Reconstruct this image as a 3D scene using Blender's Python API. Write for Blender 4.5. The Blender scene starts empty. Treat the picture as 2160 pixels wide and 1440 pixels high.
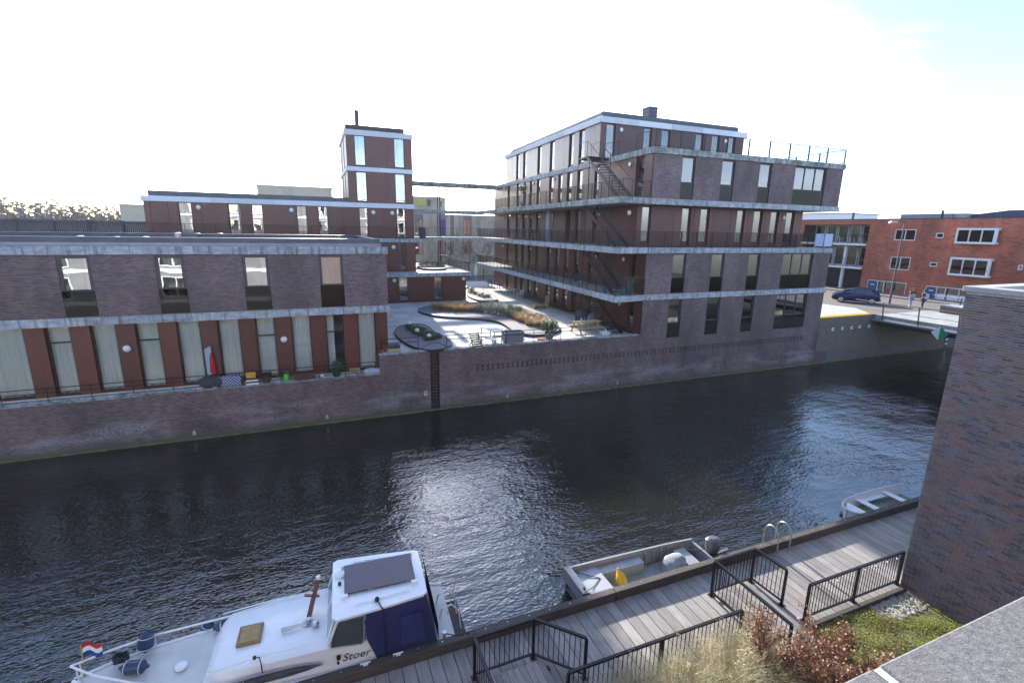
import bpy, bmesh, math, random
from mathutils import Vector, Matrix
random.seed(7)
S = bpy.context.scene
COL = S.collection
rad = math.radians
# ------------------------------------------------------------------ camera
EYE = Vector((0, 0, 10.0))
FPX = 1027.05                       # focal length in pixels of a 2160 px wide picture
def cam_axes(p, y, r):
    cp, sp, cy, sy = math.cos(p), math.sin(p), math.cos(y), math.sin(y)
    fwd = Vector((sy*cp, cy*cp, -sp)); right = Vector((cy, -sy, 0)); up = right.cross(fwd)
    c, s = math.cos(r), math.sin(r)
    return c*right + s*up, -s*right + c*up, fwd
AX, AY, AF = cam_axes(rad(12.9575), rad(22.1274), rad(0.98113))
cam = bpy.data.cameras.new('camera'); co = bpy.data.objects.new('camera', cam); COL.objects.link(co)
cam.sensor_width = 36; cam.lens = 36*FPX/2160; cam.clip_end = 6000; cam.clip_start = 0.05
co.matrix_world = Matrix(((AX.x, AY.x, -AF.x, EYE.x), (AX.y, AY.y, -AF.y, EYE.y), (AX.z, AY.z, -AF.z, EYE.z), (0, 0, 0, 1)))
S.camera = co
# ------------------------------------------------------------------ light
SUN_AZ, SUN_EL = rad(4), rad(20)         # azimuth from +Y towards +X
SUND = Vector((math.sin(SUN_AZ)*math.cos(SUN_EL), math.cos(SUN_AZ)*math.cos(SUN_EL), math.sin(SUN_EL)))
sl = bpy.data.lights.new('sun', 'SUN'); so = bpy.data.objects.new('sun', sl); COL.objects.link(so)
sl.energy = 4.6; sl.angle = rad(1.2); sl.color = (1.0, 0.93, 0.84)
so.rotation_euler = SUND.to_track_quat('Z', 'Y').to_euler(); so.location = (0, 40, 60)
W = bpy.data.worlds.new('World'); S.world = W; W.use_nodes = True
wn = W.node_tree.nodes; wl = W.node_tree.links; wn.clear()
sky = wn.new('ShaderNodeTexSky'); sky.sky_type = 'NISHITA'; sky.sun_disc = False
sky.sun_elevation = SUN_EL; sky.sun_rotation = SUN_AZ; sky.air_density = 1.0; sky.dust_density = .9; sky.ozone_density = 3.0
wtc = wn.new('ShaderNodeTexCoord'); wmp = wn.new('ShaderNodeMapping'); wmp.inputs['Scale'].default_value = (1.3, 1.6, 5.0)
wmp.inputs['Rotation'].default_value = (0.15, 0.1, 0.5)
wno = wn.new('ShaderNodeTexNoise'); wno.inputs['Scale'].default_value = 1.7; wno.inputs['Detail'].default_value = 7; wno.inputs['Roughness'].default_value = 0.55
wno.inputs['Distortion'].default_value = 0.5
wrp = wn.new('ShaderNodeValToRGB'); wrp.color_ramp.elements[0].position = 0.44; wrp.color_ramp.elements[1].position = 0.78
wrp.color_ramp.elements[0].color = (0.0, 0.0, 0.0, 1); wrp.color_ramp.elements[1].color = (0.95, 0.95, 0.95, 1)
wmx = wn.new('ShaderNodeMix'); wmx.data_type = 'RGBA'; wbw = wn.new('ShaderNodeRGBToBW'); wcl = wn.new('ShaderNodeMix'); wcl.data_type = 'RGBA'; wcl.blend_type = 'MULTIPLY'; wcl.inputs[0].default_value = 1; wcl.inputs[7].default_value = (1.75, 1.85, 2.1, 1)
wbg = wn.new('ShaderNodeBackground'); wbg.inputs['Strength'].default_value = 0.135
wou = wn.new('ShaderNodeOutputWorld')
wl.new(wtc.outputs['Generated'], wmp.inputs[0]); wl.new(wmp.outputs[0], wno.inputs['Vector']); wl.new(wno.outputs[0], wrp.inputs[0])
wl.new(sky.outputs[0], wbw.inputs[0]); wl.new(wbw.outputs[0], wcl.inputs[6]); wl.new(wcl.outputs[2], wmx.inputs[7]); wl.new(wrp.outputs[0], wmx.inputs[0]); wl.new(sky.outputs[0], wmx.inputs[6]); wti = wn.new('ShaderNodeMix'); wti.data_type = 'RGBA'; wti.blend_type = 'MULTIPLY'; wti.inputs[0].default_value = 1; wti.inputs[7].default_value = (.945, .985, 1.075, 1); wl.new(wmx.outputs[2], wti.inputs[6]); wl.new(wti.outputs[2], wbg.inputs[0]); wl.new(wbg.outputs[0], wou.inputs[0])
S.view_settings.view_transform = 'Standard'; S.view_settings.look = 'None'; S.view_settings.gamma = 1; S.view_settings.use_curve_mapping = False
S.view_settings.exposure = 1.65
S.render.engine = 'CYCLES'
S.cycles.max_bounces = 8; S.cycles.transparent_max_bounces = 16; S.cycles.caustics_reflective = False; S.cycles.caustics_refractive = False
# ------------------------------------------------------------------ pixels to rays (2160 x 1440 picture)
def ray(q): return AF + AX*((q[0]-1080)/FPX) - AY*((q[1]-720)/FPX)
def onz(q, z):
    d = ray(q); return EYE + d*((z-EYE.z)/d.z)
def proj(P):
    v = P - EYE; w = v.dot(AF); return (1080+FPX*v.dot(AX)/w, 720-FPX*v.dot(AY)/w, w)
class Frame:                       # u along a wall, d outward from it, z up
    def __init__(s, o, u, n): s.o = Vector(o); s.u = Vector(u).normalized(); s.n = Vector(n).normalized()
    def p(s, u, d, z): return s.o + s.u*u + s.n*d + Vector((0, 0, z))
    def hit(s, q, d=0):
        r = ray(q); o = s.o + s.n*d; t = (o-EYE).dot(s.n)/r.dot(s.n); P = EYE + r*t
        return (P-s.o).dot(s.u), P.z
    def hu(s, q, d=0): return s.hit(q, d)[0]
WORLD = Frame((0, 0, 0), (1, 0, 0), (0, 1, 0))
def zf(ox, oy, k): return lambda x, y: (ox+x/k, oy+y/k)
# ------------------------------------------------------------------ mesh helpers
WL = {}                            # world location of each object's origin
class MB:
    def __init__(s, fr=WORLD): s.v = []; s.f = []; s.fr = fr
    def raw(s, vs, fs):
        n = len(s.v); s.v += [Vector(v) for v in vs]; s.f += [tuple(i+n for i in f) for f in fs]; return s
    def box(s, u0, u1, d0, d1, z0, z1):
        p = s.fr.p
        return s.raw([p(u0, d0, z0), p(u1, d0, z0), p(u1, d1, z0), p(u0, d1, z0), p(u0, d0, z1), p(u1, d0, z1), p(u1, d1, z1), p(u0, d1, z1)],
                     [(0, 3, 2, 1), (4, 5, 6, 7), (0, 1, 5, 4), (1, 2, 6, 5), (2, 3, 7, 6), (3, 0, 4, 7)])
    def bar(s, a, b, w, h=None, up=Vector((0, 0, 1))):
        a = Vector(a); b = Vector(b); h = h or w; t = (b-a).normalized()
        if abs(t.dot(up)) > .99: up = Vector((0, 1, 0))
        x = t.cross(up).normalized()*w/2; y = x.cross(t).normalized()*h/2
        return s.raw([a-x-y, a+x-y, a+x+y, a-x+y, b-x-y, b+x-y, b+x+y, b-x+y],
                     [(0, 3, 2, 1), (4, 5, 6, 7), (0, 1, 5, 4), (1, 2, 6, 5), (2, 3, 7, 6), (3, 0, 4, 7)])
    def tube(s, pts, r, n=6, cap=True):
        pts = [Vector(p) for p in pts]; rs = r if isinstance(r, (list, tuple)) else [r]*len(pts); vs = []; fs = []
        ref = Vector((0.31, 0.17, 0.93)); x = None
        for i, p in enumerate(pts):
            t = (pts[min(i+1, len(pts)-1)]-pts[max(i-1, 0)]).normalized()
            if x is None: x = t.cross(ref).normalized()
            x = (x - t*x.dot(t)).normalized(); y = t.cross(x)
            for k in range(n):
                a = 2*math.pi*k/n; vs.append(p+(x*math.cos(a)+y*math.sin(a))*rs[i])
        for i in range(len(pts)-1):
            for k in range(n):
                fs.append((i*n+k, i*n+(k+1) % n, (i+1)*n+(k+1) % n, (i+1)*n+k))
        if cap: fs.append(tuple(range(n-1, -1, -1))); fs.append(tuple(range((len(pts)-1)*n, len(pts)*n)))
        return s.raw(vs, fs)
    def lathe(s, c, prof, n=12):
        c = Vector(c); vs = []; fs = []; m = len(prof)
        for r, z in prof:
            for k in range(n):
                a = 2*math.pi*k/n; vs.append(c+Vector((r*math.cos(a), r*math.sin(a), z)))
        for i in range(m-1):
            for k in range(n): fs.append((i*n+k, i*n+(k+1) % n, (i+1)*n+(k+1) % n, (i+1)*n+k))
        fs.append(tuple(range(n-1, -1, -1))); fs.append(tuple(range((m-1)*n, m*n)))
        return s.raw(vs, fs)
    def ball(s, c, r, n=12, sz=1.0):
        return s.lathe(c, [(max(.001, r*math.sin(math.pi*i/(n//2+2))), -r*sz*math.cos(math.pi*i/(n//2+2))) for i in range(n//2+3)], n)
    def prism(s, poly, z0, z1):
        n = len(poly); vs = [Vector((p[0], p[1], z0)) for p in poly]+[Vector((p[0], p[1], z1)) for p in poly]
        return s.raw(vs, [tuple(range(n-1, -1, -1)), tuple(range(n, 2*n))]+[(i, (i+1) % n, n+(i+1) % n, n+i) for i in range(n)])
    def loft(s, rings, close=True, cap=True):
        n = len(rings[0]); vs = [Vector(p) for r in rings for p in r]; fs = []
        for i in range(len(rings)-1):
            for k in range(n if close else n-1): fs.append((i*n+k, i*n+(k+1) % n, (i+1)*n+(k+1) % n, (i+1)*n+k))
        if cap and close: fs.append(tuple(range(n-1, -1, -1))); fs.append(tuple(range((len(rings)-1)*n, len(rings)*n)))
        return s.raw(vs, fs)
    def wall(s, u0, u1, z0, z1, holes, d=0, depth=.2):
        us = sorted({u0, u1, *[h[0] for h in holes], *[h[1] for h in holes]}); zs = sorted({z0, z1, *[h[2] for h in holes], *[h[3] for h in holes]})
        us = [u for u in us if u0-1e-6 <= u <= u1+1e-6]; zs = [z for z in zs if z0-1e-6 <= z <= z1+1e-6]; p = s.fr.p
        for a, b in zip(us, us[1:]):
            for c, e in zip(zs, zs[1:]):
                mu, mz = (a+b)/2, (c+e)/2
                if any(h[0] < mu < h[1] and h[2] < mz < h[3] for h in holes): continue
                s.raw([p(a, d, c), p(b, d, c), p(b, d, e), p(a, d, e)], [(0, 1, 2, 3)])
        for a, b, c, e in holes:
            i = d-depth
            s.raw([p(a, d, c), p(b, d, c), p(b, d, e), p(a, d, e), p(a, i, c), p(b, i, c), p(b, i, e), p(a, i, e)],
                  [(0, 1, 5, 4), (1, 2, 6, 5), (2, 3, 7, 6), (3, 0, 4, 7)])
        return s
    def build(s, name, mat, parent=None, smooth=False, bevel=0, recalc=True, origin=None):
        if not s.v: return None
        xs = [v.x for v in s.v]; ys = [v.y for v in s.v]; zs = [v.z for v in s.v]
        o = Vector(origin) if origin else Vector(((min(xs)+max(xs))/2, (min(ys)+max(ys))/2, min(zs)))
        me = bpy.data.meshes.new(name); me.from_pydata([v-o for v in s.v], [], s.f)
        if recalc:
            bm = bmesh.new(); bm.from_mesh(me); bmesh.ops.recalc_face_normals(bm, faces=bm.faces)
            if bevel: bmesh.ops.bevel(bm, geom=bm.edges[:], offset=bevel, segments=1, affect='EDGES', clamp_overlap=True)
            bm.to_mesh(me); bm.free()
        if smooth:
            me.polygons.foreach_set('use_smooth', [True]*len(me.polygons))
            if smooth != 2:
                try: me.set_sharp_from_angle(angle=rad(40))
                except Exception: pass
        me.materials.append(mat); me.update()
        ob = bpy.data.objects.new(name, me); COL.objects.link(ob); place(ob, o, parent); return ob
def place(ob, o, parent=None):
    WL[ob.name] = Vector(o)
    if parent: ob.parent = parent; ob.location = Vector(o)-WL[parent.name]
    else: ob.location = o
def tag(o, label, cat, group=None):
    o['label'] = label; o['category'] = cat
    if group: o['group'] = group
    return o
def thing(name, label, cat, loc, group=None):
    o = bpy.data.objects.new(name, None); o.empty_display_size = .2; COL.objects.link(o); place(o, Vector(loc)); return tag(o, label, cat, group)
def struct(o): o['kind'] = 'structure'; return o
def stuff(o): o['kind'] = 'stuff'; return o
def copy_tree(o, loc=None, parent=None, rz=0, label=None, scale=None):
    c = o.copy(); COL.objects.link(c)
    if parent: c.parent = parent
    if loc is not None: c.location = loc; WL[c.name] = Vector(loc)
    if rz: c.rotation_euler.z = o.rotation_euler.z+rz
    if scale: c.scale = (scale,)*3
    if label: c['label'] = label
    for ch in list(o.children): copy_tree(ch, None, c)
    return c
# ------------------------------------------------------------------ materials
MATS = {}
class NT:
    def __init__(s, name):
        s.m = bpy.data.materials.new(name); s.m.use_nodes = True; s.t = s.m.node_tree; s.n = s.t.nodes; s.l = s.t.links
        s.b = s.n['Principled BSDF']; s.out = s.n['Material Output']
    def new(s, k, **kw):
        x = s.n.new('ShaderNode'+k)
        for a, b in kw.items(): setattr(x, a, b)
        return x
    def lk(s, a, b): s.l.new(a, b)
    def put(s, sock, v):
        if hasattr(v, 'is_output') or isinstance(v, bpy.types.NodeSocket): s.lk(v, sock)
        else: sock.default_value = v
    def math(s, op, a, b=0.0):
        x = s.new('Math', operation=op); s.put(x.inputs[0], a); s.put(x.inputs[1], b); return x.outputs[0]
    def mix(s, f, a, b, mode='MIX'):
        x = s.new('Mix', data_type='RGBA', blend_type=mode); s.put(x.inputs[0], f); s.put(x.inputs[6], a); s.put(x.inputs[7], b); return x.outputs[2]
    def noise(s, vec, scale, detail=4, rough=.55):
        x = s.new('TexNoise'); s.put(x.inputs['Vector'], vec); x.inputs['Scale'].default_value = scale; x.inputs['Detail'].default_value = detail; x.inputs['Roughness'].default_value = rough
        return x.outputs[0]
    def ramp(s, f, stops):
        x = s.new('ValToRGB'); e = x.color_ramp.elements
        while len(e) < len(stops): e.new(.5)
        for el, (p, c) in zip(e, stops): el.position = p; el.color = c if isinstance(c, tuple) and len(c) == 4 else (*(c if isinstance(c, tuple) else (c,)*3), 1)
        s.put(x.inputs[0], f); return x.outputs[0]
    def pos(s): return s.new('NewGeometry').outputs['Position']
    def comb(s, x, y, z):
        c = s.new('CombineXYZ'); s.put(c.inputs[0], x); s.put(c.inputs[1], y); s.put(c.inputs[2], z); return c.outputs[0]
    def scalev(s, v, sc):
        m = s.new('Mapping'); s.put(m.inputs[0], v); m.inputs['Scale'].default_value = sc; return m.outputs[0]
    def bump(s, h, dist=.01, st=.5):
        b = s.new('Bump'); b.inputs['Strength'].default_value = st; b.inputs['Distance'].default_value = dist; s.put(b.inputs['Height'], h); s.lk(b.outputs[0], s.b.inputs['Normal'])
    def c(s, v): s.put(s.b.inputs['Base Color'], v if not isinstance(v, tuple) else (*v[:3], 1))
    def r(s, v): s.put(s.b.inputs['Roughness'], v)
def C4(c): return (*c, 1) if len(c) == 3 else c
def mat(name, c1, c2=None, sc=6, rough=.6, metal=0, bump=0, stretch=(1, 1, 1), spec=None, island=False, objrand=0, bsc=None, lo=.35, hi=.65):
    if name in MATS: return MATS[name]
    t = NT(name); c2 = c2 or tuple(x*.75 for x in c1); v = t.scalev(t.pos(), stretch)
    nz = t.noise(v, sc, 5); f = t.ramp(nz, [(lo, 0.0), (hi, 1.0)])
    if island: f = t.new('NewGeometry').outputs['Random Per Island']
    col = t.mix(f, C4(c1), C4(c2))
    if objrand:
        rnd = t.new('ObjectInfo').outputs['Random']; k = t.math('ADD', t.math('MULTIPLY', rnd, 2*objrand), 1-objrand)
        col = t.mix(1.0, col, t.comb(k, k, k), 'MULTIPLY')
    t.c(col); t.r(t.math('ADD', t.math('MULTIPLY', nz, .2), rough-.1)); t.b.inputs['Metallic'].default_value = metal
    if spec is not None: t.b.inputs['Specular IOR Level'].default_value = spec
    if bump: t.bump(t.noise(v, bsc or sc*4, 4), bump, .6)
    MATS[name] = t.m; return t.m
def leafmat(name, c1, c2, trans=.35, patch=None):
    t = NT(name); f = t.new('NewGeometry').outputs['Random Per Island']; col = t.mix(f, C4(c1), C4(c2))
    if patch: col = t.mix(t.math('MULTIPLY', t.ramp(t.noise(t.pos(), 1.7, 5), [(.42, 0.0), (.62, 1.0)]), .7), col, C4(patch)); col = t.mix(t.ramp(t.noise(t.pos(), 5, 4), [(.5, 0.0), (.72, .6)]), col, (.09, .13, .02, 1))
    t.c(col); t.r(.55)
    tr = t.new('BsdfTranslucent'); t.lk(col, tr.inputs[0]); mx = t.new('MixShader'); mx.inputs[0].default_value = trans
    t.lk(t.b.outputs[0], mx.inputs[1]); t.lk(tr.outputs[0], mx.inputs[2]); t.lk(mx.outputs[0], t.out.inputs[0]); return t.m
def uzcoords(t):
    g = t.new('NewGeometry'); sp = t.new('SeparateXYZ'); t.lk(g.outputs['Position'], sp.inputs[0]); sn = t.new('SeparateXYZ'); t.lk(g.outputs['True Normal'], sn.inputs[0])
    fy = t.math('GREATER_THAN', t.math('ABSOLUTE', sn.outputs[1]), .6)
    u = t.math('ADD', t.math('MULTIPLY', sp.outputs[0], fy), t.math('MULTIPLY', sp.outputs[1], t.math('SUBTRACT', 1, fy)))
    return u, sp.outputs[2], g.outputs['Position']
def brickmat(name, stops, mortar, w=.21, h=.0625, stain=None, mw=.012, rough=.75, sheen=0):
    t = NT(name); u, z, P = uzcoords(t)
    row = t.math('FLOOR', t.math('DIVIDE', z, h)); off = t.math('MULTIPLY', t.math('MODULO', t.math('ABSOLUTE', row), 2), .5)
    uu = t.math('ADD', t.math('DIVIDE', u, w), off); colm = t.math('FLOOR', uu)
    wn_ = t.new('TexWhiteNoise', noise_dimensions='2D'); t.lk(t.comb(colm, row, 0), wn_.inputs['Vector'])
    big = t.noise(t.scalev(P, (.5, .5, 1.2)), .9, 4)
    val = t.math('ADD', t.math('MULTIPLY', wn_.outputs['Value'], .75), t.math('MULTIPLY', big, .3))
    col = t.ramp(val, stops)
    mo = t.math('MAXIMUM', t.math('LESS_THAN', t.math('FRACT', uu), mw/w), t.math('LESS_THAN', t.math('FRACT', t.math('DIVIDE', z, h)), mw/h))
    col = t.mix(mo, col, C4(mortar))
    dirt = t.noise(t.scalev(P, (1, 1, .35)), 1.6, 6)
    col = t.mix(t.math('MULTIPLY', t.ramp(dirt, [(.45, 0.0), (.75, 1.0)]), .35), col, (.05, .04, .04, 1))
    bl = t.noise(t.scalev(P, (.9, .9, .5)), .55, 5, .65); kk = t.ramp(bl, [(.3, .62), (.7, 1.3)]); col = t.mix(1.0, col, kk, 'MULTIPLY')
    if stain == 'canal':      # lime bloom in a band above the water, moss at the water line and under the coping
        n1 = t.noise(t.scalev(P, (.35, 1, 1.6)), 1.3, 6); n2 = t.noise(t.scalev(P, (6, 6, 14)), 1.4, 4)
        band = t.ramp(z, [(.25, 0.0), (.62, 1.0), (.95, 1.0), (1.0, 0.0)]) if False else t.math('MULTIPLY', t.ramp(t.math('DIVIDE', z, 3), [(.1, 0.0), (.2, 1.0), (.36, 1.0), (.5, 0.0)]), t.ramp(n1, [(.45, 0.0), (.62, 1.0)]))
        col = t.mix(t.math('MULTIPLY', band, t.ramp(n2, [(.36, 0.0), (.66, .8)])), col, (.36, .36, .41, 1))
        gr = t.ramp(t.math('ADD', t.math('DIVIDE', z, 1.2), t.math('MULTIPLY', n1, .25)), [(.22, 1.0), (.42, 0.0)])
        col = t.mix(t.math('MULTIPLY', gr, .75), col, (.075, .085, .035, 1))
    t.c(col); t.r(t.math('ADD', t.math('MULTIPLY', wn_.outputs['Value'], .25), rough-.15)); t.bump(t.math('SUBTRACT', 1, mo), .006, .5)
    MATS[name] = t.m; return t.m
# ------------------------------------------------------------------ palette
def glassmat(name, tint, refl=1.0, rough=0.0, ior=2.6):
    t = NT(name); tr = t.new('BsdfTransparent'); tr.inputs[0].default_value = C4(tint); gl = t.new('BsdfGlossy'); gl.inputs['Roughness'].default_value = rough; gl.inputs[0].default_value = (refl, refl, refl, 1)
    fr = t.new('Fresnel'); fr.inputs[0].default_value = ior; mx = t.new('MixShader')
    n = t.noise(t.pos(), .9, 2); b = t.new('Bump'); b.inputs['Strength'].default_value = .12; b.inputs['Distance'].default_value = .02; t.lk(n, b.inputs['Height'])
    t.lk(b.outputs[0], gl.inputs['Normal'])
    t.lk(fr.outputs[0], mx.inputs[0]); t.lk(tr.outputs[0], mx.inputs[1]); t.lk(gl.outputs[0], mx.inputs[2]); t.lk(mx.outputs[0], t.out.inputs[0]); t.n.remove(t.b); return t.m
GLASS = glassmat('window_glass', (.93, .96, .95)); CLEARGLASS = glassmat('clear_glass', (.96, .98, .97), 1.0, 0.0, 1.55); DARKGLASS = glassmat('smoked_glass', (.22, .24, .28), .35, .03, 1.6)
PURP = [(.0, (0.042, 0.033, 0.042)), (.3, (0.104, 0.061, 0.066)), (.55, (0.165, 0.092, 0.086)), (.8, (0.201, 0.116, 0.109)), (1., (0.147, 0.139, 0.177))]
BRICK = brickmat('dark_brick', PURP, (.20, .19, .20)); CANALBRICK = brickmat('canal_brick', PURP, (.20, .19, .20), stain='canal')
REDBRICK = brickmat('red_brick', [(.0, (.16, .050, .038)), (.22, (.25, .068, .042)), (.4, (.42, .115, .062)), (1., (.48, .14, .072))], (.20, .10, .08), w=.42, h=.065, mw=.008)
BEIGE = brickmat('beige_brick', [(.0, (.42, .36, .25)), (1., (.52, .46, .33))], (.36, .33, .27))
NEARBR = [(.0, (0.050, 0.048, 0.062)), (.22, (0.11, 0.105, 0.132)), (.40, (0.175, 0.165, 0.195)), (.55, (0.165, 0.10, 0.090)), (.75, (0.225, 0.135, 0.112)), (.9, (0.17, 0.125, 0.132)), (1., (0.18, 0.172, 0.20))]
def concretemat(name, c, spots=(.17, .18, .18), amt=.75, streak=True, moss=False):
    t = NT(name); P = t.pos(); n = t.noise(t.scalev(P, (.8, .8, 2.5)), 2.2, 6, .6); n2 = t.noise(P, 7, 5, .65); n3 = t.noise(t.scalev(P, (3, 3, .25)), 2.0, 5)
    col = t.mix(t.ramp(n, [(.35, 0.0), (.7, amt)]), C4(c), C4(spots)); col = t.mix(t.ramp(n2, [(.55, 0.0), (.72, .6)]), col, C4(tuple(min(.8, x*1.45) for x in c)))
    if streak: col = t.mix(t.math('MULTIPLY', t.ramp(n3, [(.50, 0.0), (.64, 1.0)]), .75), col, (.11, .115, .10, 1))
    if moss: col = t.mix(t.math('MULTIPLY', t.ramp(t.noise(P, 1.1, 6), [(.45, 0.0), (.6, 1.0)]), .6), col, (.07, .085, .035, 1))
    rnd = t.new('ObjectInfo').outputs['Random']; k = t.math('ADD', t.math('MULTIPLY', rnd, .3), .82); col = t.mix(1.0, col, t.comb(k, k, k), 'MULTIPLY')
    t.c(col); t.r(.78); t.bump(n2, .006, .5); return t.m
CONC = concretemat('weathered_concrete', (.50, .52, .55)); CONCW = concretemat('pale_fascia', (.66, .68, .71), (.45, .46, .48), .4, False); CONCOLD = concretemat('mossy_concrete', (.44, .45, .45), moss=True)
def woodclad(name, c1, c2, rough):
    t = NT(name); u, z, P = uzcoords(t); g = t.noise(t.scalev(P, (9, 9, .5)), 5, 5); b = t.noise(t.scalev(P, (1.2, 1.2, .3)), 1.2, 3)
    col = t.mix(t.ramp(g, [(.3, 0.0), (.7, 1.0)]), C4(c1), C4(c2)); rnd = t.new('ObjectInfo').outputs['Random']
    k = t.math('ADD', t.math('MULTIPLY', rnd, .5), t.math('ADD', t.math('MULTIPLY', b, .5), .5)); col = t.mix(1.0, col, t.comb(k, k, k), 'MULTIPLY')
    gv = t.math('LESS_THAN', t.math('FRACT', t.math('DIVIDE', u, .095)), .1); col = t.mix(t.math('MULTIPLY', gv, .7), col, (.012, .005, .004, 1))
    t.c(col); t.r(rough); t.bump(t.math('ADD', t.math('MULTIPLY', gv, -1), t.math('MULTIPLY', g, .25)), .008, .7); t.b.inputs['Specular IOR Level'].default_value = .55; return t.m
WOOD = woodclad('red_cedar_cladding', (.150, .040, .026), (.088, .021, .016), .36)
WOODFR = mat('red_wood_frame', (.085, .020, .014), (.05, .012, .01), 8, .45)
ALU = mat('dark_aluminium', (.055, .055, .065), (.045, .045, .055), 3, .45, .3); ZINC = mat('dark_zinc', (.085, .092, .115), (.07, .078, .10), 2, .5, .4)
BLACK = mat('black_steel', (.018, .019, .023), (.028, .028, .032), 20, .45, .6, .001); GALV = mat('galvanised_steel', (.45, .47, .5), (.36, .38, .41), 9, .4, .8)
WHITE = mat('white_paint', (.78, .79, .80), (.70, .71, .73), 3, .45); WHITEP = mat('white_frame_paint', (.74, .75, .76), (.68, .69, .71), 2, .4)
CURT = mat('white_curtain', (.88, .92, .92), (.80, .86, .86), 4, .9, stretch=(6, 6, .4)); BLIND = mat('pale_blind', (.66, .69, .72), (.6, .63, .66), 2, .8)
ROOM = mat('room_plaster', (.22, .21, .20), (.17, .165, .16), 1, .9); ROOFM = mat('bitumen_roof', (.16, .165, .18), (.10, .105, .12), 1.5, .85, 0, .004)
PINK = mat('magenta_curtain', (.42, .03, .16), (.3, .02, .11), 4, .9)
BLUEDOOR = mat('blue_door_paint', (.02, .085, .22), (.018, .07, .19), 3, .4); YELLOW = mat('yellow_paint', (.62, .36, .03), (.5, .28, .03), 6, .6)
LAMPW = mat('opal_lamp_glass', (.8, .8, .78), (.75, .75, .72), 4, .25)
def sheer(m):      # thin curtain cloth lets daylight through
    nt = m.node_tree; b = nt.nodes['Principled BSDF']; tr = nt.nodes.new('ShaderNodeBsdfTranslucent'); tr.inputs[0].default_value = (.86, .92, .93, 1); mx = nt.nodes.new('ShaderNodeMixShader'); mx.inputs[0].default_value = .08
    nt.links.new(b.outputs[0], mx.inputs[1]); nt.links.new(tr.outputs[0], mx.inputs[2]); nt.links.new(mx.outputs[0], nt.nodes['Material Output'].inputs[0])
sheer(CURT)
# ------------------------------------------------------------------ water, ground, sky-line ground
t = NT('canal_water'); P = t.pos()
n1 = t.noise(t.scalev(P, (.55, 1.5, 1)), 1.9, 1.5, .5); n2 = t.noise(t.scalev(P, (1.0, 2.0, 1)), 5.6, 1.4, .5); n3 = t.noise(P, .22, 3)
n0 = t.noise(t.scalev(P, (.35, .8, 1)), 1.0, 2, .5); hh = t.math('ADD', t.math('ADD', n1, t.math('MULTIPLY', n0, 1.2)), t.math('MULTIPLY', n2, .6))
amp = t.ramp(n3, [(.35, .35), (.65, 1.0)])
t.bump(t.math('MULTIPLY', hh, amp), 0.047, 1.0); t.c((.013, .013, .009)); t.r(.03); t.b.inputs['IOR'].default_value = 1.85
WATER = t.m
struct(MB().box(-400, 400, 8.9, 26.2, -.3, 0).build('canal_water', WATER))
GROUNDM = mat('far_ground', (.17, .165, .15), (.12, .125, .10), .4, .9)
struct(MB().raw([(-3000, 26.5, 2.2), (3000, 26.5, 2.2), (3000, 4000, 2.2), (-3000, 4000, 2.2)], [(0, 1, 2, 3)]).build('ground', GROUNDM, recalc=False))
SOIL = mat('garden_soil', (.060, .052, .035), (.05, .075, .025), 2.2, .95, 0, .02)
struct(MB().raw([(-40, -60, .42), (80, -60, .42), (80, 6.85, .42), (-40, 6.85, .42)], [(0, 1, 2, 3)]).build('garden_ground', SOIL, recalc=False))
# ------------------------------------------------------------------ frames of the place (canal runs along X)
FY = 25.6
FRONT = Frame((0, FY, 0), (1, 0, 0), (0, -1, 0)); BACK = Frame((0, 45.5, 0), (1, 0, 0), (0, -1, 0)); GLZ = Frame((0, 25.93, 0), (1, 0, 0), (0, -1, 0))
tt = math.atan(.037); SIDE = Frame((19.4, FY, 0), (math.sin(tt), math.cos(tt), 0), (-math.cos(tt), math.sin(tt), 0))
LOW = Frame((0, 44.2, 0), (1, 0, 0), (0, -1, 0)); F3 = Frame((0, 26.9, 0), (1, 0, 0), (0, -1, 0)); F5 = Frame((0, 32.15, 0), (1, 0, 0), (0, -1, 0))
RED = Frame((59.6, 0, 0), (0, 1, 0), (-1, 0, 0))
S6, S9, S12, S15, S18 = 6.06, 9.03, 12.0, 14.96, 17.9; TH = .36; FL = 3.4
z1, z2, z3, z4, z5, z6 = zf(0, 380, 4), zf(480, 220, 4), zf(1000, 210, 5.143), zf(1400, 210, 5.143), zf(1000, 430, 5.143), zf(1380, 430, 5.143)
z7, z8, L1, L2 = zf(1680, 430, 4.5), zf(780, 540, 3.6), zf(0, 620, 4.5), zf(400, 620, 4.5)
def span(fr, zz, xa, xb, y, d=0):
    a = fr.hu(zz(xa, y), d); b = fr.hu(zz(xb, y), d); return (min(a, b), max(a, b))
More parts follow.
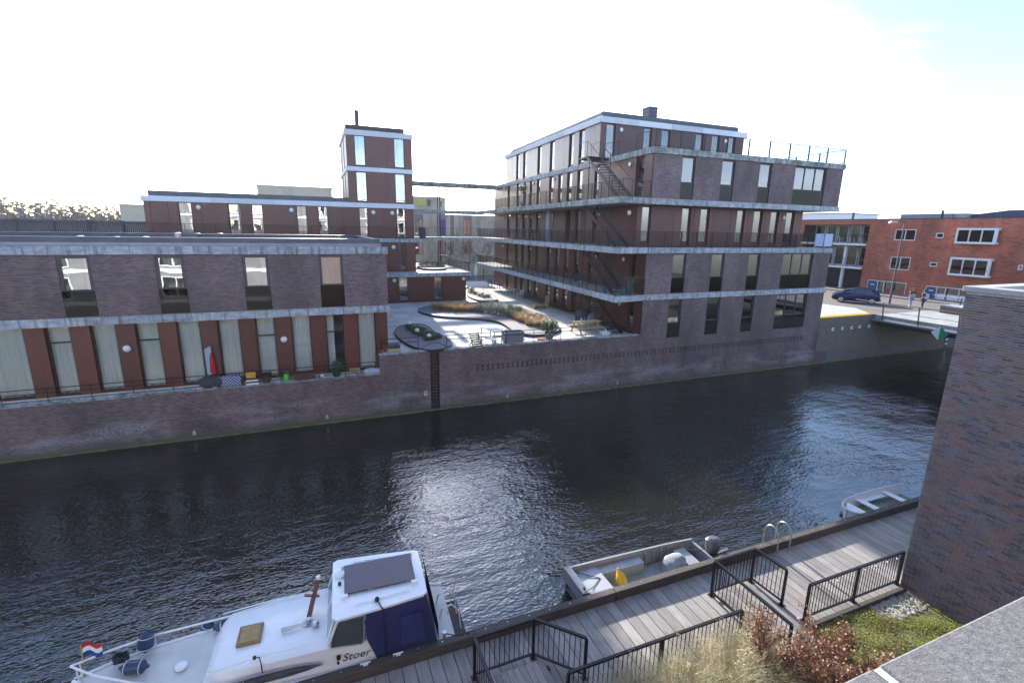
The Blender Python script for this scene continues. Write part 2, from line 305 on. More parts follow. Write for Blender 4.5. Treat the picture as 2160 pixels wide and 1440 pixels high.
# ------------------------------------------------------------------ building kit
def curtain(fr, u0, u1, z0, z1, d, m, parent, name='curtain', waves=None):
    mb = MB(fr); n = max(8, int((u1-u0)/.045)); ph = random.random()*6; vs = []
    for i in range(n+1):
        u = u0+(u1-u0)*i/n; dd = d+.03*math.sin(i*1.7+ph)+.012*math.sin(i*.9+ph*2)
        vs += [fr.p(u, dd, z0+.02*math.sin(i+ph)), fr.p(u, dd*.98, z1)]
    mb.raw(vs, [(2*i, 2*i+2, 2*i+3, 2*i+1) for i in range(n)]); return mb.build(name, m, parent, smooth=2, recalc=False)
def window(b, fr, u0, u1, z0, z1, d=-.1, fw=.06, m=None, transom=None, mull=0, cur='curtain', cm=None, lower=None, glass=None, name='window'):
    mb = MB(fr); m = m or ALU; e = d-.07
    mb.box(u0, u0+fw, e, d, z0, z1).box(u1-fw, u1, e, d, z0, z1).box(u0+fw, u1-fw, e, d, z0, z0+fw).box(u0+fw, u1-fw, e, d, z1-fw, z1)
    if transom: mb.box(u0+fw, u1-fw, e, d, transom-.03, transom+.03)
    for k in range(mull):
        c = u0+(u1-u0)*(k+1)/(mull+1); mb.box(c-fw*.4, c+fw*.4, e, d-.004, z0+fw, z1-fw)
    w = mb.build(name, m, b)
    MB(fr).box(u0+fw-.004, u1-fw+.004, e+.02, e+.03, z0+fw-.004, z1-fw+.004).build('pane', glass or GLASS, w)
    if cur == 'curtain': curtain(fr, u0+fw*.4, u1-fw*.4, z0+.05, z1-.02, d-.22, cm or CURT, w)
    elif cur == 'half':
        k = (u1-u0)*random.uniform(.3, .5)
        if random.random() < .5: curtain(fr, u0, u0+k, z0+.05, z1, d-.22, cm or CURT, w)
        else: curtain(fr, u1-k, u1, z0+.05, z1, d-.22, cm or CURT, w)
    elif cur == 'both':
        k = (u1-u0)*.26; curtain(fr, u0, u0+k, z0+.05, z1, d-.22, cm or CURT, w); curtain(fr, u1-k, u1, z0+.05, z1, d-.22, cm or CURT, w)
    elif cur == 'blind': MB(fr).box(u0+.02, u1-.02, d-.17, d-.155, z1-(z1-z0)*random.uniform(.25, .95), z1-.02).build('blind', cm or BLIND, w)
    if lower:              # glass balustrade in front of the lower part
        l = MB(fr).box(u0+.01, u1-.01, d+.02, d+.035, z0+.03, lower).build('balustrade_pane', DARKGLASS, w); MB(fr).box(u0, u1, d+.015, d+.05, lower, lower+.035).build('handrail', ALU, w)
    return w
def fascia(b, fr, u0, u1, z, d=.08, th=TH, step=4.6, m=None, t=.14, name='fascia_panel', first=None):
    u = u0; k = 0
    while u < u1-.05:
        v = min(u1, u+(first if (first and k == 0) else step*random.uniform(.93, 1.07)))
        if u1-v < 1.0: v = u1
        MB(fr).box(u+.006, v-.006, d-t, d, z-th+.004*(k % 3), z-.003*(k % 2)).build(name, m or CONC, b, bevel=.01); u = v; k += 1
def clad(b, fr, u0, u1, z0, z1, wins, seams=(), d=0, pan=1.25, th=.05, win_kw=None, m=None, sill=.0, recess=.09):
    """wood panels between full-height windows; wins = (u0, u1[, kwargs])"""
    wins = sorted(wins, key=lambda w: w[0]); edges = []; cur = u0
    for w in wins:
        edges.append((cur, w[0])); cur = w[1]
    edges.append((cur, u1))
    for a, c in edges:
        if c-a < .04: continue
        cuts = [a]+sorted(s for s in seams if a+.15 < s < c-.15)+[c]; out = [a]
        for p, q in zip(cuts, cuts[1:]):
            n = max(1, round((q-p)/pan)); out += [p+(q-p)*(i+1)/n for i in range(n)]
        for p, q in zip(out, out[1:]): MB(fr).box(p+.008, q-.008, d-th, d+.004*random.random(), z0+.01, z1-.01).build('cladding_panel', m or WOOD, b)
    MB(fr).wall(u0, u1, z0, z1, [(w[0], w[1], z0+sill, z1-.02) for w in wins], d=d-th-.004, depth=.12).build('wall', WOODFR, b)
    for w in wins:
        kw = dict(m=WOODFR, cur=random.choice(['curtain', 'half', 'blind', 'none', 'half'])); kw.update(win_kw or {}); kw.update(w[2] if len(w) > 2 else {})
        window(b, fr, w[0], w[1], z0+sill, z1-.02, d-recess, **kw)
def walllamp(b, fr, q, d=0, r=.13):
    u, z = fr.hit(q, d); P = fr.p(u, d, z); mb = MB(); n = fr.n; s = fr.u; up = Vector((0, 0, 1)); rings = []
    for rr, o in ((r*1.05, .0), (r*1.05, .03), (r*.95, .06), (r*.6, .1), (r*.1, .115)):
        rings.append([P+n*o+(s*math.cos(a)+up*math.sin(a))*rr for a in [2*math.pi*k/12 for k in range(12)]])
    mb.loft(rings); l = mb.build('wall_lamp', LAMPW, b, smooth=True); mb2 = MB()
    mb2.loft([[P+n*o+(s*math.cos(a)+up*math.sin(a))*r*1.15 for a in [2*math.pi*k/12 for k in range(12)]] for o in (0, .035)]); mb2.build('lamp_rim', ALU, l)
def railing(b, pts, h=1.0, post=1.3, infill=.11, m=None, pr=.022, tr=.024, ir=.006, bottom=.08, name='railing', mid=(), posts=True):
    m = m or BLACK; pts = [Vector(p) for p in pts]; top = MB(); bal = MB(); P = []
    for a, c in zip(pts, pts[1:]):
        L = (c-a).length; up = Vector((0, 0, 1)); top.bar(a+up*h, c+up*h, tr*1.6, tr)
        if infill: top.bar(a+up*bottom, c+up*bottom, tr, tr*.7)
        for k in mid: top.bar(a+up*k, c+up*k, tr*.8, tr*.8)
        n = max(1, round(L/post))
        for i in range(n+1): P.append(a+(c-a)*i/n)
        if infill:
            k = int(L/infill)
            for i in range(1, k): q = a+(c-a)*i/k; bal.bar(q+up*bottom, q+up*h, ir*2)
    r = top.build(name, m, b); done = []
    for q in P:
        if any((q-x).length < .05 for x in done): continue
        done.append(q)
        if posts: MB().bar(q, q+Vector((0, 0, h-.005)), pr*1.6).build('post', m, r)
    if infill and bal.v: stuff(bal.build('balusters', m, r))
    return r
# ================================================================== low brick block on the water (left)
XL, XR = -17.0, 3.45
fb = thing('waterfront_building', 'low two-storey dark brick block with curtained red-wood ground floor on the quay', 'building', (-6, 30, 2.4))
wins = []
for xa, xb in ((115, 187.5), (323.75, 386), (509, 565), (671, 722.5)): wins.append((FRONT.hu((xa, 540)), FRONT.hu((xb, 540))))
wins.append((wins[0][0]-4.1, wins[0][1]-4.1))
MB(FRONT).wall(XL, XR, S6, S9-TH, [(a, c, S6+.02, S9-TH-.02) for a, c in wins], depth=.25).build('brick_wall', BRICK, fb)
for k, (a, c) in enumerate(wins): window(fb, FRONT, a, c, S6+.02, S9-TH-.02, -.03, .13, ALU, cur=('both', 'curtain', 'half', 'curtain', 'none')[k], lower=S6+1.12, transom=S6+1.14)
fascia(fb, FRONT, XL, XR+.08, S9, .09, step=4.35); fascia(fb, FRONT, XL, XR+.08, S6, .09, step=3.9)
SD = Frame((XR, FY, 0), (0, 1, 0), (1, 0, 0))
MB(SD).wall(0, 11.5, S6, S9, [], depth=.2).wall(.65, 11.5, 2.4, S6, [], depth=.2).build('side_wall', BRICK, fb)
MB().box(XL, XR-.05, FY+.02, 37, S9-TH, S9-.04).build('roof_slab', CONC, fb); MB().box(XL, XR-.05, FY+.02, 37, S6-TH, S6-.02).build('floor_slab', CONC, fb)
MB().box(XL, XR-.3, 26.2, 36.8, S9-.03, S9+.1).build('roof', ROOFM, fb)
pz = FRONT.hit((400, 501), -.35)[1]
MB().box(XL, XR-.25, 25.95, 26.25, S9-.03, pz).box(XR-.55, XR-.25, 26.25, 36.9, S9-.03, pz).box(XL, XR-.55, 36.6, 36.9, S9-.03, pz).build('parapet', ZINC, fb, bevel=.012)
MB().box(XL, XR-.2, 25.86, 25.94, S9-.02, S9+.14).build('gutter', mat('zinc_gutter', (.20, .22, .28), (.17, .19, .24), 2, .35, .6), fb)
MB(FRONT).box(XL, XR-.1, -3.6, -3.5, 2.4, S9-TH).build('interior_wall', ROOM, fb)
MB(FRONT).box(XL, XR-.1, -3.5, -.4, 2.5, 2.56).build('room_floor', mat('pale_floor', (.55, .5, .44), (.5, .45, .4), 3, .6), fb); MB(FRONT).box(XL, XR, -12, -.1, 2.2, 2.5).build('ground_slab', CONC, fb)
# ground floor: curtained glazing between red wood piers
gl = [span(GLZ, L1, a, c, 330) for a, c in ((-40, 205), (410, 655), (850, 1095), (1280, 1505), (1675, 1900))]+[span(GLZ, L2, a, c, 230) for a, c in ((250, 465), (615, 805), (955, 1145), (1285, 1460), (1590, 1765))]
w0 = gl[0]; wd = w0[1]-w0[0]; gl[0] = (w0[1]-1.45, w0[1])
for k in range(1, 3): gl.insert(0, (gl[0][0]-2.45, gl[0][0]-1.0))
trs = {3: 4.95, 5: 4.85, 8: 4.75, 10: 4.75}
wl_ = []
for k, (a, c) in enumerate(gl): wl_.append((a, c, dict(glass=CLEARGLASS, cur='half' if k == 10 else 'curtain', transom=trs.get(k), m=mat('dark_wood_frame', (.03, .014, .012), (.02, .01, .01), 5, .5))))
clad(fb, GLZ, XL, XR-.05, 2.6, S6-TH, wl_, pan=1.6, sill=.02, recess=.12)
for q in (L1(1205, 517), L2(895, 430)): walllamp(fb, GLZ, q, 0, .15)
# roof vents
for k, (x, y) in enumerate(((1670, 470), (1858, 470), (1503, 460), (990, 475), (1232, 475), (680, 475))):
    P = onz(z1(x, y+14), S9+.1); P.y = 29.0+.7*(k % 3); u = FRONT.hu(z1(x, y), -(P.y-FY)); P.x = u; hgt = .42 if k < 3 else .22
    v = MB().lathe((u, P.y, S9+.08), [(.09, 0), (.09, hgt*.6), (.15, hgt*.6), (.15, hgt), (.05, hgt+.03)], 10).build('roof_vent', ZINC if k < 2 else GALV, fb, smooth=True)
# canal walls
def quay(name, label, x0, x1, top, coping=True, m=CANALBRICK, cat='quay wall'):
    b = thing(name, label, cat, ((x0+x1)/2, FY+.2, -.5)); return b
XQ = FRONT.hu((800, 760))
q1 = quay('quay_wall', 'low dark brick canal wall below the curtained ground floor', -60, 2.9, 2.42)
MB(FRONT).box(-60, XQ-.004, -.6, 0, -.6, 2.36).build('brick_wall', CANALBRICK, q1); fascia(q1, FRONT, -60, XQ-.004, 2.44, .035, th=.08, step=1.0 if False else 2.4, m=CONCOLD, t=.64, name='coping_stone')
xa = FRONT.hu((800, 760)); LX0 = FRONT.hu((908, 760)); LX1 = FRONT.hu((927, 760))
q2 = quay('quay_wall', 'tall dark brick canal wall with a perforated brick band under the courtyard', xa, 19.4, 3.49)
HU0, HU1 = FRONT.hu((1005, 770)), FRONT.hu((1690, 715)); HZ0 = 2.02; HR = .125
MB(FRONT).wall(xa, LX0, -.6, 3.41, [], depth=.2).wall(LX1, 36.15, -.6, HZ0, []).wall(LX1, HU0, HZ0, HZ0+3*HR, []).wall(HU1, 36.15, HZ0, HZ0+3*HR, []).wall(LX1, 19.41, HZ0+3*HR, 3.41, []).build('brick_wall', CANALBRICK, q2)
MB(FRONT).box(xa, xa+.02, -1.2, -.004, 2.0, 3.41).box(LX0-.03, LX0, -.35, -.004, -.6, 3.4).box(LX1, LX1+.03, -.35, -.004, -.6, 3.4).box(LX0-.1, LX1+.1, -.4, -.35, -.6, 3.4).build('recess_wall', BRICK, q2)
pb = MB(FRONT); u = HU0; k = 0
while u < HU1:
    for r in range(3):
        pb.box(u+.155+(.0), u+.31, -.1, 0, HZ0+r*HR+.062, HZ0+(r+1)*HR)
        pb.box(u, u+.31, -.1, .0, HZ0+r*HR, HZ0+r*HR+.06)
    u += .31
stuff(pb.build('perforated_bricks', BRICK, q2)); MB(FRONT).box(HU0-.1, HU1+.1, -.5, -.45, HZ0-.1, HZ0+3*HR+.1).build('dark_backing', mat('dark_void', (.012, .011, .011)), q2)  # near-black backing paints in the darkness behind the holes
fascia(q2, FRONT, xa, LX0-.02, 3.49, .03, th=.08, step=2.2, m=CONCOLD, t=.45, name='coping_stone'); fascia(q2, FRONT, LX1+.02, 19.36, 3.49, .03, th=.08, step=2.5, m=CONCOLD, t=.45, name='coping_stone')
MB(FRONT).box(-60, 36.2, -.05, .07, -.2, .06).build('timber_fender', mat('mossy_timber', (.09, .10, .045), (.16, .17, .10), 3, .9), q2)
# steel ladder in its recess
ld = thing('quay_ladder', 'dark steel ladder set in a slot of the brick canal wall', 'ladder', (LX0, FY, 0))
for u in (LX0+.05, LX1-.05): MB(FRONT).box(u-.02, u+.02, -.2, -.12, -.3, 3.46).build('side_rail', BLACK, ld)
for k in range(19): MB(FRONT).box(LX0+.07, LX1-.07, -.185, -.135, .0+k*.185, .03+k*.185).build('rung', BLACK, ld)
P0 = FRONT.p(LX0, -.16, 3.49); P1 = FRONT.p(LX1, -.16, 3.49)
# wall lights / mooring rings
for k, (x, y) in enumerate(((410, 912), (1070, 836), (1302, 808), (690, 878))):
    u, z = FRONT.hit((x, y)); z = max(z, .35)
    o = thing('mooring_ring', 'small grey mooring ring at the foot of the brick canal wall', 'ring', FRONT.p(u, .02, z-.2), 'mooring rings along the canal wall')
    MB(FRONT).box(u-.05, u+.05, 0.001, .025, z-.1, z+.1).build('plate', GALV, o); c = FRONT.p(u, .05, z-.05)
    MB().tube([c+Vector((math.cos(a)*.07, 0, math.sin(a)*.07)) for a in [2*math.pi*i/10 for i in range(11)]], .012, 5).build('ring', GALV, o)
u, z = FRONT.hit((898, 829)); sg = tag(MB(FRONT).box(u-.09, u+.09, 0.003, .012, z-.13, z+.13).build('wall_sign', mat('cream_sign', (.62, .55, .42), (.6, .5, .4), 5)), 'small cream notice with an orange square beside the canal ladder', 'sign')
MB(FRONT).box(u-.05, u+.05, .012, .015, z-.02, z+.09).build('orange_square', mat('sign_orange', (.5, .16, .04)), sg)
# rails on top of the canal walls
def pipe_rail(label, path, h, post, mids=(.0,), bendend=False):
    b = thing('pipe_railing', label, 'railing', path[0]); pts = [Vector(p) for p in path]; mb = MB()
    for k in (h, h*.68): mb.tube([p+Vector((0, 0, k)) for p in pts], .02, 6)
    mb.build('rail', BLACK, b)
    for a, c in zip(pts, pts[1:]):
        n = max(1, round((c-a).length/post))
        for i in range(n+1): q = a+(c-a)*i/n; MB().tube([q, q+Vector((0, 0, h))], .018, 6).lathe(q, [(.06, 0), (.06, .02)], 8).build('post', BLACK, b)
    return b
pipe_rail('low dark pipe railing in front of the curtained ground floor', [FRONT.p(-17, -.12, 2.445), FRONT.p(2.66, -.12, 2.445)], .62, 1.55)
pipe_rail('long low pipe railing along the courtyard edge between ladder and brick house', [FRONT.p(FRONT.hu((944, 735)), -.2, 3.495), FRONT.p(19.0, -.2, 3.495)], .72, 1.75)
pipe_rail('short bent pipe railing at the courtyard corner beside the ladder', [FRONT.p(xa+.15, -1.3, 3.44), FRONT.p(xa+.15, -.2, 3.495), FRONT.p(FRONT.hu((884, 738)), -.2, 3.495)], .72, 1.75)
hp = tag(MB().tube([FRONT.p(LX0-.5+1.55*i/12, -.25, 3.5+.34*math.sin(math.pi*i/12)) for i in range(13)], .02, 6).build('ladder_hoop', BLACK), 'low curved grab hoop over the head of the canal ladder', 'rail')
# ================================================================== rear block with tower
rb = thing('tower_building', 'long red cedar-clad rear block with a slim tower and pale concrete bands', 'building', (-2, 49, FL))
RX0, RX1 = -11.55, 8.7
def bw(zz, lst, y): return [span(BACK, zz, a, c, y)+((kw,) if kw else ()) for a, c, kw in lst]
W3 = bw(z1, [(1510, 1625, {}), (1930, 2035, {})], 300)+bw(z2, [(12, 108, {}), (208, 305, {}), (588, 672, {}), (768, 850, {}), (1113, 1187, {}), (1428, 1505, {})], 980)
clad(rb, BACK, RX0, RX1, S9, S12-TH, W3, seams=[BACK.hu(z1(x, 300)) for x in (1275, 1425, 1705, 2115)], sill=.06)
T0 = BACK.hu((732, 350))
for za, zb, y, lst in ((S12, S15-TH, 700, ((1088, 1178), (1415, 1502))), (S15, S18-TH, 400, ((1072, 1163), (1405, 1492)))):
    clad(rb, BACK, T0, RX1, za, zb, [span(BACK, z2, a, c, y) for a, c in lst], seams=[BACK.hu(z2(1350, y))], sill=.12, win_kw=dict(cur='half', transom=None))
W2 = [span(BACK, z2, 1442, 1510, 1290)]
clad(rb, BACK, 2.5, RX1+.1, S6, S9-TH, W2, sill=.1)
TL = Frame((T0, 45.5, 0), (0, 1, 0), (-1, 0, 0)); GREYWOOD = woodclad('weathered_grey_cladding', (.30, .26, .25), (.20, .17, .17), .5)
for za, zb in ((S12, S15-TH), (S15, S18-TH)):
    clad(rb, TL, 0, 8.5, za, zb, [(2.6, 3.5), (5.6, 6.5)], m=GREYWOOD, pan=1.0, sill=.1)
TR = Frame((RX1, 45.5, 0), (0, 1, 0), (1, 0, 0))
MB(TR).wall(0, 8.5, FL, S18, []).build('side_wall', WOODFR, rb)
MB(Frame((RX0, 45.5, 0), (0, 1, 0), (-1, 0, 0))).wall(0, 9, S9, S12, []).build('end_wall', WOODFR, rb)
MB().box(RX0, RX1-.02, 54, 54.1, FL, S12).box(T0, RX1-.02, 53.95, 54.05, S12, S18).build('rear_wall', BEIGE, rb)
MB(BACK).box(RX0, RX1-.05, -3.6, -3.5, S9, S12-TH).box(T0+.05, RX1-.05, -3.6, -3.5, S12, S18-TH).build('interior_wall', ROOM, rb)
for z, a, c in ((S9, RX0, RX1), (S12, RX0, RX1), (S15, T0, RX1), (S18, T0, RX1), (S6, 2.5, RX1)): MB().box(a-.02, c+.02, 45.53, 54, z-TH+.01, z-.02).build('floor_slab', CONC, rb)
fascia(rb, BACK, RX0-.12, RX1+.08, S12+.02, .12, .40, 4.3, CONCW); fascia(rb, BACK, T0-.05, RX1+.06, S15, .1, .36, 2.75, CONCW); fascia(rb, BACK, T0-.05, RX1+.06, S18, .1, .44, 2.75, CONCW)
for z in (S15, S18): fascia(rb, TL, -.05, 8.5, z, .1, .36, 2.8, CONCW)
fascia(rb, BACK, 1, RX1+.75, S9, .16, .36, 3.2, CONC); fascia(rb, BACK, 2.5, 7, S6, .1, .36, 3.2)
MB(BACK).box(RX0+.3, T0+1.4, -.6, -.3, S12+.02, S12+.42).build('parapet', ZINC, rb, bevel=.01); MB(BACK).box(T0+.05, RX1-.6, -.5, -.2, S18, S18+.42).box(T0+.05, T0+.3, -8, -.5, S18, S18+.42).build('tower_parapet', mat('dark_flashing', (.05, .035, .035)), rb)
u, _ = BACK.hit(z2(1092, 150), -1); MB(BACK).box(u-.16, u+.16, -1.3, -1.0, S18, S18+1.75).build('chimney', mat('dark_flashing', (.05, .035, .035)), rb)
for q in (z1(1675, 230), z2(540, 892), z2(1230, 912), z2(1390, 918), z2(1400, 1205)): walllamp(rb, BACK, q, 0, .17)
railing(rb, [BACK.p(RX0, .5, S9), BACK.p(RX1+.6, .5, S9)], .98, 2.2, .12, ir=.006)
MB(BACK).box(RX1+.45, RX1+.95, .1, .45, S9+.02, S9+.98).build('screen_panel', mat('dark_screen', (.03, .035, .06)), rb)
# lower volume with terrace
LXR = LOW.hu((983, 600))
WL_ = [span(LOW, z8, 222, 292, 250)+(dict(cur='none'),), span(LOW, z8, 488, 552, 240)+(dict(cur='half'),)]
clad(rb, LOW, 2.5, LXR, FL, S6-TH, WL_, sill=.12, pan=2.6)
LR = Frame((LXR, 44.2, 0), (0, 1, 0), (1, 0, 0)); MB(LR).wall(0, 12, FL, S6-TH, []).build('low_wall', WOODFR, rb)
MB(LOW).box(2.5, LXR-.1, -3.1, -3, FL, S6-TH).build('interior_wall', ROOM, rb)
MB().box(2.5, LXR+.35, 43.85, 56.4, S6-TH+.01, S6-.01).build('terrace_slab', concretemat('terrace_concrete', (.5, .49, .46), streak=False), rb)
fascia(rb, LOW, 2.5, LXR+.4, S6, .42, .36, 3.6)
for q in (z8(187, 185), z8(712, 172)): walllamp(rb, LOW, q, 0, .17)
railing(rb, [LOW.p(3, .3, S6), LOW.p(LXR+.28, .3, S6), LOW.p(LXR+.28, -12, S6)], .95, 1.6, .12, m=BLACK, ir=.005, pr=.012, tr=.016)
# ================================================================== five-storey brick and cedar block (right)
gb = thing('gallery_building', 'five-storey block of dark brick and red cedar with concrete galleries and an outside stair', 'building', (28, 38, FL))
BX0, BX1 = 19.42, 36.2; GD = 2.2; UE = 31.2; UP = 27.2; GE = 31.0
def rows(lst): return [span(FRONT, zz, a, c, y) for zz, a, c, y in lst]
R4 = rows([(z4, 190, 335, 850), (z4, 620, 762, 880), (z4, 1028, 1160, 900), (z4, 1408, 1748, 940)])
R2 = rows([(z6, 192, 336, 750), (z6, 612, 750, 740), (z6, 1008, 1135, 735), (z6, 1378, 1705, 730)])
R1 = rows([(z6, 147, 285, 1240), (z6, 560, 698, 1220), (z6, 952, 1070, 1190), (z6, 1312, 1640, 1160)])
for z0, z1_, ws, lo in ((S12, S15-TH, R4, .02), (S6, S9-TH, R2, .02), (FL, S6-TH, R1, .05)):
    zz = z0+lo; hz = z1_-.02; zb = 2.4 if z0 == FL else z0
    base = FRONT.hit(z6(1000, 1385))[1] if z0 == FL else zz
    if z0 == FL: zz = base
    MB(FRONT).wall(BX0, BX1, HZ0+3*HR if z0 == FL else z0, z1_, [(a, c, zz, hz) for a, c in ws], depth=.22).build('brick_wall', CANALBRICK if z0 == FL else BRICK, gb)
    for k, (a, c) in enumerate(ws):
        big = k == 3; cur = random.choice(['half', 'blind', 'none', 'curtain'])
        cur = {S12: ('blind', 'half', 'curtain', 'none'), S6: ('curtain', 'half', 'blind', 'both'), FL: ('half', 'curtain', 'none', 'half')}[z0][k]
        window(gb, FRONT, a, c, zz, hz, -.09, .09, ALU, mull=2 if big else 0, cur=cur, lower=zz+1.0, transom=zz+1.02, cm=PINK if (z0 == S6 and big) else mat('slate_curtain', (.16, .17, .24), (.12, .13, .19), 4, .9) if (z0 == S6 and k == 0) else None)
for z in (S6, S9, S12, S15): fascia(gb, FRONT, BX0+.02, BX1+.08, z, .09, TH, 2.6 if z == S15 else 4.2, CONCOLD if z == S15 else CONC)
# slabs
def P2(v): return (v.x, v.y)
for z in (S6, S9, S12, S15):
    MB().prism([P2(SIDE.p(0, 0, 0)), (BX1, FY+.04), (BX1, 56), P2(SIDE.p(UE, 0, 0))], z-TH+.02, z-.02).build('floor_slab', CONC, gb)
COR = Vector((17.02, 25.15, 0)); GP = concretemat('gallery_floor', (.46, .46, .46), streak=False)
for z in (S6, S9, S12):
    e0 = SIDE.p(-.35, GD-.1, 0); MB().prism([P2(SIDE.p(-.02, .01, 0)), P2(SIDE.p(GE, .01, 0)), P2(SIDE.p(GE, GD-.1, 0)), (COR.x+.1, COR.y+.12)], z-TH+.04, z-.01).build('gallery_slab', GP, gb)
    GF = Frame(COR, SIDE.u, SIDE.n); fascia(gb, GF, -.02, GE+.4, z, .0, TH, 3.1, CONCOLD if z == S12 else CONC, .12)
    en = Vector((BX0+.02, FY-.09, 0))-COR; CF = Frame(COR, en, Vector((en.y, -en.x, 0))); fascia(gb, CF, .0, en.length-.01, z, .0, TH, 5, CONCOLD if z == S12 else CONC, .12)
fascia(gb, SIDE, -.05, 6.5, S15, .09, TH, 2.6, CONCOLD); fascia(gb, SIDE, 6.5, UE+.1, S15, .09, TH, 3.2, CONC)
# cedar side facades by level
def sw(zz, lst): return [span(SIDE, zz, a, c, y)+((kw,) if kw else ()) for a, c, y, kw in lst]
none = dict(cur='none')
V5 = sw(z3, [(458, 492, 700, {}), (532, 566, 690, {}), (690, 731, 620, {}), (823, 872, 590, {}), (1030, 1081, 520, {}), (1138, 1200, 480, {})])
V4 = sw(z3, [(365, 388, 1000, none), (462, 490, 1000, {}), (538, 564, 990, {}), (603, 630, 980, {}), (680, 716, 960, {}), (814, 860, 960, {}), (911, 955, 950, {}), (1007, 1060, 940, {}), (1117, 1172, 930, {}), (1306, 1356, 850, none), (1752, 1842, 830, none)])
V3 = sw(z5, [(188, 225, 230, {}), (356, 396, 220, {}), (450, 494, 220, none), (520, 572, 220, {}), (596, 646, 210, {}), (668, 720, 210, {}), (800, 860, 210, {}), (990, 1042, 210, {}), (1096, 1152, 210, {}), (1284, 1335, 220, none)])
V2 = sw(z5, [(190, 210, 500, {}), (350, 374, 520, {}), (445, 474, 530, {}), (512, 542, 540, {}), (584, 616, 560, {}), (664, 697, 570, {}), (787, 832, 600, {}), (877, 922, 600, none), (974, 1021, 610, none), (1084, 1136, 620, none), (1232, 1282, 640, none), (1690, 1752, 660, none)])
V1 = sw(z5, [(182, 202, 770, {}), (346, 370, 850, {}), (437, 467, 870, none), (500, 534, 880, {}), (574, 610, 920, {}), (642, 686, 950, {}), (774, 817, 960, {}), (862, 910, 1010, {}), (955, 1006, 1040, {}), (1055, 1107, 1060, {}), (1236, 1281, 1100, dict(cur='curtain')), (1660, 1728, 1190, none)])
def clean(v, UMAX=31.2):
    v = sorted(v, key=lambda w: w[0]); out = []
    for w in v:
        a, c = w[0], w[1]; c = min(c, a+1.3)
        if out and a < out[-1][1]+.15: a = out[-1][1]+.15
        if c-a > .35 and c < UMAX-.2: out.append((a, c)+tuple(w[2:]))
    return out
for za, zb, ua, vs in ((FL, S6-TH, .1, V1), (S6, S9-TH, .05, V2), (S9, S12-TH, 1.3, V3), (S12, S15-TH, .05, V4), (S15, S18-TH, 6.55, V5)):
    m = WOOD if za < S15 else GREYWOOD; m = woodclad('silvered_cedar', (.21, .12, .10), (.13, .07, .06), .3) if za == S15 else WOOD
    clad(gb, SIDE, ua, UP if za == S15 else UE, za, zb, clean(vs, UP if za == S15 else UE), pan=.95, sill=.12, m=m, win_kw=dict(fw=.09))
MB(SIDE).box(4, UE-.1, -3.6, -3.5, FL, S15-TH).box(6.7, UP-.1, -3.6, -3.5, S15, S18-TH).build('interior_wall', ROOM, gb)
MB(FRONT).box(BX0+3.7, BX1-.05, -4.2, -4.1, 2.5, S15-TH).build('interior_wall', ROOM, gb)
MB(Frame((BX1, FY, 0), (0, 1, 0), (1, 0, 0))).wall(0, 27, 2.0, S9, []).wall(0, 27, S12, S15, []).build('end_wall', BRICK, gb); MB(SIDE).box(UE-.02, UE, -16, 0, FL, S15-TH).box(UP-.02, UP, -12, 0, S15, S18-TH).build('rear_wall', WOODFR, gb)
# recessed cedar storey and penthouse fronts
c3 = [span(F3, z6, a, c, y) for a, c, y in ((285, 382, 300), (485, 582, 300), (880, 965, 300), (1062, 1155, 300), (1245, 1330, 300), (1412, 1500, 300))]+[span(F3, z5, 1810, 1912, 240)]
E3 = F3.hu(z6(1585, 300)); clad(gb, F3, 19.46, E3, S9, S12-TH, c3, seams=[F3.hu(z6(x, 300)) for x in (205, 420, 620, 815, 1000, 1185, 1365)], sill=.28, pan=3, win_kw=dict(fw=.09))
MB(Frame((E3, 26.9, 0), (0, 1, 0), (1, 0, 0))).wall(0, 25, S9, S12, []).build('end_wall', WOODFR, gb)
E5 = F5.hu(z4(865, 480)); c5 = [span(F5, z3, 1428, 1530, 440), span(F5, z3, 1838, 1928, 410), span(F5, z3, 2030, 2128, 430)]+[span(F5, z4, a, c, 480) for a, c in ((340, 428), (520, 604), (688, 775))]
clad(gb, F5, 19.62, E5, S15, S18-TH, [c+(dict(cur='blind' if k % 2 else 'curtain', cm=WHITE),) for k, c in enumerate(c5)], sill=.12, pan=1.9, m=woodclad('plum_cedar', (.125, .040, .042), (.085, .024, .026), .42), win_kw=dict(fw=.09))
MB(Frame((E5, 32.15, 0), (0, 1, 0), (1, 0, 0))).wall(0, 20, S15, S18, []).build('end_wall', WOODFR, gb)
MB().prism([P2(SIDE.p(6.6, 0, 0)), (E5, 32.2), (E5, 52), P2(SIDE.p(UP, 0, 0))], S18-TH+.02, S18-.02).build('roof_slab', CONC, gb)
fascia(gb, F5, 19.5, E5+.25, S18, .12, .40, 3.0, CONCW); fascia(gb, SIDE, 6.4, UP+.2, S18, .12, .40, 3.2, CONCW)
MB(F5).box(19.9, E5-.4, -.6, -.3, S18, S18+.42).build('parapet', ZINC, gb, bevel=.01); MB(SIDE).box(6.9, UP-1, -.6, -.3, S18, S18+.42).build('parapet', ZINC, gb, bevel=.01)
MB().box(20.2, E5-.7, 32.8, 51, S18-.03, S18+.1).build('roof', ROOFM, gb)
F5b = Frame((0, 36.5, 0), (1, 0, 0), (0, -1, 0)); u0, _ = F5b.hit(z3(1897, 150)); u1, zt = F5b.hit(z3(1992, 85)); ch = MB(F5b).box(u0, u1, -.9, 0, S18, zt).build('chimney', ZINC, gb)
for k in range(5): MB(F5b).box(u0-.03, u1+.03, -.93, .03, zt-.15-k*.3, zt-.06-k*.3).build('louvre', ALU, ch)
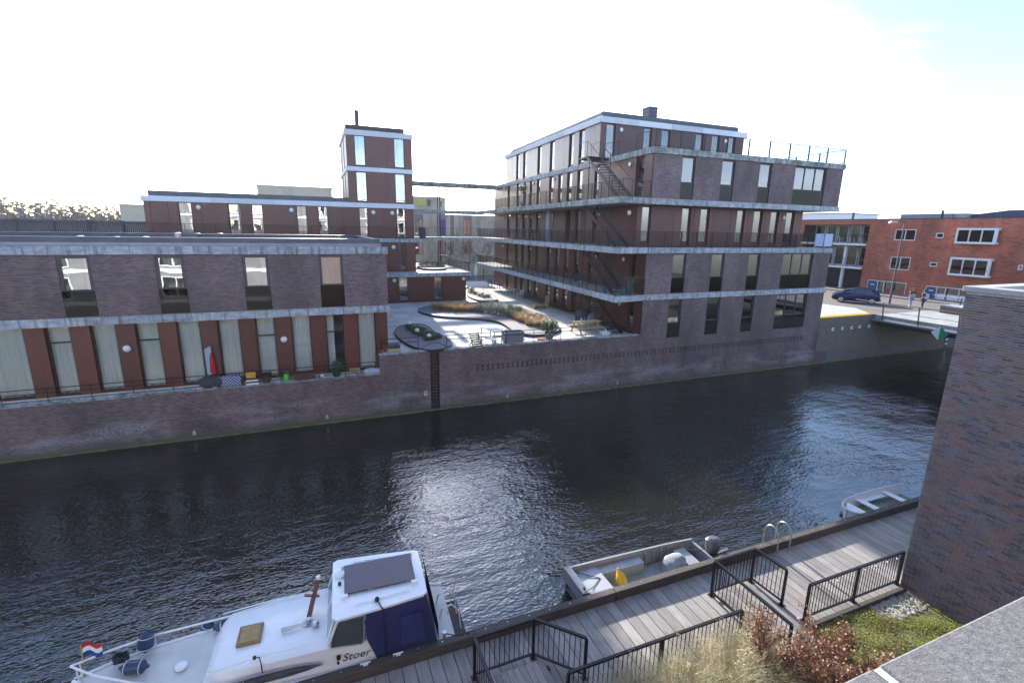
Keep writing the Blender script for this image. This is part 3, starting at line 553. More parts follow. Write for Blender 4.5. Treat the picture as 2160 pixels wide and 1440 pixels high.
for q, fr in ((z3(1597, 330), F5), (z4(668, 452), F5), (z6(1405, 150), F3), (z3(1695, 705), SIDE), (z3(870, 862), SIDE), (z3(645, 910), SIDE), (z3(330, 968), SIDE), (z5(1680, 95), F3), (z5(850, 130), SIDE), (z5(625, 140), SIDE), (z5(322, 150), SIDE), (z5(1365, 105), SIDE), (z5(1625, 600), SIDE), (z5(1332, 567), SIDE), (z5(835, 508), SIDE), (z5(620, 485), SIDE), (z5(318, 455), SIDE), (z5(1582, 1080), SIDE)): walllamp(gb, fr, q, 0, .15)
MB(SIDE).box(SIDE.hu(z5(930, 240)), SIDE.hu(z5(890, 240)), .8, 1.0, S9, S12-TH).build('column', mat('blue_grey_steel', (.20, .22, .28), (.18, .2, .26), 3, .4), gb)
# railings
up = Vector((0, 0, 1)); ge = lambda u, z: Frame(COR, SIDE.u, SIDE.n).p(u, -.06, z)
fe = FRONT.p(BX0-.1, .03, 0)
for z in (S6, S12): railing(gb, [FRONT.p(BX0-.02, .03, z), COR+Vector((.07, .07, z)), ge(GE, z)], 1.0, 1.25, .115, ir=.0075, pr=.022, tr=.024)
railing(gb, [FRONT.p(BX1+2.1 if False else BX1-.03, -8, S9), FRONT.p(BX1-.03, .03, S9), FRONT.p(BX0-.02, .03, S9), COR+Vector((.07, .07, S9)), ge(GE, S9)], 1.0, 1.25, .115, ir=.0075, pr=.022, tr=.024)
railing(gb, [FRONT.p(BX1-.05, -12, S15), FRONT.p(BX1-.05, -.02, S15), FRONT.p(BX0+.05, -.02, S15), SIDE.p(6.2, -.03, S15)], 1.0, 1.95, .115, ir=.005, pr=.04, tr=.032)
# outside stairs
def stair(z0, z1_, ub, ut, d, wdt):
    r = MB(); h = z1_-z0
    for dd in (d-wdt/2, d+wdt/2): r.bar(SIDE.p(ub, dd, z0+.02), SIDE.p(ut, dd, z1_-.08), .05, .22)
    st = r.build('stair', BLACK, gb); n = 15
    for i in range(n):
        u = ub+(ut-ub)*(i+.5)/n; z = z0+h*(i+.75)/n; MB(SIDE).box(u-.13, u+.13, d-wdt/2+.03, d+wdt/2-.03, z-.02, z).build('tread', BLACK, st)
    for dd in (d-wdt/2, d+wdt/2):
        hr = MB(); hr.tube([SIDE.p(ub-.1, dd, z0+.95), SIDE.p(ut, dd, z1_+.95), SIDE.p(ut+1.2, dd, z1_+.95)], .022, 6)
        hr.tube([SIDE.p(ub, dd, z0), SIDE.p(ub, dd, z0+1.0)], .018, 5).tube([SIDE.p(ut, dd, z1_-.1), SIDE.p(ut, dd, z1_+.95)], .018, 5).tube([SIDE.p(ut+1.2, dd, z1_-.1), SIDE.p(ut+1.2, dd, z1_+.95)], .018, 5); hr.build('handrail', BLACK, st)
    MB(SIDE).box(ut-.05, ut+1.25, .02, d+wdt/2+.04, z1_-.14, z1_-.04).build('landing', BLACK, st)
    for u in (ub+1.2, ut-.4): MB().tube([SIDE.p(u, d+wdt/2, z0), SIDE.p(u, d+wdt/2, z1_-.2)], .03, 6).build('stair_post', BLACK, st)
    return st
ub, ut = SIDE.hu(z3(1640, 1040), 1.3), SIDE.hu(z3(1290, 660), 1.3)
stair(S12, S15, ub, ut, 1.3, .95)
for a, c in ((S9, S12), (S6, S9), (FL, S6)):
    st = MB()
    for dd in (.85, 1.75): st.bar(SIDE.p(ub, dd, a+.02), SIDE.p(ut, dd, c-.4), .05, .22)
    s_ = st.build('stair', BLACK, gb)
    for i in range(14): u = ub+(ut-ub)*(i+.5)/14; z = a+(c-.4-a)*(i+.75)/14; MB(SIDE).box(u-.13, u+.13, .88, 1.72, z-.02, z).build('tread', BLACK, s_)
    fr = MB()
    for u in (ub+1.0, ut-.2): fr.tube([SIDE.p(u, 1.8, a), SIDE.p(u, 1.8, c-TH)], .03, 6)
    for z in (a+1.0, a+2.05): fr.tube([SIDE.p(ub+1.0, 1.8, z), SIDE.p(ut-.2, 1.8, z)], .015, 5)
    fr.build('stair_frame', BLACK, gb)
# cloths hung over the terrace rail
for k, (xa_, xb_, m) in enumerate(((262, 308, mat('pale_blue_cloth', (.42, .48, .68), (.36, .42, .62), 6, .9)), (312, 352, mat('pale_lilac_cloth', (.55, .58, .72), (.5, .52, .66), 6, .9)))):
    a, c = span(FRONT, z7, xa_, xb_, 360, .03); a = min(a, BX1-1.0); c = min(c, BX1-.05) if k else c
    a = BX1-1.95+k*.95; c = a+.85
    o = thing('hanging_cloth', ('pale blue' if k == 0 else 'pale lilac')+' cloth hung over the terrace railing', 'cloth', FRONT.p(a, .03, S9+.2)); curtain(FRONT, a, c, S9+.12, S9+1.03, .07, m, o, 'front_fold'); curtain(FRONT, a, c, S9+.45, S9+1.03, -.02, m, o, 'back_fold')
# ================================================================== walkway frame behind the courtyard
wf = thing('walkway_frame', 'open frame of concrete walkway beams linking tower and gallery block', 'walkway', (13, 55.5, FL))
WY = 55.5; WK = Frame((0, WY, 0), (1, 0, 0), (0, -1, 0)); xe = SIDE.p(GE-1, GD-.2, 0).x+.3
for z, m, wdt in ((S15, CONCOLD, .5), (S12, CONC, 1.3), (S9, CONC, 1.3)): MB(WK).box(RX1-1, xe+(2.3 if z == S15 else 0), -wdt, 0, z-(.52 if z == S15 else .42), z-.02).build('beam', m, wf)
for x in (924.5, 929.5): MB().tube([WK.p(WK.hu((x, 480)), -.2, 2.2), WK.p(WK.hu((x, 480)), -.2, S15-.4)], .06, 6).build('column', BLACK, wf)
railing(wf, [WK.p(RX1+.2, -.05, S9), WK.p(xe, -.05, S9)], 1.0, 1.6, .12, ir=.004); railing(wf, [WK.p(LXR+.3, -.05, S6-.1), WK.p(xe, -.05, S6-.1)], 1.0, 1.4, .12, ir=.005)
# ================================================================== courtyard
PAVE = concretemat('pale_paving', (.48, .465, .43), (.40, .39, .37), .35, False)
cf = struct(MB().prism([(2.75, FY+.45), (19.42, FY+.45), (20.6, 57), (2.75, 57)], 2.4, FL-.05).build('courtyard_floor', mat('paving_bed', (.16, .155, .15))))
tm = {}
def tile(x, y, w, l):
    key = (round(w, 2), round(l, 2))
    if key not in tm:
        o = MB().box(-w/2+.008, w/2-.008, -l/2+.008, l/2-.008, 0, .05).build('tile', PAVE, cf); tm[key] = o.data
        place(o, (x, y, FL-.048), cf); return
    o = bpy.data.objects.new('tile', tm[key]); COL.objects.link(o); place(o, (x, y, FL-.048+random.uniform(-.002, .002)), cf)
nt = 0; big = MB(); TW, TLn = 1.25, .85
for j in range(40):
    y = FY+.5+TLn*(j+.5)
    for i in range(15):
        x = 2.8+TW*(i+.5)+(.0 if j % 2 else 0)
        if x > 19.3+.037*(y-FY)-TW/2: continue
        if y > 44 and x < LXR+.2: continue
        if nt < 295: tile(x, y, TW, TLn); nt += 1
        else: big.box(x-TW/2+.01, x+TW/2-.01, y-TLn/2+.01, y+TLn/2-.01, FL-.05, FL)
big.box(18.4, 19.1, 26.3, 58, FL-.055, FL-.01)
stuff(big.build('tile_field', PAVE, cf))
SLATE = mat('slate_chippings', (.085, .08, .105), (.20, .195, .23), 30, .8, 0, .03, bsc=24); KERB = mat('planter_steel_edge', (.025, .025, .035))
GRASSB = leafmat('beige_grass', (.42, .30, .15), (.30, .20, .10)); LAVG = leafmat('grey_green_leaf', (.12, .16, .12), (.20, .235, .17)); MOSSG = leafmat('olive_leaf', (.10, .11, .035), (.17, .145, .06)); DKG = leafmat('dark_leaf', (.025, .05, .015), (.06, .10, .03)); SHG = leafmat('shiny_leaf', (.05, .10, .03), (.16, .22, .08))
def tuft(m, c, r, h, n, w=.012, lean=.5, segs=2):
    c = Vector(c)
    for _ in range(n):
        a = random.uniform(0, 6.283); rr = r*math.sqrt(random.random())*.5; b = c+Vector((math.cos(a)*rr, math.sin(a)*rr, 0)); a2 = a+random.uniform(-.7, .7); L = random.uniform(.3, 1)*lean; hh = h*random.uniform(.55, 1.1)
        dx = Vector((math.cos(a2), math.sin(a2), 0)); sd = Vector((-dx.y, dx.x, 0))*w*.5; vs = []
        for i in range(segs+1):
            t_ = i/segs; p = b+dx*(L*h*t_*t_)+Vector((0, 0, hh*(t_-.25*L*t_*t_))); k = 1-.8*t_; vs += [p-sd*k, p+sd*k]
        m.raw(vs, [(2*i, 2*i+1, 2*i+3, 2*i+2) for i in range(segs)])
def leaves(m, c, rx, ry, rz, n, s, shell=.55):
    c = Vector(c)
    for _ in range(n):
        v = Vector((random.gauss(0, 1), random.gauss(0, 1), random.gauss(0, 1))).normalized()*(shell+(1-shell)*random.random())
        p = c+Vector((v.x*rx, v.y*ry, v.z*rz)); a = Vector((random.gauss(0, 1), random.gauss(0, 1), random.gauss(0, 1))).normalized(); b = a.orthogonal().normalized(); k = s*random.uniform(.6, 1.3)
        m.raw([p-a*k, p+b*k*.5, p+a*k, p-b*k*.5], [(0, 1, 2, 3)])
def smooth_poly(pts, it=2):
    for _ in range(it):
        pts = [q for i in range(len(pts)) for q in (pts[i]*.75+pts[(i+1) % len(pts)]*.25, pts[i]*.25+pts[(i+1) % len(pts)]*.75)]
    return pts
def planter(label, zz, outl, z, h=.16):
    P = smooth_poly([onz(zz(*q), z+h) for q in outl]); c = sum(P, Vector())/len(P)
    b = thing('planting_bed', label, 'planting bed', (c.x, c.y, z)); MB().prism(P, z+.002, z+h-.03).build('slate_fill', SLATE, b)
    n = len(P); inn = [p+(c-p).normalized()*.05 for p in P]; mb = MB(); vs = []; fs = []
    for p, q in zip(P, inn): vs += [(p.x, p.y, z+.001), (p.x, p.y, z+h), (q.x, q.y, z+h), (q.x, q.y, z+h-.06)]
    for i in range(n):
        j = (i+1) % n
        for k in range(3): fs.append((4*i+k, 4*j+k, 4*j+k+1, 4*i+k+1))
    mb.raw(vs, fs).build('steel_edge', KERB, b); return b, z+h-.03
b1, zb = planter('small kidney-shaped slate bed with olive ground cover near the ladder', z8, [(185, 560), (215, 530), (300, 512), (400, 512), (455, 535), (495, 575), (560, 600), (620, 640), (625, 670), (590, 695), (480, 712), (400, 705), (310, 680), (230, 630), (190, 590)], FL)
b2, _ = planter('large winding slate bed with beige grasses in mid courtyard', z8, [(358, 405), (385, 425), (460, 445), (560, 458), (700, 465), (850, 475), (960, 490), (1020, 515), (1060, 545), (1100, 575), (1160, 590), (1250, 598), (1340, 590), (1420, 575), (1445, 550), (1430, 515), (1380, 475), (1280, 430), (1180, 400), (1080, 370), (960, 352), (850, 348), (730, 352), (600, 362), (480, 372), (400, 385)], FL)
b3, _ = planter('rear slate bed beside the low cedar volume', z8, [(735, 255), (738, 300), (790, 325), (870, 345), (940, 345), (980, 330), (960, 305), (890, 270), (860, 245), (800, 235)], FL)
b4, _ = planter('oval slate bed up on the cedar terrace', z8, [(350, 70), (400, 52), (520, 52), (590, 85), (560, 97), (430, 97), (370, 88)], S6)
def bed_plants(name, label, cat, zz, pts, z, m, r, h, n, kind='tuft', grp=None, s=.05):
    for x, y in pts:
        c = onz(zz(x, y), z); mb = MB()
        if kind == 'tuft': tuft(mb, c, r*1.6, h*random.uniform(.85, 1.15), n, .03, .7)
        else: leaves(mb, c+Vector((0, 0, h*.4)), r, r, h*.6, n, s, .3); tuft(mb, c, r, h, n//5, .02, .5)
        tag(mb.build(name, m, recalc=False, origin=c), label, cat, grp)
bed_plants('grass_clump', 'beige dry grass clump at the narrow end of the winding bed', 'grass', z8, [(505, 405), (550, 408), (600, 412), (650, 416), (700, 416), (745, 418), (780, 416), (535, 395), (630, 400), (715, 398)], zb, GRASSB, .42, .62, 170, grp='beige grasses at the narrow bed end')
bed_plants('grass_clump', 'beige dry grass clump between white globes at the wide bed end', 'grass', z8, [(1105, 470), (1140, 490), (1180, 500), (1215, 520), (1260, 530), (1300, 535), (1200, 470), (1240, 485), (1290, 500), (1325, 515), (1165, 460)], zb, GRASSB, .42, .62, 170, grp='beige grasses at the wide bed end')
bed_plants('lavender_bush', 'grey-green lavender bush in the middle of the winding bed', 'shrub', z8, [(815, 420), (860, 425), (905, 432), (950, 440), (1000, 448), (1050, 456), (1080, 462), (850, 400), (900, 404), (960, 412), (1010, 420), (1070, 432), (1110, 440), (1150, 440), (930, 388), (990, 395), (1060, 405), (1125, 418)], zb, LAVG, .5, .62, 330, 'leaf', 'lavender bushes', .05)
bed_plants('ground_cover', 'low olive ground cover in the small kidney bed', 'shrub', z8, [(310, 565), (350, 590), (300, 545), (395, 605), (440, 635), (480, 630), (510, 620), (400, 570), (450, 600), (360, 560)], zb, MOSSG, .38, .3, 260, 'leaf', 'olive ground cover in the kidney bed', .05)
bed_plants('ground_cover', 'low olive ground cover in the rear slate bed', 'shrub', z8, [(765, 280), (800, 290), (835, 305), (870, 315), (900, 312), (780, 265)], zb, MOSSG, .4, .35, 220, 'leaf', 'olive ground cover in the rear bed', .05)
bed_plants('ground_cover', 'mossy mound of plants on the cedar terrace bed', 'shrub', z8, [(390, 70), (430, 72), (470, 73), (510, 74), (540, 76)], S6+.12, MOSSG, .5, .45, 220, 'leaf', 'mossy plants on the terrace bed', .06)
for bn, lst, z in (('the small kidney bed', ((300, 538), (358, 590), (449, 633)), zb), ('the winding bed', ((825, 388), (1173, 466), (1270, 530)), zb), ('the rear slate bed', ((768, 262), (738, 252), (856, 296)), zb)):
    for x, y in lst:
        c = onz(z8(x, y), z); o = thing('globe_lamp', 'white globe lamp standing in '+bn, 'lamp', c, 'globe lamps in '+bn); r = .17 if bn != 'the rear slate bed' else .15
        MB().ball(c+Vector((0, 0, r+.02)), r, 14).build('globe', LAMPW, o, smooth=2); MB().lathe(c, [(.07, 0), (.07, .04)], 10).build('foot', BLACK, o)
# ------------------------------------------------------------------ courtyard furniture
PINE = mat('pine_wood', (.42, .31, .16), (.34, .25, .13), 12, .7, stretch=(1, 1, 6)); PALEW = mat('pale_table_top', (.62, .60, .54), (.55, .53, .48), 5, .6); RATTAN = mat('brown_rattan', (.09, .05, .03), (.06, .03, .02), 20, .7)
def legs(o, c, w, d, h, t_, m):
    for sx in (-1, 1):
        for sy in (-1, 1): MB().box(c.x+sx*(w/2-t_)-t_/2, c.x+sx*(w/2-t_)+t_/2, c.y+sy*(d/2-t_)-t_/2, c.y+sy*(d/2-t_)+t_/2, c.z, c.z+h).build('leg', m, o)
def spin(o, a): o.rotation_euler.z = a; return o
def table(label, c, w, d, h, m, lm, rz=0, boards=4, cat='table', name='table'):
    o = thing(name, label, cat, c); n = boards
    for k in range(n): y0 = c.y-d/2+d*k/n; MB().box(c.x-w/2, c.x+w/2, y0+.006, y0+d/n-.006, c.z+h-.035, c.z+h).build('board', m, o)
    legs(o, c, w, d, h-.035, .05, lm); MB().box(c.x-w/2+.06, c.x+w/2-.06, c.y-.03, c.y+.03, c.z+h-.1, c.z+h-.036).build('apron', lm, o); return spin(o, rz)
def chair(label, c, m, rz=0, arms=False, h=.84):
    o = thing('garden_chair', label, 'chair', c); MB().box(c.x-.22, c.x+.22, c.y-.22, c.y+.2, c.z+.42, c.z+.46).build('seat', m, o)
    legs(o, c, .46, .44, .42, .035, m); mb = MB()
    mb.bar(c+Vector((-.2, .2, .46)), c+Vector((-.2, .28, h)), .03).bar(c+Vector((.2, .2, .46)), c+Vector((.2, .28, h)), .03)
    for k in range(4): mb.bar(c+Vector((-.2, .22+.016*k, .54+k*.09)), c+Vector((.2, .22+.016*k, .54+k*.09)), .02, .05)
    mb.build('backrest', m, o)
    if arms:
        for sx in (-1, 1): MB().bar(c+Vector((sx*.23, -.2, .64)), c+Vector((sx*.23, .22, .64)), .04, .03).bar(c+Vector((sx*.23, -.2, .42)), c+Vector((sx*.23, -.2, .64)), .03).build('armrest', m, o)
    return spin(o, rz)
def fp(x, y): return onz(z8(x, y), FL+.01)
WMET = mat('white_garden_metal', (.62, .63, .62), (.55, .56, .55), 8, .5); DMET = mat('dark_wicker', (.045, .035, .03), (.07, .055, .045), 20, .7)
table('white topped garden table set close to the courtyard railing', fp(930, 640), .75, 1.7, .74, PALEW, GALV, rad(10), 3)
table('low white bench lying between table and railing', fp(890, 672), .3, 1.7, .44, PALEW, GALV, rad(12), 1, 'bench', 'garden_bench'); table('short white bench at the end of the garden table', fp(975, 665), .7, .4, .46, PALEW, GALV, rad(5), 1, 'bench', 'garden_bench')
dc = thing('deck_chair', 'black folding deck chair beside the white bench', 'chair', fp(805, 685)); c = WL[dc.name]
for sx in (-.28, .28): MB().bar(c+Vector((sx, -.5, 0)), c+Vector((sx, .5, .75)), .035).bar(c+Vector((sx, .35, 0)), c+Vector((sx, -.35, .42)), .035).build('side_frame', BLACK, dc)
for k in range(7): MB().bar(c+Vector((-.28, -.38+.13*k, .1+.095*k)), c+Vector((.28, -.38+.13*k, .1+.095*k)), .03, .075).build('slat', BLACK, dc)
bx = thing('planter_box', 'large grey flared planter box behind the courtyard railing', 'planter', fp(1085, 655)); c = WL[bx.name]
def flare(b, c, w0, w1, d0, d1, h, m, rim=.04, nm='box'):
    MB().loft([[c+Vector((sx*w/2, sy*d/2, z)) for sx, sy in ((-1, -1), (1, -1), (1, 1), (-1, 1))] for w, d, z in ((w0, d0, 0), (w1, d1, h), (w1-2*rim, d1-2*rim, h), (w1-2*rim, d1-2*rim, h-.08))]).build(nm, m, b)
flare(bx, c, 1.05, 1.25, .6, .7, .68, mat('grey_fibre_cement', (.17, .18, .2), (.14, .15, .17), 8)); MB().box(c.x-.55, c.x+.55, c.y-.28, c.y+.28, c.z+.6, c.z+.605).build('soil', SOIL, bx)
bx = thing('planter_trough', 'low dark green trough beside the grey planter box', 'planter', fp(1080, 612)); c = WL[bx.name]; flare(bx, c, 1.1, 1.15, .35, .4, .32, mat('dark_green_paint', (.03, .05, .045))); MB().box(c.x-.5, c.x+.5, c.y-.15, c.y+.15, c.z+.26, c.z+.265).build('soil', SOIL, bx); lv = MB(); tuft(lv, c+Vector((-.3, 0, .26)), .3, .35, 60, .02); lv.build('plant', MOSSG, bx, recalc=False)
def pot(label, c, r, h, m, plant=None, pr=.4, ph=.6, n=300, s=.06, cat='potted plant', kind='leaf', name='potted_plant'):
    o = thing(name, label, cat, c); c = Vector(c); MB().lathe(c, [(r*.75, 0), (r, h), (r*1.08, h), (r*1.08, h*.9), (r*.9, h*.88)], 14).build('pot', m, o, smooth=True)
    if plant:
        mb = MB()
        if kind == 'leaf':
            leaves(mb, c+Vector((0, 0, h+ph*.5)), pr, pr, ph*.55, n, s, .2); st = MB()
            for k in range(5): a = k*1.256; st.tube([c+Vector((0, 0, h*.8)), c+Vector((math.cos(a)*pr*.5, math.sin(a)*pr*.5, h+ph*.6))], .01, 4)
            st.build('stem', mat('plant_stem', (.08, .06, .04)), o)
        else: tuft(mb, c+Vector((0, 0, h*.85)), r, ph, n, s, .8)
        mb.build('foliage', plant, o, recalc=False)
    return o
GREYPOT = mat('grey_pot', (.12, .125, .135), (.1, .1, .11), 6, .6); TERRA = mat('terracotta', (.42, .14, .07), (.36, .11, .055), 8, .8); DKPOT = mat('dark_glazed_pot', (.03, .035, .05), (.02, .025, .03), 5, .3)
pot('tall bright green laurel in a pot by the courtyard railing', fp(1362, 632), .28, .35, GREYPOT, SHG, .55, 1.0, 700, .085)
pot('flat brown bowl beside the potted laurel', fp(1300, 640), .28, .14, TERRA, cat='bowl', name='bowl')
# picnic table
pt = thing('picnic_table', 'pine picnic table with fixed benches in the corner under the gallery', 'picnic table', fp(1640, 580)); c = WL[pt.name]
for k in range(5): MB().box(c.x-1.0, c.x+1.0, c.y-.36+.145*k, c.y-.36+.145*k+.13, c.z+.72, c.z+.76).build('top_board', PINE, pt)
for sy in (-1, 1):
    for k in range(2): MB().box(c.x-1.0, c.x+1.0, c.y+sy*.68-.15+.15*k, c.y+sy*.68-.02+.15*k, c.z+.42, c.z+.46).build('bench_board', PINE, pt)
for sx in (-.75, .75):
    MB().bar(c+Vector((sx, -.62, 0)), c+Vector((sx, -.2, .72)), .1, .045).build('leg', PINE, pt); MB().bar(c+Vector((sx, .62, 0)), c+Vector((sx, .2, .72)), .1, .045).build('leg', PINE, pt)
    MB().box(c.x+sx-.022, c.x+sx+.022, c.y-.8, c.y+.8, c.z+.33, c.z+.42).build('cross_beam', PINE, pt)
spin(pt, rad(4)); tc = c+Vector((-.35, .05, .765))
cp = tag(MB().lathe(tc, [(.06, 0), (.065, .12), (.03, .2), (.03, .24)], 10).build('jar', mat('cream_ceramic', (.6, .52, .35)), smooth=True), 'cream jar standing on the picnic table', 'jar'); cp2 = tag(MB().lathe(tc+Vector((.32, .1, 0)), [(.06, 0), (.06, .17), (.05, .18)], 10).build('tin_can', mat('blue_grey_tin', (.2, .24, .32), None, 4, .3, .6), smooth=True), 'blue-grey tin standing on the picnic table', 'tin')
# covered barbecue, basin, pallet chair
def blob(name, label, cat, c, prof, m, sq=(1, 1), n=14):
    o = MB().lathe(c, prof, n)
    for v in o.v: v.x = c.x+(v.x-c.x)*sq[0]*(1+.05*math.sin(9*v.z+3*v.y)); v.y = c.y+(v.y-c.y)*sq[1]*(1+.05*math.cos(8*v.z+2*v.x))
    return tag(o.build(name, m, smooth=True), label, cat)
TARP = mat('dark_blue_cover', (.045, .055, .10), (.03, .035, .06), 5, .7)
blob('covered_barbecue', 'barbecue under a dark blue cover behind the picnic table', 'barbecue', fp(1610, 505), [(.36, 0), (.4, .3), (.42, .7), (.36, .92), (.2, 1.0), (.02, 1.02)], TARP, (1.4, .8)); blob('storage_bag', 'crumpled grey blue bag leaning beside the covered barbecue', 'bag', fp(1680, 510), [(.22, 0), (.28, .2), (.25, .5), (.15, .7), (.02, .74)], mat('grey_blue_bag', (.14, .16, .22), (.3, .3, .34), 5, .8), (1.3, .9))
bs = thing('wash_basin', 'white basin with a bottle on the ground at the courtyard corner', 'basin', fp(1785, 597)); c = WL[bs.name]; flare(bs, c, .5, .72, .34, .45, .2, WHITE, .03); MB().lathe(c+Vector((.05, 0, .12)), [(.05, 0), (.05, .2), (.02, .26), (.02, .32)], 8).build('bottle', WHITE, bs, smooth=True)
pc = thing('pallet_chair', 'low lounge chair built of pale pallet wood facing the courtyard', 'chair', fp(1300, 395)); c = WL[pc.name]
for z in (.0, .16):
    for k in range(5): MB().box(c.x-.75, c.x+.45, c.y-.42+.18*k, c.y-.42+.18*k+.12, c.z+z+.1, c.z+z+.125).build('slat', PINE, pc)
    for k in range(3): MB().box(c.x-.75+.53*k, c.x-.65+.53*k, c.y-.42, c.y+.42, c.z+z, c.z+z+.1).build('bearer', PINE, pc)
for k in range(5): MB().bar(c+Vector((.42+.03*k, -.42, .36+.15*k)), c+Vector((.42+.03*k, .42, .36+.15*k)), .03, .11).build('back_slat', PINE, pc)
for sy in (-.4, 0, .4): MB().bar(c+Vector((.45, sy, .1)), c+Vector((.6, sy, 1.05)), .05, .08).build('back_post', PINE, pc)
spin(pc, rad(-8))
chair('round-backed dark rattan armchair at the far end of the gallery', fp(912, 232), RATTAN, rad(-30), True, .9); chair('second dark rattan armchair behind the small rattan table', fp(1000, 252), RATTAN, rad(70), True, .9); table('small dark rattan table between two rattan armchairs', fp(960, 250), .7, .7, .6, RATTAN, RATTAN, 0, 3)
chair('white metal bistro chair facing the dark rattan set', fp(1048, 292), WMET, rad(60), True); chair('white metal bistro chair on the pallet lounge side of the little table', fp(1143, 325), WMET, rad(-60), True); table('little white bistro table between two metal chairs', fp(1095, 302), .55, .55, .7, PALEW, WMET, rad(10), 2)
pot('small clipped tree in a terracotta pot by the gallery stair', fp(1582, 478), .2, .35, TERRA, DKG, .35, .9, 350, .06)
# plants on the first gallery
g6 = lambda x, y: onz(z5(x, y), S6+.01)
pot('spiky pale yucca in a grey pot at the gallery corner', g6(1680, 985), .22, .4, GREYPOT, leafmat('pale_spiky_leaf', (.30, .30, .33), (.16, .15, .15)), .5, 1.1, 90, .03, kind='tuft'); pot('square grey pot with dry sticks beside the yucca', g6(1615, 985), .22, .45, GREYPOT, leafmat('dry_stick', (.12, .07, .05), (.2, .15, .12)), .3, 1.2, 14, .02, kind='tuft'); pot('terracotta pot at the wall behind the yucca', g6(1730, 960), .14, .25, TERRA, MOSSG, .15, .2, 60, .05)
pot('small white pot with a fern on the gallery floor', g6(1155, 855), .1, .2, WHITE, SHG, .16, .25, 80, .04); pot('small dark pot with a fern next to the white pot', g6(1100, 840), .1, .18, DKPOT, SHG, .18, .25, 80, .04)
hb = MB(); cc = Frame(COR, SIDE.u, SIDE.n); u, z = cc.hit(z3(535, 965), -.3); leaves(hb, cc.p(u, -.3, z), .5, .6, .42, 500, .07, .1); tb = tag(hb.build('balcony_bush', DKG, recalc=False), 'dark green bush growing on the upper gallery railing', 'shrub'); MB().tube([cc.p(u, -.3, S12), cc.p(u, -.3, z)], .03, 6).build('stem', mat('plant_stem', (.08, .06, .04)), tb); MB().lathe(cc.p(u, -.3, S12), [(.2, 0), (.24, .35), (.2, .34)], 12).build('pot', GREYPOT, tb)
ch2 = lambda x, y: onz(z5(x, y), S9+.01)
c = ch2(660, 392); table('light wooden chest on the second gallery', c, .9, .5, .55, PINE, PINE, rad(88), 3, 'chest', 'garden_chest')
# ================================================================== street and quay on the right
SZ = 3.7; ROADM = mat('brown_paver_road', (.17, .145, .125), (.13, .115, .10), 3, .85, 0, .003); PALEP = concretemat('pale_pavement', (.52, .51, .49), streak=False)
struct(MB().box(36.25, 120, FY+.02, 140, 1.0, SZ-.12).build('road', ROADM)); struct(MB().prism([(36.25, FY+.1), (42.3, FY+.1), (44.5, 28.4), (43.6, 31.5), (36.25, 33.5)], SZ-.119, SZ).build('pavement', PALEP))
struct(MB().raw([(42.3, 25.6, SZ-.02), (53, 25.6, SZ-.02), (53, 34, SZ-.115), (44, 34, SZ-.115)], [(0, 1, 2, 3)]).build('road_ramp', ROADM, recalc=False)); struct(MB().box(56.9, 59.6, 15, 120, SZ-.119, SZ).build('sidewalk', mat('grey_paver', (.22, .2, .18), (.18, .165, .15), 4, .85)))
q3 = thing('concrete_quay', 'tall stained grey concrete quay wall running under the bridge', 'quay wall', (48, FY+.3, -.5))
QC = concretemat('quay_concrete', (.13, .115, .125), (.085, .075, .08), .6); edges_ = [36.22, 37.6, 40.0, 42.4, 46, 50, 55, 60, 66]
for a, c in zip(edges_, edges_[1:]): MB(FRONT).box(a+.006, c-.006, -.5, -.03+.004*(int(a) % 2), -.6, SZ-.08).build('wall_panel', QC if a > 37 else mat('plum_render', (.12, .08, .10), (.10, .065, .08), 2, .8), q3)
MB(FRONT).box(36.22, 42.3, -.6, .02, SZ-.08, SZ+.03).build('yellow_edge', YELLOW, q3); MB(FRONT).box(36.22, 66, -.05, .06, -.2, .1).build('timber_fender', mat('mossy_timber', (.09, .10, .045), (.16, .17, .10), 3, .9), q3)
zq = zf(1730, 560, 8.64)
for x, y in ((233, 1160), (408, 1145), (575, 1132), (722, 1117), (893, 1104)):
    u, z = FRONT.hit(zq(x, y)); o = thing('wall_light', 'small white square light set in the concrete quay wall', 'light', FRONT.p(u, -.03, z-.11), 'square lights in the quay wall')
    MB(FRONT).box(u-.13, u+.13, -.024, .03, z-.12, z+.12).build('frame', WHITE, o); MB(FRONT).box(u, u+.1, .031, .036, z-.06, z+.06).build('lens', ALU, o)
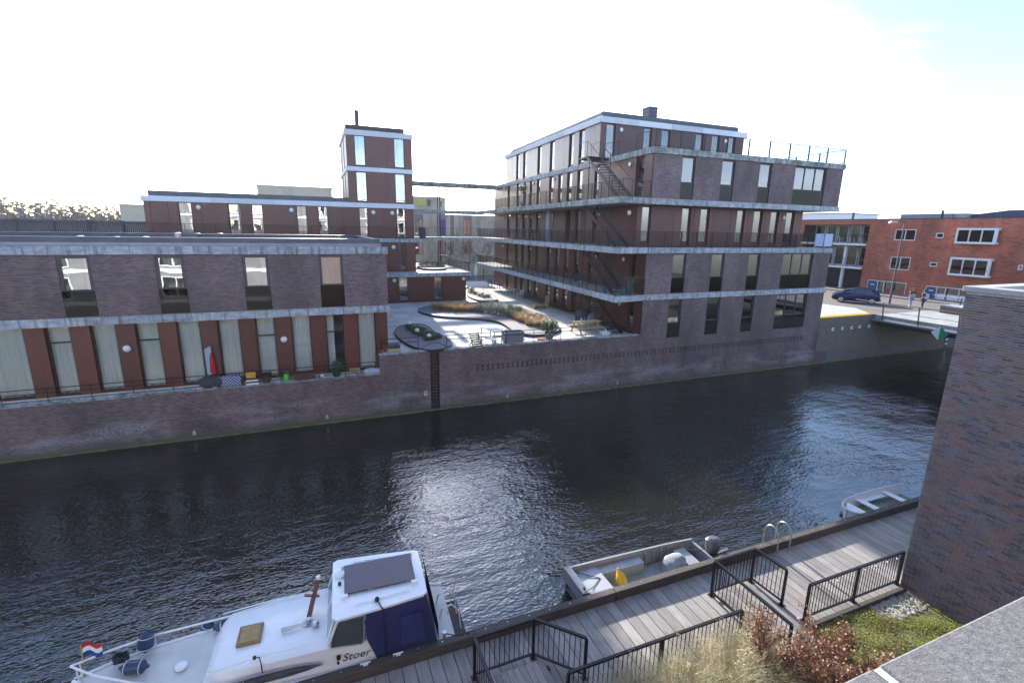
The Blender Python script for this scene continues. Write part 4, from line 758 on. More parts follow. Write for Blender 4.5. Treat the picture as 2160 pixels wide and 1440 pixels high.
# bridge
BXn = 42.35; br = thing('bridge', 'low grey canal bridge with slanted steel railings', 'bridge', (47.5, 17, 2.9)); bN = Frame((BXn, 0, 0), (0, 1, 0), (-1, 0, 0))
MB().box(BXn+.35, 53, 8.5, FY-.02, 3.3, SZ-.03).build('deck', concretemat('bridge_deck', (.46, .45, .43), streak=False), br)
MB().loft([[Vector((BXn-.05, y, 3.18)), Vector((BXn+.4, y, 3.12)), Vector((BXn+.4, y, 3.42)), Vector((BXn-.05, y, 3.30))] for y in (8.5, FY-.05)]).build('edge_beam', mat('grey_edge_beam', (.18, .19, .22), (.15, .16, .19), 3, .5), br)
for x in (43.2, 46.2, 49.2, 52.2): MB().box(x, x+.35, 8.5, FY-.1, 2.75, 3.3).build('girder', mat('dark_girder', (.06, .065, .05), (.05, .05, .05), 2, .7), br)
for xx, sgn in ((BXn+.1, -1), (52.7, 1)):
    n = 7; r_ = MB(); r_.bar((xx+sgn*.22, 8.6, SZ+1.05), (xx+sgn*.22, 27.0, SZ+1.05), .09, .05).bar((xx+sgn*.1, 8.6, SZ+.5), (xx+sgn*.1, 29.2, SZ+.32), .03)
    rl = r_.build('railing', GALV if sgn < 0 else WHITE, br)
    for k in range(n): y = 9.5+k*2.55; MB().bar((xx, y, 3.25), (xx+sgn*.22, y, SZ+1.05), .05, .09).build('post', ZINC, rl)
dm = thing('diamond_sign', 'green and white diamond navigation sign under the bridge edge', 'sign', bN.p(14, .1, 2.4)); uc, zc = bN.hit((1981, 703), .12); GREENP = mat('sign_green', (.01, .30, .16), (.01, .27, .14), 3, .4)
R_ = .52
for sg_, m in ((1, WHITE), (-1, GREENP)):
    c = bN.p(uc, .1, zc); MB().raw([c+Vector((0, 0, R_)), c+Vector((0, sg_*R_*1.05, 0)), c+Vector((0, 0, -R_)), c+Vector((.03, 0, R_)), c+Vector((.03, sg_*R_*1.05, 0)), c+Vector((.03, 0, -R_))], [(0, 1, 2), (5, 4, 3), (0, 3, 4, 1), (1, 4, 5, 2)]).build('half_plate', m, dm)
MB(bN).box(uc-.03, uc+.03, .03, .065, zc-.1, 3.3).build('bracket', GALV, dm)
gp = thing('water_gauge', 'black and white striped gauge board on the quay wall under the bridge', 'gauge board', FRONT.p(FRONT.hu((1996, 720)), 0, 0)); u = FRONT.hu((1996, 720))
for k in range(12): MB(FRONT).box(u-.14, u+.14, -.02, .03, .1+k*.2, .3+k*.2-.004).build('stripe', WHITE if k % 2 else BLACK, gp)
# ================================================================== red brick building
rd = thing('red_brick_building', 'three-storey red brick housing block with white bay windows and blue doors', 'building', (62, 32, SZ)); zr = zf(1880, 440, 7.2); zg = zf(1730, 560, 8.64)
RT = 11.78
def rs(zz, xa_, ya, xb_, yb, d=0):
    ua, za = RED.hit(zz(xa_, ya), d); ub_, zb_ = RED.hit(zz(xb_, yb), d); return (min(ua, ub_), max(ua, ub_), min(za, zb_), max(za, zb_))
H = dict(A=rs(zr, 66, 312, 355, 488), B=rs(zr, 682, 368, 787, 450), C=rs(zr, 1055, 305, 1615, 530), D=rs(zr, -5, 725, 262, 940), E_=rs(zr, 588, 810, 690, 885), F=rs(zr, 955, 745, 1500, 1035), G1=rs(zg, 875, 252, 1530, 560), G2=rs(zr, 530, 1165, 1140, 1425), K=rs(zr, 1932, 850, 1985, 935))
lg = [rs(z7, 205, 220, 662, 412), rs(z7, 205, 440, 625, 655), rs(z7, 205, 672, 590, 845)]; LU0 = lg[0][0]; LU1 = LU0+8.2
FLZ = [SZ, 6.35, 9.05]; lgz = [(SZ+.02, 6.1), (6.35, 8.75), (9.05, 11.2)]
holes = [H[k] for k in ('A', 'B', 'D', 'E_', 'G1', 'G2', 'K')]+[(LU0, LU1, a, c) for a, c in lgz]
holes = [(a, c, max(z, SZ+.02), e) for a, c, z, e in holes]
MB(RED).wall(12, 60, SZ-.1, RT, holes, depth=.15).build('brick_wall', REDBRICK, rd); MB(RED).box(12, 60, -14, -.02, RT-.3, RT-.01).build('roof', ROOFM, rd); MB(RED).box(12, 60, -.3, .03, RT, RT+.07).build('roof_edge', ALU, rd)
MB(RED).box(12, 60, -3.2, -3.1, SZ, RT).build('interior_wall', ROOM, rd)
for z in (6.1, 8.8): MB(RED).box(12, 60, -3.0, -.16, z, z+.22).build('floor_slab', CONC, rd)
for k, kw in (('A', dict(mull=1, cur='curtain')), ('B', dict(cur='none')), ('D', dict(mull=1, cur='blind')), ('E_', dict(cur='none')), ('K', dict(cur='none'))): a, c, e, g = H[k]; window(rd, RED, a, c, e, g, -.03, .09, WHITEP, **kw)
for key, cb in (('C', 'curtain'), ('F', 'blind')):
    a, c, e, g = H[key]; o = .55; bay = MB(RED).box(a-.05, c+.03, .0, o, g-.14, g+.06).box(a-.05, c+.03, .0, o, e-.1, e+.1).box(c-.12, c+.03, 0, o, e+.1, g-.14).box(a-.05, a+.1, o-.15, o, e+.1, g-.14).build('bay_window', WHITEP, rd)
    W_ = (c-a-.22)/3; OF = Frame(RED.p(0, o, 0), RED.u, RED.n)
    for k in range(3): u0 = a+.1+W_*k; MB(RED).box(u0, u0+.08, o-.1, o+.004, e+.1, g-.14).build('mullion', WHITEP, bay); MB(RED).box(u0+.08, u0+W_, o-.07, o-.06, e+.1, g-.14).build('pane', GLASS, bay)
    if cb == 'curtain': curtain(RED, a+.1, c-.12, e+.1, g-.1, .25, CURT, bay)
    else:
        for k in range(8): z = e+.18+k*(g-e-.3)/8; MB(RED).box(a+.12, c-.14, .28, .29, z, z+(g-e)/15).build('blind_strip', CURT, bay)
        u0 = a+.28; MB(RED).box(u0, u0+.62, .36, .365, e+.45, e+1.15).build('poster', mat('navy_poster', (.02, .035, .10)), bay); MB(RED).box(u0+.14, u0+.48, .37, .374, e+.6, e+.98).build('poster_panel', WHITE, bay); MB(RED).box(u0+.24, u0+.40, .376, .38, e+.7, e+.85).build('poster_mark', mat('navy_poster', (.02, .035, .10)), bay)
        MB(RED).box(a+.05, c-.3, o+.03, o+.06, e+.5, e+.54).build('safety_rail', BLACK, bay)
    MB(Frame(RED.p(a, 0, 0), RED.n, -RED.u)).box(.04, o-.18, -.03, -.02, e+.12, g-.16).build('pane', GLASS, bay); MB(Frame(RED.p(a, 0, 0), RED.n, -RED.u)).box(.2, .3, -.05, .0, e+.1, g-.14).build('mullion', WHITEP, bay)
for key, parts in (('G1', (('d', .74, 1.0), ('p', .57, .70), ('w', .33, .53), ('w', .02, .28))), ('G2', (('d', .74, .99), ('w', .53, .72), ('w', .22, .49), ('w', 0.01, .2)))):
    a, c, e, g = H[key]; e = max(e, SZ+.02); L = c-a; fr_ = MB(RED).box(a, c, -.09, -.02, g-.09, g); xs_ = sorted({0.0, 1.0, *[p[1] for p in parts], *[p[2] for p in parts]})
    for kk in parts: fr_.box(a+L*kk[1]-.07, a+L*kk[1], -.09, -.021, e, g-.09)
    fr_.box(c-.05, c, -.09, -.021, e, g-.09); f_ = fr_.build('entrance_frame', WHITEP, rd)
    for kd, p, q in parts:
        if kd == 'd': dd = MB(RED).box(a+L*p, a+L*q-.05, -.08, -.04, e, g-.09).build('door', BLUEDOOR, rd); MB(RED).box(a+L*(p+q)/2-.2, a+L*(p+q)/2+.2, -.04, -.03, e+.75, e+.85).build('letter_slot', WHITE, dd); MB(RED).box(a+L*p+.08, a+L*p+.12, -.04, .0, e+.95, e+1.1).build('handle', GALV, dd)
        else:
            zb_ = e+.55 if kd == 'w' else e; MB(RED).box(a+L*p, a+L*q-.07, -.07, -.06, zb_, g-.09).build('pane', GLASS, f_)
            if kd == 'w': MB(RED).box(a+L*p, a+L*q-.07, -.09, -.03, e, zb_).build('sill_panel', REDBRICK if key == 'G1' else WHITEP, f_); MB(RED).box(a+L*p, a+L*q-.07, -.2, -.19, zb_, zb_+.7).build('half_blind', BLIND, f_)
# loggia
for z in (6.12, 8.82): MB(RED).box(LU0+.05, LU1, -2.9, .25, z, z+.22).build('balcony_slab', WHITEP, rd); railing(rd, [RED.p(LU0+.05, .2, z+.22), RED.p(LU1, .2, z+.22)], 1.0, 1.5, .13, ir=.006)
MB(RED).box(LU0+2.4, LU0+2.65, -.5, -.2, SZ, 8.8).build('column', WHITEP, rd); MB(RED).box(LU0, LU1, -1.5, -1.45, SZ, 6.1).build('shade_sheet', mat('dark_void', (.012, .011, .011)), rd)  # near-black sheet paints in the shade of the open ground floor
for k in range(5): u0 = LU0+.4+k*1.5; window(rd, RED, u0, u0+1.35, 9.06, 11.15, -1.6, .09, WHITEP, cur='none'); window(rd, RED, u0, u0+1.35, 6.36, 8.6, -1.6, .09, WHITEP, cur='half' if k % 2 else 'none')
def pchair(c, rz): return chair('white plastic chair on the top loggia of the red brick block', c, WMET, rz, True)
for k, u in enumerate((1.0, 2.1, 3.6)): o = pchair(RED.p(LU0+u, -.5, 9.05), rad(40*k)); o['group'] = 'white loggia chairs'
pot('tall potted plant at the end of the top loggia', RED.p(LU0+.5, -.3, 9.05), .2, .4, GREYPOT, DKG, .35, .8, 160, .09)
# roof volumes
def rv(name, q0, q1, d, m, dep=4):
    ua, za = RED.hit(zr(*q0), d); ub_, zb_ = RED.hit(zr(*q1), d); return MB(RED).box(min(ua, ub_), max(ua, ub_), d-dep, d, RT-.02, max(za, zb_)).build(name, m, rd)
rv('roof_cabin', (150, 88), (935, 80), -3, mat('grey_roof_cabin', (.2, .22, .26))); rv('roof_vent_box', (935, 75), (1140, 80), -3.2, mat('pale_roof_box', (.36, .36, .38))); ua, za = RED.hit(zr(1180, 100), -4); ub_, zb_ = RED.hit(zr(1790, 25), -4)
MB(RED).raw([RED.p(ua, d, z) for d in (-4, -9) for z in (RT, za)]+[RED.p(ub_, d, z) for d in (-4, -9) for z in (RT, zb_)]+[RED.p(ub_-4, d, z) for d in (-4, -9) for z in (RT, zb_)], [(0, 4, 5, 1), (2, 3, 7, 6), (1, 5, 7, 3), (0, 1, 3, 2), (4, 8, 9, 5), (5, 9, 11, 7), (8, 10, 11, 9)]).build('roof_lantern', mat('blue_metal_roof', (.05, .065, .13), (.04, .055, .11), 2, .4, .3), rd)
for x in (540/4.5*7.2, ):
    pass
for q in ((1800, 455), (1988, 452)): u, z = RED.hit(q, -2); MB(RED).box(u-.08, u+.08, -2.1, -1.9, RT-.02, z+.4).build('roof_pipe', ALU, rd)
wb = thing('white_roof_block', 'plain white block rising behind the red brick roof', 'building', (85, 62, SZ)); F9 = Frame((85, 0, 0), (0, 1, 0), (-1, 0, 0)); ua, za = F9.hit((1690, 452)); ub_, _ = F9.hit((1772, 455)); MB(F9).box(ub_, ua+8, -10, 0, SZ, za).build('wall', WHITE, wb); MB(F9).box(ub_-.1, ua+8, -10, .1, za, za+.12).build('roof_edge', ALU, wb)
# low wall and bike racks, street lamp
bw_ = thing('brick_bench_wall', 'low brown brick wall beside the bridge end', 'wall', onz((2015, 662), SZ)); c = WL[bw_.name]; MB().box(c.x-.3, c.x+1.2, c.y-2.6, c.y+1.0, SZ, SZ+.55).build('brick_wall', brickmat('brown_brick', [(.0, (.10, .06, .04)), (1., (.2, .13, .09))], (.2, .18, .16)), bw_); MB().box(c.x-.36, c.x+1.26, c.y-2.66, c.y+1.06, SZ+.55, SZ+.62).build('coping', CONC, bw_)
lp = thing('street_lamp', 'tall dark street lamp with a flat grey lantern beside the blue car', 'street lamp', (50.78, 29.33, SZ-.12)); c = WL[lp.name]; top = Frame((50.78, 29.33, 0), (0, 1, 0), (-1, 0, 0)).hit((1904, 470))[1]
MB().tube([c, c+Vector((0, 0, 1.2)), c+Vector((0, 0, top-SZ))], [.1, .085, .055], 10).build('pole', ZINC, lp, smooth=True); tp = Vector((c.x, c.y, top)); MB().tube([tp, tp+Vector((-.1, .25, .08)), tp+Vector((-.15, .5, .06))], .035, 6).build('arm', ZINC, lp)
MB().loft([[tp+Vector((-.2+sx*w, .45+l, z)) for sx, z in ((-1, .0), (1, .0), (.7, h), (-.7, h))] for l, w, h in ((0, .06, .1), (.2, .16, .17), (.55, .18, .15), (.8, .08, .06))]).build('lantern', GALV, lp)
# ------------------------------------------------------------------ car
def wheel(par, c, ax, r, w, tyre, rim, nm='wheel'):
    ax = Vector(ax).normalized(); x = Vector((0, 0, 1)); y = ax.cross(x); n = 18
    def ring(rr, o): return [c+ax*o+(x*math.cos(a)+y*math.sin(a))*rr for a in [2*math.pi*k/n for k in range(n)]]
    wo = MB().loft([ring(r*.62, -w/2), ring(r*.92, -w/2), ring(r, -w/3), ring(r, w/3), ring(r*.92, w/2), ring(r*.62, w/2)]).build(nm, tyre, par, smooth=True)
    MB().loft([ring(r*.63, w/2-.05), ring(r*.63, w/2+.005), ring(r*.5, w/2+.012), ring(r*.2, w/2-.005), ring(r*.05, w/2+.01)]).build('rim', rim, wo, smooth=True)
CARB = mat('dark_blue_car_paint', (.010, .013, .085), (.009, .011, .075), 2, .18, .35); TYRE = mat('tyre_rubber', (.02, .02, .02)); RIM = mat('wheel_alloy', (.55, .56, .58), (.5, .51, .53), 5, .3, .7); CARGL = mat('dark_car_glass', (.05, .07, .075), (.04, .055, .06), 3, .06, 0, spec=.9)
cz = SZ-.1; fw_ = onz(zq(420, 672), cz); rw_ = onz(zq(862, 706), cz); fd = (fw_-rw_); fd.z = 0; fd.normalize(); lf = Vector((-fd.y, fd.x, 0))
near = lf if lf.dot(EYE-rw_) > 0 else -lf
WB = 2.46; cen = (fw_+rw_)/2 - near*.74; cen.z = cz
car = thing('parked_car', 'dark blue hatchback car with silver wheels parked at the bridge end', 'car', cen)
def cp_(l, w, z): return cen+fd*l+near*w+Vector((0, 0, z))
ST = [(-1.88, .62, .42, .72, .80, .60), (-1.80, .74, .30, .86, 1.02, .62), (-1.45, .80, .22, .92, 1.36, .60), (-1.2, .82, .20, .93, 1.44, .60), (-.6, .83, .19, .93, 1.49, .60), (.05, .83, .19, .92, 1.46, .60), (.45, .83, .19, .92, 1.36, .58), (1.18, .82, .19, .90, .98, .60), (1.55, .80, .21, .84, .91, .58), (1.85, .70, .27, .70, .76, .48), (1.98, .55, .36, .58, .62, .4)]
rings = []
for l, w, zb_, zbelt, zr_, wr in ST:
    h = [(w*.93, zb_), (w, (zb_+zbelt)/2), (w*.985, zbelt), ((w+wr)/2 if zr_-zbelt > .2 else w*.9, (zbelt+zr_)/2+(.02 if zr_-zbelt > .2 else 0)), (wr*.96, zr_-.03), (wr*.5, zr_)]
    rings.append([cp_(l, x, z) for x, z in h]+[cp_(l, -x, z) for x, z in reversed(h)])
bd = MB().loft(rings).build('body', CARB, car, smooth=True)
for s_ in (1, -1):
    for nm, pts in (('side_window', [(-1.30, .97), (-1.12, 1.34), (-.62, 1.41), (-.55, .96)]), ('side_window', [(-.5, .96), (-.55, 1.41), (.1, 1.40), (.18, .96)]), ('side_window', [(.24, .96), (.16, 1.38), (.40, 1.31), (1.0, 1.0)])):
        vs = []
        for l, z in pts:
            k = (z-.93)/(1.45-.93); vs.append(cp_(l, s_*(.845-(.845-.62)*k*1.0)+s_*.012, z))
        MB().raw(vs, [(0, 1, 2, 3)]).build(nm, CARGL, car)
    for l in (1.22, -1.24): wheel(car, cp_(l, s_*.76, .30), near*s_, .30, .19, TYRE, RIM)
    MB().ball(cp_(.72, s_*.92, 1.0), .09, 8, .7).build('mirror', CARB, car, smooth=True); MB().ball(cp_(1.76, s_*.56, .66), .13, 8, .7).build('headlight', WHITE, car, smooth=True); MB().box(0, 0, 0, 0, 0, 0)
    MB().loft([[cp_(-1.84+a*.06, s_*(.58+b*.16), z) for b in (0, 1)] for a, z in ((0, .72), (.3, .98))], close=False, cap=False).build('tail_light', mat('red_tail_light', (.35, .012, .015), None, 4, .2), car)
MB().raw([cp_(-1.835, -.5, 1.0), cp_(-1.835, .5, 1.0), cp_(-1.56, .5, 1.33), cp_(-1.56, -.5, 1.33)], [(0, 1, 2, 3)]).build('rear_window', CARGL, car); MB().raw([cp_(1.13, -.6, 1.03), cp_(1.13, .6, 1.03), cp_(.62, .54, 1.39), cp_(.62, -.54, 1.39)], [(0, 1, 2, 3)]).build('windscreen', CARGL, car)
MB().raw([cp_(-1.905, -.26, .55), cp_(-1.905, .26, .55), cp_(-1.895, .26, .66), cp_(-1.895, -.26, .66)], [(0, 1, 2, 3)]).build('number_plate', YELLOW, car); MB().loft([[cp_(-1.9, w, z) for z in (.3, .48)]+[cp_(-1.95, w, z) for z in (.48, .3)] for w in (-.62, .62)]).build('rear_bumper', CARB, car)
# ------------------------------------------------------------------ people
def person(label, c, face, top_m, leg_m, skin_m, hair_m, stride=.14, bag=None, arms=((.3, .05), (.3, -.05)), h=1.72):
    k = h/1.72; f = Vector((math.cos(face), math.sin(face), 0)); r = Vector((f.y, -f.x, 0)); c = Vector(c)
    def J(a, b, z): return (f*a+r*b+Vector((0, 0, z)))*k
    pts = {'pel': J(0, 0, .93), 'wst': J(0, 0, 1.08), 'chs': J(.0, 0, 1.3), 'nck': J(.0, 0, 1.47), 'hd0': J(.02, 0, 1.56), 'hd1': J(.03, 0, 1.66), 'hd2': J(.02, 0, 1.71)}
    E_ = [('pel', 'wst'), ('wst', 'chs'), ('chs', 'nck'), ('nck', 'hd0'), ('hd0', 'hd1'), ('hd1', 'hd2')]; R_ = {'pel': .15, 'wst': .13, 'chs': .155, 'nck': .055, 'hd0': .085, 'hd1': .095, 'hd2': .06}
    for s_, nm in ((1, 'R'), (-1, 'L')):
        st = stride*s_
        for j, P_, rr in (('hip', J(0, s_*.1, .88), .095), ('kne', J(st*.6+.03, s_*.105, .48), .062), ('ank', J(st, s_*.105, .09), .045), ('toe', J(st+.17, s_*.12, .04), .036)): pts[j+nm] = P_; R_[j+nm] = rr
        E_ += [('pel', 'hip'+nm), ('hip'+nm, 'kne'+nm), ('kne'+nm, 'ank'+nm), ('ank'+nm, 'toe'+nm)]
        ax, bx_ = arms[0 if s_ > 0 else 1]
        for j, P_, rr in (('sho', J(0, s_*.19, 1.40), .062), ('elb', J(-.04+bx_*.5, s_*.27, 1.12), .045), ('wri', J(.08+bx_, s_*.27, .9), .033), ('han', J(.13+bx_, s_*.265, .81), .036)): pts[j+nm] = P_; R_[j+nm] = rr
        E_ += [('chs', 'sho'+nm), ('sho'+nm, 'elb'+nm), ('elb'+nm, 'wri'+nm), ('wri'+nm, 'han'+nm)]
    def skin(name, keys, grow, m, parent):
        ks = [x for x in pts if x in keys]; me = bpy.data.meshes.new(name); me.from_pydata([pts[x] for x in ks], [(ks.index(a), ks.index(b)) for a, b in E_ if a in ks and b in ks], [])
        ob = bpy.data.objects.new(name, me); COL.objects.link(ob); md = ob.modifiers.new('skin', 'SKIN'); md.use_smooth_shade = True; sv = me.skin_vertices[0].data
        for i, x in enumerate(ks): sv[i].radius = (R_[x]*k+grow,)*2; sv[i].use_root = (i == 0)
        sb = ob.modifiers.new('sub', 'SUBSURF'); sb.levels = 1; sb.render_levels = 1; me.materials.append(m)
        if parent: ob.parent = parent; WL[ob.name] = WL[parent.name]
        else: place(ob, c)
        return ob
    b = skin('person', list(pts), 0, skin_m, None); tag(b, label, 'person')
    skin('trousers', ['pel', 'hipR', 'kneR', 'ankR', 'hipL', 'kneL', 'ankL'], .014, leg_m, b); skin('shirt', ['wst', 'chs', 'shoR', 'elbR', 'shoL', 'elbL'], .02, top_m, b); skin('shoes', [], 0, leg_m, b) if False else None
    hc = c+J(-.015, 0, 1.66); hm = MB().ball(hc, .115*k, 10, 1.05).build('hair', hair_m, b, smooth=2)
    for s_ in (1, -1): q = c+J(stride*s_+.09, s_*.115, .0); MB().ball(q+Vector((0, 0, .045)), .075, 8, .6).build('shoe', WHITE if bag is None else BLACK, b, smooth=2)
    if bag: MB().loft([[c+J(-.16-dz, w, z) for w, z in ((-.14, .98), (.14, .98), (.13, 1.42), (-.13, 1.42))] for dz in (0, .16)]).build('backpack', bag, b, bevel=.03)
    return b
SK = mat('skin', (.48, .28, .2), (.42, .24, .17), 5, .6); JEAN = mat('faded_jeans', (.20, .27, .42), (.14, .2, .34), 8, .85); DJEAN = mat('dark_jeans', (.05, .06, .09), (.04, .045, .07), 8, .85); BLK = mat('black_shirt', (.015, .015, .018)); GING = mat('ginger_hair', (.38, .16, .06), (.3, .12, .045), 20, .6); DHAIR = mat('dark_hair', (.02, .015, .012))
person('person in a black shirt and faded jeans walking with ginger hair', onz(zq(1640, 748), SZ-.02), rad(70), BLK, JEAN, SK, GING, .16, None)
person('person in dark clothes carrying a pale grey backpack', onz(zq(1850, 800), SZ-.02), rad(80), mat('dark_jacket', (.03, .032, .038)), DJEAN, SK, DHAIR, .1, mat('pale_backpack', (.38, .42, .46), (.3, .34, .38), 6, .8))
# ================================================================== wooden dock
DZ = .5
t = NT('weathered_decking'); P = t.pos(); g = t.noise(t.scalev(P, (14, 1.0, 3)), 3, 6, .6); b = t.noise(P, 1.1, 4); s_ = t.noise(P, 22, 4)
col = t.mix(t.ramp(g, [(.3, 0.0), (.7, 1.0)]), (.32, .295, .265, 1), (.18, .168, .155, 1)); col = t.mix(t.ramp(b, [(.5, 0.0), (.75, .5)]), col, (.085, .085, .07, 1))
rnd = t.new('ObjectInfo').outputs['Random']; k = t.math('ADD', t.math('MULTIPLY', rnd, .45), .75); col = t.mix(1.0, col, t.comb(k, k, k), 'MULTIPLY'); t.c(col); t.r(.75); t.bump(t.math('ADD', g, t.math('MULTIPLY', s_, .4)), .004, .6); DECK = t.m
BEAM = mat('dark_rim_timber', (.085, .07, .06), (.05, .045, .042), 7, .8, 0, .006, stretch=(.4, 6, 3))
dk = thing('wooden_dock', 'weathered grey plank dock along the near side of the canal', 'dock', (8, 8, -.6))
x = -4.6
while x < 21:
    w = .288; MB().box(x+.005, x+w-.006, 6.74, 9.12, DZ-.045, DZ+random.uniform(-.003, .003)).build('plank', DECK, dk, bevel=.006); x += .29
xs_ = [-4.7, -.9, 2.9, 6.8, 10.6, 14.5, 18.2, 21.3]
for a, c in zip(xs_, xs_[1:]): MB().box(a+.004, c-.004, 9.13, 9.33, .32, .74+.004*random.random()).build('rim_beam', BEAM, dk, bevel=.015)
for a, c in zip(xs_, xs_[1:]):
    for y in (6.9, 8.0, 9.0): MB().box(a, c, y-.06, y+.06, .2, DZ-.046).build('joist', BEAM, dk)
    MB().lathe((a+.3, 9.0, -.6), [(.13, 0), (.13, .8)], 10).build('pile', BEAM, dk)
    for k in range(7): xx = a+.3+k*(c-a-.5)/6; MB().lathe((xx, 9.23, .739), [(.022, 0), (.018, .012)], 6).build('bolt', GALV, dk)
MB().box(-4.6, 14.5, 6.6, 6.73, .1, DZ+.02).build('edge_board', BEAM, dk)
struct(MB().box(-40, 60, 6.3, 6.6, -.6, .40).build('bank_wall', CONCOLD))
# raised landings inside the rails
lnd = []
for lab, x0, x1, y0, y1 in (('small grooved plank landing behind the bent railing by the white cruiser', 2.72, 4.25, 6.2, 8.12), ('small grooved plank landing behind the bent railing by the beech shrub', 9.42, 10.66, 6.0, 8.2)):
    o = thing('wooden_landing', lab, 'landing', ((x0+x1)/2, (y0+y1)/2, DZ)); n = int((x1-x0)/.145)
    for k in range(n): MB().box(x0+k*.145+.004, x0+(k+1)*.145-.004, y0, y1, DZ+.05, DZ+.085).build('plank', DECK, o, bevel=.004)
    for y in (y0+.15, y1-.2): MB().box(x0, x1, y-.04, y+.04, DZ+.004, DZ+.05).build('bearer', BEAM, o)
def nrail(label, pts, h=1.05, ends=(1, 1), z=DZ, posts=None):
    b = thing('steel_railing', label, 'railing', (pts[0][0], pts[0][1], z)); pts = [Vector((p[0], p[1], z)) for p in pts]; up = Vector((0, 0, 1)); done = []
    for a, c in zip(pts, pts[1:]):
        L = (c-a).length; d = (c-a)/L; MB().bar(a+up*h-d*.0, c+up*h+d*.0, .06, .05).build('top_rail', BLACK, b); MB().bar(a+up*.12, c+up*.12, .045, .035).build('bottom_rail', BLACK, b)
        n = max(1, round(L/2.0)); k = int(L/.115)
        for i in range(n+1):
            q = a+d*L*i/n
            if not any((q-x_).length < .06 for x_ in done): done.append(q); MB().bar(q, q+up*(h-.02), .055, .055).build('post', BLACK, b); MB().bar(q+Vector((0, 0, .004)), q+Vector((0, 0, .016)), .14, .14).build('foot_plate', BLACK, b)
        for i in range(1, k): q = a+d*L*i/k; MB().bar(q+up*.13, q+up*(h-.02), .014).build('baluster', BLACK, b)
    return b
nrail('black bar railing bent round the landing beside the white cruiser', [(2.62, 6.2), (2.62, 8.28), (4.02, 8.3), (4.85, 7.42)])
nrail('long straight black bar railing in front of the tall grasses', [(4.09, 6.82), (8.62, 6.82)]); nrail('black bar railing bent round the landing beside the beech shrub', [(9.31, 6.1), (9.31, 8.37), (10.75, 8.38), (10.8, 7.44)])
nrail('straight black bar railing between the lawn and the dock', [(10.86, 6.84), (14.55, 6.84)])
for k, x in enumerate((11.8, 12.9, 13.35, 13.8, 14.2)):
    o = thing('string_light', 'small round bulb hung under the rail by the lawn', 'light', (x, 6.79, 1.42), 'bulbs under the lawn railing'); MB().ball((x, 6.79, 1.44), .028, 8).build('bulb', LAMPW, o, smooth=2); MB().tube([(x, 6.79, 1.465), (x, 6.8, 1.53)], .006, 5).build('hook', BLACK, o)
lr = thing('swim_ladder', 'shiny steel swim ladder with two arched handrails on the dock edge', 'ladder', (12.7, 9.1, DZ))
for x in (12.45, 12.97): MB().tube([Vector((x, 8.98, DZ))]+[Vector((x, 9.23-.25*math.cos(a), 1.0+.32*math.sin(a))) for a in [math.pi*i/10 for i in range(11)]]+[Vector((x, 9.48, -.4))], .022, 8).build('handrail', GALV, lr, smooth=True); MB().lathe((x, 8.98, DZ), [(.06, 0), (.06, .012)], 10).build('foot_plate', GALV, lr)
for k in range(4): MB().tube([(12.45, 9.48, .3-.22*k), (12.97, 9.48, .3-.22*k)], .018, 6).build('rung', GALV, lr)
for x, m in ((1.15, WHITE), (0.45, WHITE)): o = thing('mooring_cleat', 'small white mooring cleat on the dock rim beside the cruiser', 'cleat', (x, 9.23, .745), 'cleats by the cruiser'); MB().box(x-.05, x+.05, 9.2, 9.26, .745, .78).build('base', m, o); MB().tube([(x-.11, 9.23, .79), (x+.11, 9.23, .79)], .018, 6).build('horn', m, o)
# ================================================================== near brick wall with coping (right)
BXW, BYW, BT = 14.62, 6.80, 8.72
nw = thing('brick_wall', 'tall dark purple brick house wall with a stone coping beside the lawn', 'wall', (18, 3.5, .3)); MORT = mat('pale_mortar', (.5, .49, .49), (.38, .37, .37), 9, .9)
MB().box(BXW+.012, 30, -6, BYW-.012, .2, BT).build('mortar_core', MORT, nw)
t = NT('near_brick'); rnd = t.new('ObjectInfo').outputs['Random']; ri = t.new('NewGeometry').outputs['Random Per Island']; f = t.math('FRACT', t.math('ADD', rnd, ri)); P = t.pos()
col = t.ramp(f, NEARBR); col = t.mix(t.math('MULTIPLY', t.ramp(t.noise(P, 1.0, 5), [(.45, 0.0), (.7, 1.0)]), .35), col, (.10, .10, .125, 1)); n_ = t.noise(P, 30, 4); t.c(t.mix(t.math('MULTIPLY', n_, .35), col, (.03, .025, .03, 1))); t.r(.6); t.bump(n_, .004, .6); NB = t.m
BW, BH = .21, .0625; cand = []
for r in range(int((BT-.3)/BH)):
    z = .3+r*BH
    for cix in range(-1, 12):
        y1 = BYW-(cix+(.5 if r % 2 else 0))*BW; y0 = y1-BW+.011; y1 = min(y1, BYW)
        if y1-y0 < .03: continue
        pp = proj(Vector((BXW, (y0+y1)/2, z))); vis = pp[0] < 2185; cand.append((vis, -pp[2], y0, y1, z))
cand.sort(reverse=True); sm = MB(); shared = {}
for i, (vis, _, y0, y1, z) in enumerate(cand):
    dx = random.uniform(-.003, .003)
    if vis and i < 300:
        key = round(y1-y0, 3)
        if key not in shared: o = MB().box(BXW+.0, BXW+.1, y0, y1, z, z+BH-.011).build('brick', NB, nw); shared[key] = o.data
        else: o = bpy.data.objects.new('brick', shared[key]); COL.objects.link(o); place(o, (BXW+.05+dx, (y0+y1)/2, z), nw)
    else: sm.box(BXW+dx, BXW+.1, y0, y1, z, z+BH-.011)
stuff(sm.build('brick_field', NB, nw)); MB().box(BXW, BXW+.02, -6, BYW-12*BW-.1, .2, BT).build('wall_rest', BRICK, nw)
STONE = concretemat('grey_coping_stone', (.36, .36, .36), (.26, .26, .27), .5, False)
for a, c in ((BYW+.06, 4.2), (4.19, 1.6), (1.59, -2)): MB().box(BXW-.06, BXW+.36, c, a, BT, BT+.13).build('coping_stone', STONE, nw, bevel=.012)
